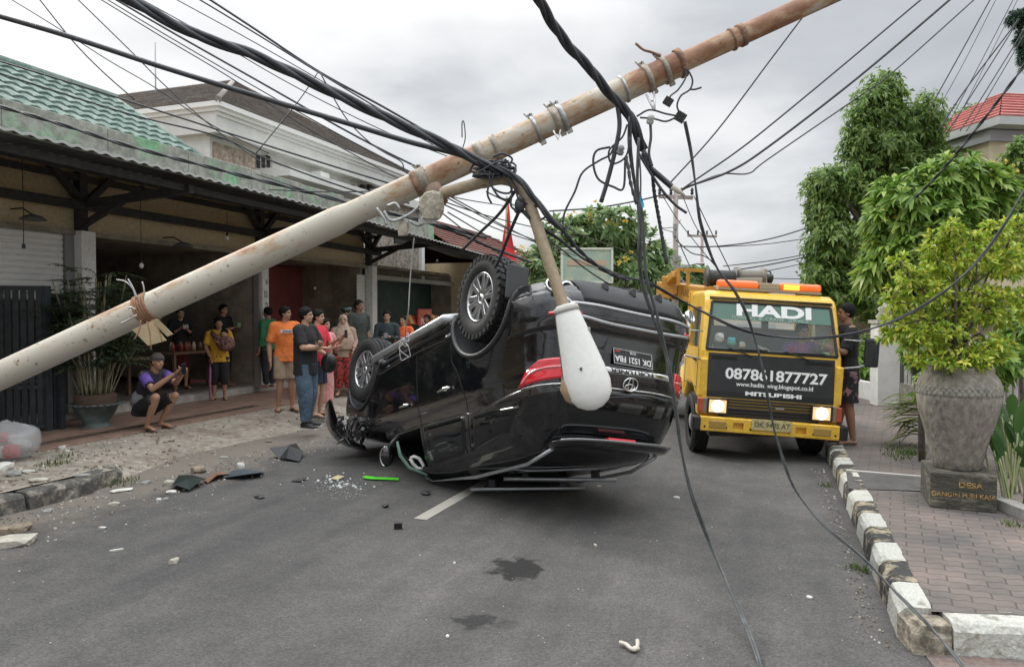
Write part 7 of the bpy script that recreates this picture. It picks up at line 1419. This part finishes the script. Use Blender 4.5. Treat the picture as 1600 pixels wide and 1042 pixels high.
def person(loc, heading, H, label, sk='a', pose=None, shirt=None, sleeve=.55, pants=None, plen=1., skirt=None, shoe=None, hair='short', hijab=None, group=None, vox=.0095, dress=None, untuck=.0, wide=1.):
    q = dict(DEF); q.update(pose or {}); V_ = lambda k: Vector(q[k])*H; B = q['build']
    r = empty('person', loc, heading); tag(r, label, 'person', group); sm_ = skin(sk)
    b = MB(); Y = (0, 1, 0)
    pel, wa, ch, ne, he = V_('pelvis'), V_('waist'), V_('chest'), V_('neck'), V_('head')
    def torso(b, g=0., lo=None, top=1.):
        low = pel+(pel-wa).normalized()*.04*H if lo is None else lo; dirn = (ne-ch).normalized()
        P = [low, pel, wa, ch, ch.lerp(ne, .62), ne]
        a = [((.088*B if g == 0 else .102*B)+g)*H, ((.094*B if g == 0 else .098*B)+g)*H, (.082*B+g+q['belly']*.6)*H, (.100*B+g)*H, (.098*B+g)*H, (.045+g)*H]; d = [((.055*B if g == 0 else .070*B)+g)*H, (.066*B+g)*H, (.058*B+g+q['belly'])*H, (.064*B+g)*H, (.052+g)*H, (.036+g)*H]
        P2 = smoothline(P, 3); a2 = np.interp(np.linspace(0, 5, len(P2)), range(6), a); d2 = np.interp(np.linspace(0, 5, len(P2)), range(6), d)
        b.tube(P2, list(a2), 16, r2=list(d2), side=Y)
    torso(b)
    for s in 'LR':
        sh, el, wr = V_('sh'+s), V_('el'+s), V_('wr'+s); sg = 1 if s == 'L' else -1
        b.ell(sh, (.034*H*B, .034*H*B, .034*H*B)); b.tube([ch.lerp(ne, .6), sh], [.045*H, .036*H*B], 10)
        b.tube([sh, sh.lerp(el, .4), el], [.033*H*B, .030*H*B, .023*H*B], 10); b.ell(el, [.0235*H*B]*3); b.tube([el, el.lerp(wr, .35), wr], [.0235*H*B, .0235*H*B, .0150*H], 10)
        # hand
        f = (wr-el).normalized(); side_ = f.cross(Vector((0, 0, 1))); side_ = side_.normalized() if side_.length > .3 else Vector((1, 0, 0)); pal = side_.cross(f).normalized()
        if q.get('palm'+s): pal = Vector(q['palm'+s]).normalized(); pal = (pal-f*pal.dot(f)).normalized(); side_ = f.cross(pal)
        elif abs(f.z) > .6: side_ = Vector((1, 0, 0)); side_ = (side_-f*side_.dot(f)).normalized(); pal = side_.cross(f)*sg
        pc = wr+f*.028*H; Rm = Matrix((f, side_, f.cross(side_))).transposed(); b.ell(pc, (.034*H, .024*H, .012*H), rot=Rm); cu = q['curl']
        for i, (o_, ln) in enumerate(((.018, .036), (.006, .041), (-.006, .039), (-.018, .030))):
            p0 = wr+f*.052*H+side_*o_*H; p1 = p0+(f*math.cos(cu*.6)+pal*math.sin(cu*.6))*ln*.5*H; p2 = p1+(f*math.cos(cu*1.7)+pal*math.sin(cu*1.7))*ln*.5*H; b.tube([p0-f*.012*H, p0, p1, p2], [.0058*H, .0056*H, .0052*H, .0042*H], 6)
        t0 = wr+f*.018*H+side_*.02*H; b.tube([t0, t0+(f*.6+side_*.8)*.02*H, t0+(f*.9+side_*.5+pal*.3)*.040*H], [.007*H, .0062*H, .005*H], 6)
        hp_, kn, an = V_('hip'+s), V_('knee'+s), V_('ank'+s)
        b.tube([hp_, hp_.lerp(kn, .35), kn], [.052*H*B, .048*H*B, .033*H*B], 12); b.ell(kn, [.034*H*B]*3); b.tube([kn, kn.lerp(an, .3), an], [.032*H*B, .033*H*B, .019*H], 12); b.ell(an, [.020*H]*3)
        td = Vector((q['toe'+s][0], q['toe'+s][1], 0)).normalized(); b.tube([an+td*-.025*H+Vector((0, 0, -.028*H)), an+td*.04*H+Vector((0, 0, -.024*H)), an+td*.10*H+Vector((0, 0, -.034*H))], [.018*H, .023*H, .018*H], 10, r2=[.016*H, .016*H, .009*H], side=Vector((-td.y, td.x, 0)))
        for i in range(5): o_ = (i-2)*.0085*H; p = an+td*(.105-.006*abs(i-1.5))*H+Vector((-td.y, td.x, 0))*o_+Vector((0, 0, -.036*H)); b.tube([p-td*.012*H, p+td*.004*H], .0055*H, 6)
    # neck and head
    HR = (Matrix.Rotation(q['look'], 3, 'Z') @ Matrix.Rotation(q['nod'], 3, 'Y')); b.tube([ne-(he-ne)*.2, ne.lerp(he, .6)], [.036*H, .030*H], 12)
    h_ = .066*H/1.0
    def hd(x, y, z): return he+HR @ Vector((x*h_, y*h_, z*h_))
    b.ell(hd(-.08, 0, .22), (.80*h_, .66*h_, .76*h_), rot=HR, n=16, m=12); b.ell(hd(.12, 0, -.28), (.58*h_, .54*h_, .66*h_), rot=HR, n=14, m=10); b.ell(hd(.36, 0, -.72), (.28*h_, .26*h_, .2*h_), rot=HR)
    b.tube([hd(.62, 0, .12), hd(.76, 0, -.16), hd(.66, 0, -.26)], [.08*h_, .14*h_, .1*h_], 8); b.ell(hd(.60, 0, -.50), (.12*h_, .22*h_, .09*h_), rot=HR)
    for s in (-1, 1): b.ell(hd(-.08, s*.64, -.06), (.16*h_, .07*h_, .24*h_), rot=HR); b.ell(hd(.52, s*.26, .20), (.14*h_, .2*h_, .06*h_), rot=HR); b.ell(hd(.42, s*.34, -.2), (.2*h_, .16*h_, .2*h_), rot=HR)
    o = b.build('body', [sm_, eyem, lipm], r); remesh(o, vox*.85, 2)
    me = o.data; me.materials.clear(); [me.materials.append(m) for m in (sm_, eyem, lipm)]
    ey = [hd(.60, s*.27, .06) for s in (-1, 1)]; br = [hd(.62, s*.28, .25) for s in (-1, 1)]; lp = hd(.66, 0, -.52); HI = HR.inverted()
    for p in me.polygons:
        c = p.center
        if (c-he).length < 1.3*h_:
            l_ = (HI @ (c-he))/h_; x, y, z = l_
            if x > .3:
                if abs(abs(y)-.27) < .12 and abs(z-.05) < .055: p.material_index = 1
                elif abs(abs(y)-.28) < .19 and abs(z-.235) < .045: p.material_index = 1
                elif abs(y) < .2 and abs(z+.52) < .06: p.material_index = 2
    def garment(b, name, m, v=None, sm=3):
        o = b.build(name, m, r); ms = m if isinstance(m, (list, tuple)) else [m]; remesh(o, v or vox*1.05, sm); o.data.materials.clear(); [o.data.materials.append(k) for k in ms]
        me = o.data
        co = np.empty(len(me.vertices)*3); me.vertices.foreach_get('co', co); nn = np.empty(len(me.vertices)*3); me.vertex_normals.foreach_get('vector', nn); co = co.reshape(-1, 3); nn = nn.reshape(-1, 3)
        for i, c in enumerate(co):      # cloth folds
            v = Vector(c); c += nn[i]*(mnoise.noise(Vector((v.x*9, v.y*9, v.z*5))+Vector(loc))*.009+mnoise.noise(v*23)*.0035)
        me.vertices.foreach_set('co', co.ravel()); me.update()
        return o
    if dress is not None or shirt is not None:
        b = MB(); m = shirt or dress; low = pel+(pel-wa).normalized()*(.055+untuck)*H; torso(b, .011, low)
        for s in 'LR':
            sh, el, wr = V_('sh'+s), V_('el'+s), V_('wr'+s); b.ell(sh-Vector((0, 0, .004*H)), [.039*H*B]*3); b.tube([ch.lerp(ne, .75), sh], [.046*H, .040*H*B], 10)
            e1 = sh.lerp(el, min(1, sleeve*1.0)); P = [sh, e1]; R1 = [.040*H*B, .039*H*B]
            if sleeve > 1: P = [sh, el, el.lerp(wr, min(.97, sleeve-1))]; R1 = [.044*H*B, .034*H*B, .026*H]; b.ell(el, [.034*H*B]*3)
            b.tube(P, R1, 12)
        garment(b, 'shirt' if dress is None else 'dress', m)
        # collar ring
        b = MB(); b.lathe([(.036*H, -.004*H), (.043*H, -.004*H), (.042*H, .006*H), (.036*H, .006*H)], 18, c=ne+Vector((.006*H, 0, -.008*H)), axis=(he-ne).normalized(), cap=False); b.build('collar', m, r)
    if pants is not None:
        b = MB(); b.tube([pel+(wa-pel)*.55, pel, pel+(pel-wa).normalized()*.05*H], [.093*B*H, .103*B*H, .085*B*H], 14, r2=[.068*B*H, .077*B*H, .06*B*H], side=Y)
        for s in 'LR':
            hp_, kn, an = V_('hip'+s), V_('knee'+s), V_('ank'+s); lo = 1. if plen >= 1 else plen
            if plen <= .5: b.tube([hp_, hp_.lerp(kn, plen*2)], [.064*H*B, .056*H*B*wide], 12); 
            else: b.tube([hp_, kn], [.064*H*B, .046*H*B*wide], 12); b.ell(kn, [.046*H*B*wide]*3); b.tube([kn, kn.lerp(an, (plen-.5)*2*.96)], [.046*H*B*wide, .035*H*wide], 12)
        garment(b, 'trousers' if plen > .7 else 'shorts', pants)
    if skirt is not None or dress is not None:
        m = skirt or dress; b = MB(); mid = (V_('ankL')+V_('ankR'))/2; zl = plen if skirt else .9; e_ = Vector((pel.x*.5+mid.x*.5, (pel.y+mid.y)/2, pel.z*(1-zl)+.06*H)); b.tube([pel+(wa-pel)*.6, pel, pel.lerp(e_, .5), e_], [.09*B*H, .108*B*H, .105*H*B, .11*H], 18, r2=[.066*B*H, .082*B*H, .085*H, .09*H], side=Y); garment(b, 'skirt', m)
    if shoe is not None:
        for s in 'LR':
            an = V_('ank'+s); td = Vector((q['toe'+s][0], q['toe'+s][1], 0)).normalized(); sd_ = Vector((-td.y, td.x, 0)); b = MB()
            if shoe[0] == 'sandal':
                z = an.z-.05*H; b.tube([Vector((an.x, an.y, z))-td*.045*H, Vector((an.x, an.y, z))+td*.04*H, Vector((an.x, an.y, z))+td*.122*H], [.022*H, .026*H, .022*H], 12, r2=[.005*H]*3, side=sd_); b.tube([Vector((an.x, an.y, z))+td*.095*H+Vector((0, 0, .018*H)), Vector((an.x, an.y, z+.026*H))+td*.05*H+sd_*.026*H, Vector((an.x, an.y, z))+td*.03*H+sd_*.026*H], .004*H, 5); b.tube([Vector((an.x, an.y, z))+td*.095*H+Vector((0, 0, .018*H)), Vector((an.x, an.y, z+.026*H))+td*.05*H-sd_*.026*H, Vector((an.x, an.y, z))+td*.03*H-sd_*.026*H], .004*H, 5); b.build('sandal', shoe[1], r)
            else:
                b.tube([an-td*.03*H+Vector((0, 0, -.022*H)), an+td*.045*H+Vector((0, 0, -.024*H)), an+td*.115*H+Vector((0, 0, -.034*H))], [.024*H, .029*H, .022*H], 14, r2=[.026*H, .021*H, .012*H], side=sd_); b.tube([an+Vector((0, 0, -.02*H)), an+Vector((0, 0, .008*H))], .024*H, 12); so_ = b.build('shoe', shoe[1], r)
                b = MB(); b.tube([an-td*.034*H+Vector((0, 0, -.043*H)), an+td*.045*H+Vector((0, 0, -.043*H)), an+td*.12*H+Vector((0, 0, -.043*H))], [.026*H, .030*H, .022*H], 14, r2=[.006*H]*3, side=sd_); b.build('sole', mat('white_sole', (.5, .49, .46), .7), so_)
    def cap_(name, m, c, rad, cut, n=22):
        """hair: an ellipsoid shell trimmed by cut(l) in head units"""
        b = MB(); b.ell(Vector((0, 0, 0)), rad, n=n, m=16); vs = []
        for v in b.v:
            l_ = Vector(v)+Vector(c); d = cut(l_)
            k = 1 if d > 0 else max(.78, 1+d*1.2); n_ = 1+.10*mnoise.noise(Vector(v)*3.2+Vector(loc))+.05*mnoise.noise(Vector(v)*9); vs.append(tuple(he+HR @ (Vector(c)+Vector(v)*k*n_)*h_))
        b.v = vs; o = b.build(name, m, r); return o
    if hair in ('short', 'bun', 'long', 'pony'):
        cap_('hair', hairm, (-.13, 0, .28), (.90, .75, .86), lambda l: (.35-l.x)*1.6+(l.z-.40)*1.5+.25 if l.x > -.1 else (l.z+.75))
        if hair == 'bun': b = MB(); b.ell(hd(-.95, 0, .25), (.3*h_, .32*h_, .3*h_)); b.build('hair_bun', hairm, r)
        if hair == 'long': b = MB(); b.tube([hd(-.35, 0, .3), hd(-.62, 0, -.4), hd(-.62, 0, -1.5)], [.55*h_, .6*h_, .3*h_], 12, r2=[.4*h_, .3*h_, .15*h_], side=(0, 1, 0)); b.build('hair', hairm, r)
        if hair == 'pony': b = MB(); b.tube([hd(-.8, 0, .3), hd(-1.1, 0, -.2), hd(-1.0, 0, -.9)], [.2*h_, .22*h_, .1*h_], 8); b.build('ponytail', hairm, r)
    if hair == 'beanie':
        cap_('beanie', fabric('grey_brown_knit', (.07, .06, .055), bscale=80), (-.10, 0, .40), (.90, .76, .72), lambda l: (l.z-.30)*2); b = MB(); b.lathe([(.80*h_, -.10*h_), (.86*h_, 0), (.80*h_, .12*h_)], 20, c=hd(-.10, 0, .36), axis=HR @ Vector((.12, 0, 1)), cap=False); b.build('beanie_rim', MATS['grey_brown_knit'], r); cap_('hair', hairm, (-.18, 0, .0), (.76, .69, .60), lambda l: (-.1-l.x)*1.5+(l.z-.2)*.5)
    if hair == 'helmet':
        hm = mat('green_helmet', (.05, .16, .09), .15, coat=1., var=.8, scale=4, col2=(.45, .5, .46), t0=.52, t1=.56); cap_('helmet', hm, (-.08, 0, .32), (1.15, 1.0, 1.05), lambda l: (.15-l.x)*1.2+(l.z-.5)*1.5+.3 if l.x > 0 else l.z+.7); b = MB(); b.grid(lambda u, v: hd(-.05+1.2*math.cos(v)*math.cos((u-.5)*2), 1.05*math.sin((u-.5)*2.6), .75+.35*math.sin(v*2-.6)), list(np.linspace(0, 1, 12)), list(np.linspace(.1, .9, 5))); b.build('visor', mat('dark_visor', (.05, .06, .06), .08), r)
    if hijab is not None:
        b = MB(); b.ell(hd(-.14, 0, .22), (.94*h_, .82*h_, .94*h_), rot=HR, n=18, m=12); b.tube([hd(-.2, 0, -.2), ne+Vector((0, 0, .0)), ch.lerp(ne, .3), ch.lerp(wa, .5), wa.lerp(pel, .5)], [.80*h_, .085*H, .135*H, .150*H, .135*H], 20, r2=[.78*h_, .07*H, .095*H, .115*H, .105*H], side=Y)
        o = garment(b, 'hijab', hijab, vox, 4)
        bm = bmesh.new(); bm.from_mesh(o.data); dl = []
        for f in bm.faces:
            l_ = (HI @ (f.calc_center_median()-he))/h_
            if l_.x > .05 and (l_.y/.52)**2+((l_.z+.12)/.74)**2 < 1: dl.append(f)
        bmesh.ops.delete(bm, geom=dl, context='FACES'); bm.to_mesh(o.data); bm.free(); m_ = o.modifiers.new('s', 'SOLIDIFY'); m_.thickness = .006; apply(o)
    return r
def foot(px, py, z=.15): p = PZ(px, py, z); return (p.x, p.y, z)
def HD(deg): return YAW+R_(deg)
def prop(r, b, name, m, label, cat, **k):
    """something held or worn loose: stays top level, placed in the person's frame"""
    o = b.build(name, m, **k); o.data.transform(Matrix.Translation(-Vector((0, 0, 0)))); o.matrix_world = Matrix.Translation(r.location) @ Matrix.Rotation(r.rotation_euler.z, 4, 'Z'); return tag(o, label, cat)
sandm = mat('brown_sandal', (.10, .06, .04), .7); blacksand = mat('black_sandal', (.02, .02, .02), .6)
SQ = 'onlookers standing before the shops'
# squatting man with a phone
H = 1.68; sq = dict(pelvis=(-.10, 0, .165), waist=(-.085, 0, .255), chest=(-.03, 0, .37), neck=(.015, 0, .465), head=(.055, 0, .55), look=-.12, nod=.05, shL=(.01, .105, .445), elL=(.135, .11, .37), wrL=(.27, .05, .455), shR=(.01, -.105, .445), elR=(.13, -.125, .34), wrR=(.27, -.035, .46),
          hipL=(-.08, .055, .165), kneeL=(.13, .10, .265), ankL=(.0, .075, .045), hipR=(-.08, -.06, .165), kneeR=(.16, -.12, .275), ankR=(.03, -.09, .045), toeL=(1, .1), toeR=(1, -.2), curl=1.1)
jm = fabric('black_purple_jersey', (.022, .018, .030)); 
pr_ = person(foot(240, 669, .17), HD(-22), H, 'man in a grey beanie and dark jersey squatting to take a photo with his phone', 'a', sq, shirt=jm, sleeve=.75, pants=fabric('black_shorts', (.014, .014, .018)), plen=.44, shoe=('sandal', sandm), hair='beanie', vox=.0085)
for s in (-1, 1):
    b = MB(); a = Vector((.01, s*.105, .445))*H; c = Vector((.135, .11, .37) if s > 0 else (.13, -.125, .34))*H; b.tube([a.lerp(c, .08), a.lerp(c, .45), a.lerp(c, .70)], [.0425*H, .0435*H, .0425*H], 14); b.build('sleeve_panel', fabric('purple_sleeve', (.13, .07, .34)), pr_)
b = MB(); b.tube([Vector((-.10, -.062, .19))*H, Vector((-.085, -.07, .27))*H, Vector((-.05, -.075, .34))*H], [.045*H, .038*H, .01*H], 12, r2=[.075*H, .06*H, .02*H], side=(0, 1, 0)); b.build('side_panel', fabric('grey_panel', (.24, .24, .26)), pr_)
b = MB(); b.box((.335*H, .0, .50*H), (.012, .075, .15)); prop(pr_, b, 'phone', mat('phone_black', (.015, .015, .018), .2, coat=.5), 'black phone held up by the squatting man', 'phone', bevel=.004)
# woman seated or standing behind him in a patterned skirt
batik = fabric('red_patterned_cloth', (.30, .06, .06), col2=(.10, .03, .04), scale=30, t0=.48, t1=.52, var=.2)
p_ = person(foot(283, 607, .30), HD(-50), 1.58, 'woman in black with a red patterned skirt half hidden behind the fallen pole', 'b', dict(elR=(.05, -.15, .66), wrR=(.16, -.05, .74), elL=(.06, .14, .65), wrL=(.17, .03, .73), curl=.9), shirt=fabric('black_top', (.016, .016, .018)), sleeve=1.6, skirt=batik, plen=.62, hair='bun', shoe=('sandal', sandm), group=SQ)
b = MB(); b.box((.34, -.0, 1.21), (.02, .1, .07), rot=Euler((.3, .4, .2)).to_matrix()); prop(p_, b, 'paper', mat('white_paper', (.55, .52, .50), .8), 'white folded paper in the hands of the woman in black', 'paper')
# woman in yellow with a baby sling and umbrella
p_ = person(foot(343, 624, .185), HD(-72), 1.50, 'woman in a yellow shirt carrying a child in a batik sling', 'a', dict(elR=(.02, -.15, .65), wrR=(.10, -.09, .52), elL=(.05, .15, .66), wrL=(.15, .02, .70), look=.2, build=1.08), shirt=fabric('yellow_shirt', (.62, .33, .03)), sleeve=.85, pants=fabric('black_short_trousers', (.015, .015, .017)), plen=.72, wide=1.15, hair='long', shoe=('sandal', sandm), untuck=.01, group=SQ)
b = MB(); b.tube([(.05, -.13, 1.24), (.14, -.02, 1.12), (.17, .09, 1.02), (.13, .2, 1.04)], [.04, .07, .11, .09], 12, r2=[.02, .05, .09, .07], side=(0, 0, 1)); b.ell((.17, .13, 1.03), (.13, .16, .14), n=14, m=9); b.build('baby_sling', fabric('batik_sling', (.36, .17, .14), col2=(.05, .03, .04), scale=35, t0=.49, t1=.53), p_)
c_ = empty('person', p_.location, p_.rotation_euler.z); tag(c_, 'small child carried against the chest of the woman in yellow', 'person'); b = MB(); b.ell((.14, .10, 1.21), (.07, .065, .078), n=12, m=9); b.tube([(.15, .12, 1.02), (.145, .11, 1.15)], [.08, .04], 10); b.tube([(.16, .17, 1.10), (.24, .10, 1.06)], [.03, .02], 8); o = b.build('body', skin('b'), c_); remesh(o, .009, 2); o.data.materials.clear(); o.data.materials.append(skin('b'))
b = MB(); b.ell((.13, .105, 1.235), (.074, .07, .068), n=12, m=9); b.build('hair', hairm, c_)
b = MB(); b.tube([(.17, -.15, .02), (.165, -.148, .1), (.15, -.145, .55), (.145, -.143, .66)], [.006, .018, .024, .010], 10); b.tube([(.145, -.143, .66), (.145, -.143, .76), (.145, -.12, .79)], .008, 8); prop(p_, b, 'umbrella', mat('purple_umbrella', (.26, .10, .28), .6, col2=(.45, .12, .15), scale=12, var=.2), 'closed purple umbrella held point down by the woman in yellow', 'umbrella')
# man behind her with a green cup
p_ = person(foot(350, 603, .30), HD(-20), 1.66, 'dark shirted person standing in the shop behind the woman in yellow', 'b', dict(elL=(.05, .14, .66), wrL=(.17, .05, .72), elR=(.06, -.14, .66), wrR=(.18, -.03, .71)), shirt=fabric('black_tee', (.02, .02, .022)), sleeve=.7, pants=fabric('dark_trousers', (.02, .02, .025)), hair='bun', group=SQ)
b = MB(); b.tube([(.36, .02, 1.17), (.36, .02, 1.28)], [.04, .05], 12); prop(p_, b, 'green_cup', mat('green_bag', (.20, .38, .22), .5), 'pale green cup in the hands of the dark shirted person', 'cup')
# green clad person beyond the column
b_ = person(foot(420, 606, .28), HD(160), 1.62, 'person in a green shirt half hidden behind the white column', 'c', None, shirt=fabric('green_shirt', (.03, .16, .07)), sleeve=1.8, pants=fabric('dark_trousers', (.02, .02, .025)), hair='short', group=SQ)
# man in orange shirt
om_ = fabric('orange_shirt', (.72, .19, .04)); p_ = person(foot(447, 641, .15), HD(-60), 1.74, 'man in an orange T-shirt and beige shorts beside the column', 'a', dict(look=.9, elR=(-.01, -.15, .62), wrR=(.03, -.15, .47), ankL=(.0, .06, .045), ankR=(-.01, -.07, .045), build=1.05), shirt=om_, sleeve=.8, pants=fabric('beige_shorts', (.34, .26, .18)), plen=.46, wide=1.1, shoe=('sandal', sandm), group=SQ)
b = MB(); H = 1.74; b.grid(lambda u, v: Vector((.088*H-.18*(u-.5)**2*.35, (u-.5)*.22, .742*H+v*.055)), [0, .25, .5, .75, 1], [0, 1]); o = b.build('chest_print', mat('white_print', (.65, .63, .6), .8), p_); text('BORNEO', .042, mat('dark_print', (.03, .03, .03), .8), o, frame((.088*H+.003, 0, .742*H+.027), (0, 1, 0), (0, 0, 1)))
# man in black T-shirt and jeans, arms folded
jean = fabric('blue_jeans', (.05, .085, .13), col2=(.10, .145, .20), scale=5, t0=.4, t1=.7); tee = fabric('black_tshirt', (.012, .012, .014))
p_ = person(foot(478, 668, .13), HD(-14), 1.73, 'man in a black T-shirt and blue jeans with folded arms', 'b', dict(elR=(.06, -.145, .67), wrR=(.15, .01, .66), elL=(.06, .145, .67), wrL=(.15, -.02, .69), look=.25, ankL=(-.02, .055, .05), ankR=(.03, -.065, .05), kneeR=(.03, -.06, .285), build=1.16, belly=.01, curl=.8), shirt=tee, sleeve=.9, pants=jean, wide=1.12, shoe=('shoe', mat('black_sneaker', (.02, .02, .02), .6)), untuck=.03, vox=.0085, group=SQ)
# man in red with a black bag, pink dressed woman with a phone
p_ = person(foot(497, 650, .13), HD(-10), 1.70, 'man in a red T-shirt behind the man in black', 'b', dict(elR=(.04, -.14, .64), wrR=(.13, -.08, .58), elL=(.05, .14, .66), wrL=(.16, .05, .70), look=.1), shirt=fabric('red_tshirt', (.62, .035, .06)), sleeve=.8, pants=fabric('dark_blue_shorts', (.025, .03, .06)), plen=.46, shoe=('sandal', blacksand), group=SQ)
b = MB(); b.ell((.26, -.16, .86), (.13, .08, .16), n=14, m=9); b.tube([(.26, -.16, 1.0), (.2, -.15, 1.02), (.2, -.13, 1.0)], .012, 6); prop(p_, b, 'black_bag', mat('black_plastic_bag', (.012, .012, .014), .25, bump=.5, bscale=20), 'shiny black bag held by the man in red', 'bag')
pk = fabric('pink_dress', (.60, .28, .27)); p_ = person(foot(508, 645, .14), HD(-25), 1.55, 'woman in a long pink dress holding a phone behind the man in red', 'b', dict(elL=(.05, .13, .68), wrL=(.16, .07, .77), elR=(.06, -.14, .66), wrR=(.17, -.03, .70)), dress=pk, sleeve=1.7, plen=.9, hair='bun', shoe=('sandal', sandm), group=SQ)
b = MB(); b.box((.36, .09, 1.29), (.01, .07, .13)); prop(p_, b, 'phone', mat('phone_black', (.015, .015, .018), .2), 'phone held up by the woman in the pink dress', 'phone')
# hijab woman
p_ = person(foot(537, 617, .185), HD(-78), 1.56, 'woman in a long cream hijab and red floral trousers', 'b', dict(elR=(.06, -.13, .66), wrR=(.14, -.07, .66), elL=(.02, .15, .66), wrL=(.10, .12, .56), look=-.1), shirt=fabric('cream_blouse', (.40, .28, .21)), sleeve=1.8, pants=fabric('red_floral', (.50, .06, .05), col2=(.03, .02, .02), scale=28, t0=.5, t1=.54), wide=1.4, plen=.92, hair=None, hijab=fabric('cream_hijab', (.46, .33, .25)), shoe=('sandal', sandm), group=SQ)
p_ = person(foot(557, 612, .185), HD(-95), 1.50, 'short haired woman in a brown patterned blouse between the hijab woman and the wheel', 'b', dict(look=.5, elL=(.05, .14, .66), wrL=(.14, .05, .62)), shirt=fabric('brown_patterned_blouse', (.34, .19, .15), col2=(.2, .1, .08), scale=30), sleeve=1.3, pants=fabric('brown_trousers', (.10, .06, .05)), hair='short', group=SQ)
p_ = person(foot(561, 606, .30), HD(-40), 1.74, 'man in a dark polo standing in front of the third column', 'c', dict(look=.2), shirt=fabric('dark_polo', (.04, .05, .045)), sleeve=.9, pants=fabric('dark_trousers', (.02, .02, .025)), group=SQ)
p_ = person(foot(541, 602, .30), HD(-70), 1.60, 'person wearing a green and white helmet behind the hijab woman', 'b', None, shirt=fabric('green_black_jacket', (.02, .05, .03)), sleeve=1.9, pants=fabric('dark_trousers', (.02, .02, .025)), hair='helmet', group=SQ)
p_ = person(foot(605, 612, .15), HD(-84), 1.68, 'bearded man in a dark jacket looking at his phone behind the car', 'b', dict(elL=(.04, .14, .65), wrL=(.13, .03, .68), elR=(.04, -.14, .65), wrR=(.13, -.03, .67), nod=.1), shirt=fabric('dark_teal_jacket', (.025, .04, .045)), sleeve=1.9, pants=fabric('dark_trousers', (.02, .02, .025)), group=SQ)
b = MB(); b.box((.32, 0, 1.16), (.05, .07, .12), rot=Matrix.Rotation(-.5, 3, 'Y')); prop(p_, b, 'phone', mat('phone_black', (.015, .015, .018), .2), 'phone in the hands of the man in the dark jacket', 'phone')
p_ = person(foot(630, 606, .15), HD(-95), 1.58, 'woman in an orange shirt standing behind the car near the drink stall', 'b', dict(look=-.3, elL=(.05, .14, .66), wrL=(.14, .02, .69)), shirt=fabric('bright_orange_shirt', (.75, .14, .04)), sleeve=1., pants=fabric('dark_trousers', (.02, .02, .025)), hair='bun', group=SQ)
p_ = person(foot(668, 600, .15), HD(-120), 1.60, 'person by the drink stall with only the head showing above the car', 'c', None, shirt=fabric('grey_shirt', (.14, .14, .14)), sleeve=1., pants=fabric('dark_trousers', (.02, .02, .025)), hair='short', group=SQ)
# man standing at the truck door
p_ = person(foot(1322, 693, .17), HD(172), 1.72, 'barefoot man in a black T-shirt and patterned shorts standing beside the tow truck door', 'c', dict(elL=(.06, .14, .66), wrL=(.17, .06, .70), elR=(.03, -.15, .66), wrR=(.15, -.09, .66), ankR=(.06, -.04, .045), ankL=(-.03, .05, .045), kneeL=(.0, .05, .285), toeR=(1, .0), toeL=(1, .1)), shirt=tee, sleeve=.9, pants=fabric('floral_black_shorts', (.018, .018, .022), col2=(.30, .16, .18), scale=14, t0=.56, t1=.6), plen=.47, wide=1.15, untuck=.02, vox=.0085)
# woman in the cab
tl = TM @ Vector((-.52, .58, 0)); p_ = person((tl.x, tl.y, .40), R_(-76), 1.56, 'woman in a purple top sitting inside the tow truck cab', 'd', dict(pelvis=(-.05, 0, .33), waist=(-.05, 0, .42), chest=(-.03, 0, .54), neck=(-.02, 0, .63), head=(-.005, 0, .72), shL=(-.02, .105, .61), shR=(-.02, -.105, .61), elL=(.02, .14, .45), elR=(.02, -.14, .45), wrL=(.13, .07, .40), wrR=(.13, -.07, .40), hipL=(-.03, .05, .33), hipR=(-.03, -.05, .33), kneeL=(.20, .07, .33), kneeR=(.20, -.07, .33), ankL=(.19, .07, .10), ankR=(.19, -.07, .10), look=.3), shirt=fabric('purple_top', (.55, .12, .32), col2=(.20, .14, .50), scale=8), sleeve=1.4, pants=fabric('dark_trousers', (.02, .02, .025)), hair='bun')
# things on the dashboard
for (px, py, dd, rr, c, lab, nm) in ((1124, 527, 8.95, .07, (.6, .55, .53), 'white crumpled plastic bag on the left of the dashboard', 'plastic_bag'), (1143, 533, 8.98, .06, (.10, .45, .55), 'cyan bag on the dashboard beside the white one', 'plastic_bag'), (1160, 538, 9.0, .045, (.50, .46, .42), 'small pale bundle on the middle left of the dashboard', 'bundle')):
    rock(PD(px, py, dd), rr, mat('dash_%d' % px, c, .6), nm, lab, 'bag', seed=px, sub=1)
b = MB(); b.box(PD(1231, 548, 9.3), (.05, .25, .11), rot=Matrix.Rotation(R_(14), 3, 'Z')); tag(b.build('red_folder', mat('red_folder', (.55, .03, .02), .5), bevel=.006), 'red flat folder standing on the truck dashboard', 'folder')
b = MB(); b.box(PD(1192, 544, 9.15), (.12, .24, .02), rot=Euler((.1, .35, .25)).to_matrix()); tag(b.build('notebook', mat('white_notebook', (.55, .55, .5), .6)), 'white open notebook on the middle of the dashboard', 'notebook')
b = MB(); p = PD(1196, 500, 9.1); b.box(p, (.03, .16, .06), rot=Matrix.Rotation(R_(14), 3, 'Z')); b.bar(p, p+Vector((0, 0, .2)), .015); tag(b.build('rear_view_mirror', blackmetal), 'rear view mirror behind the truck windshield', 'mirror')
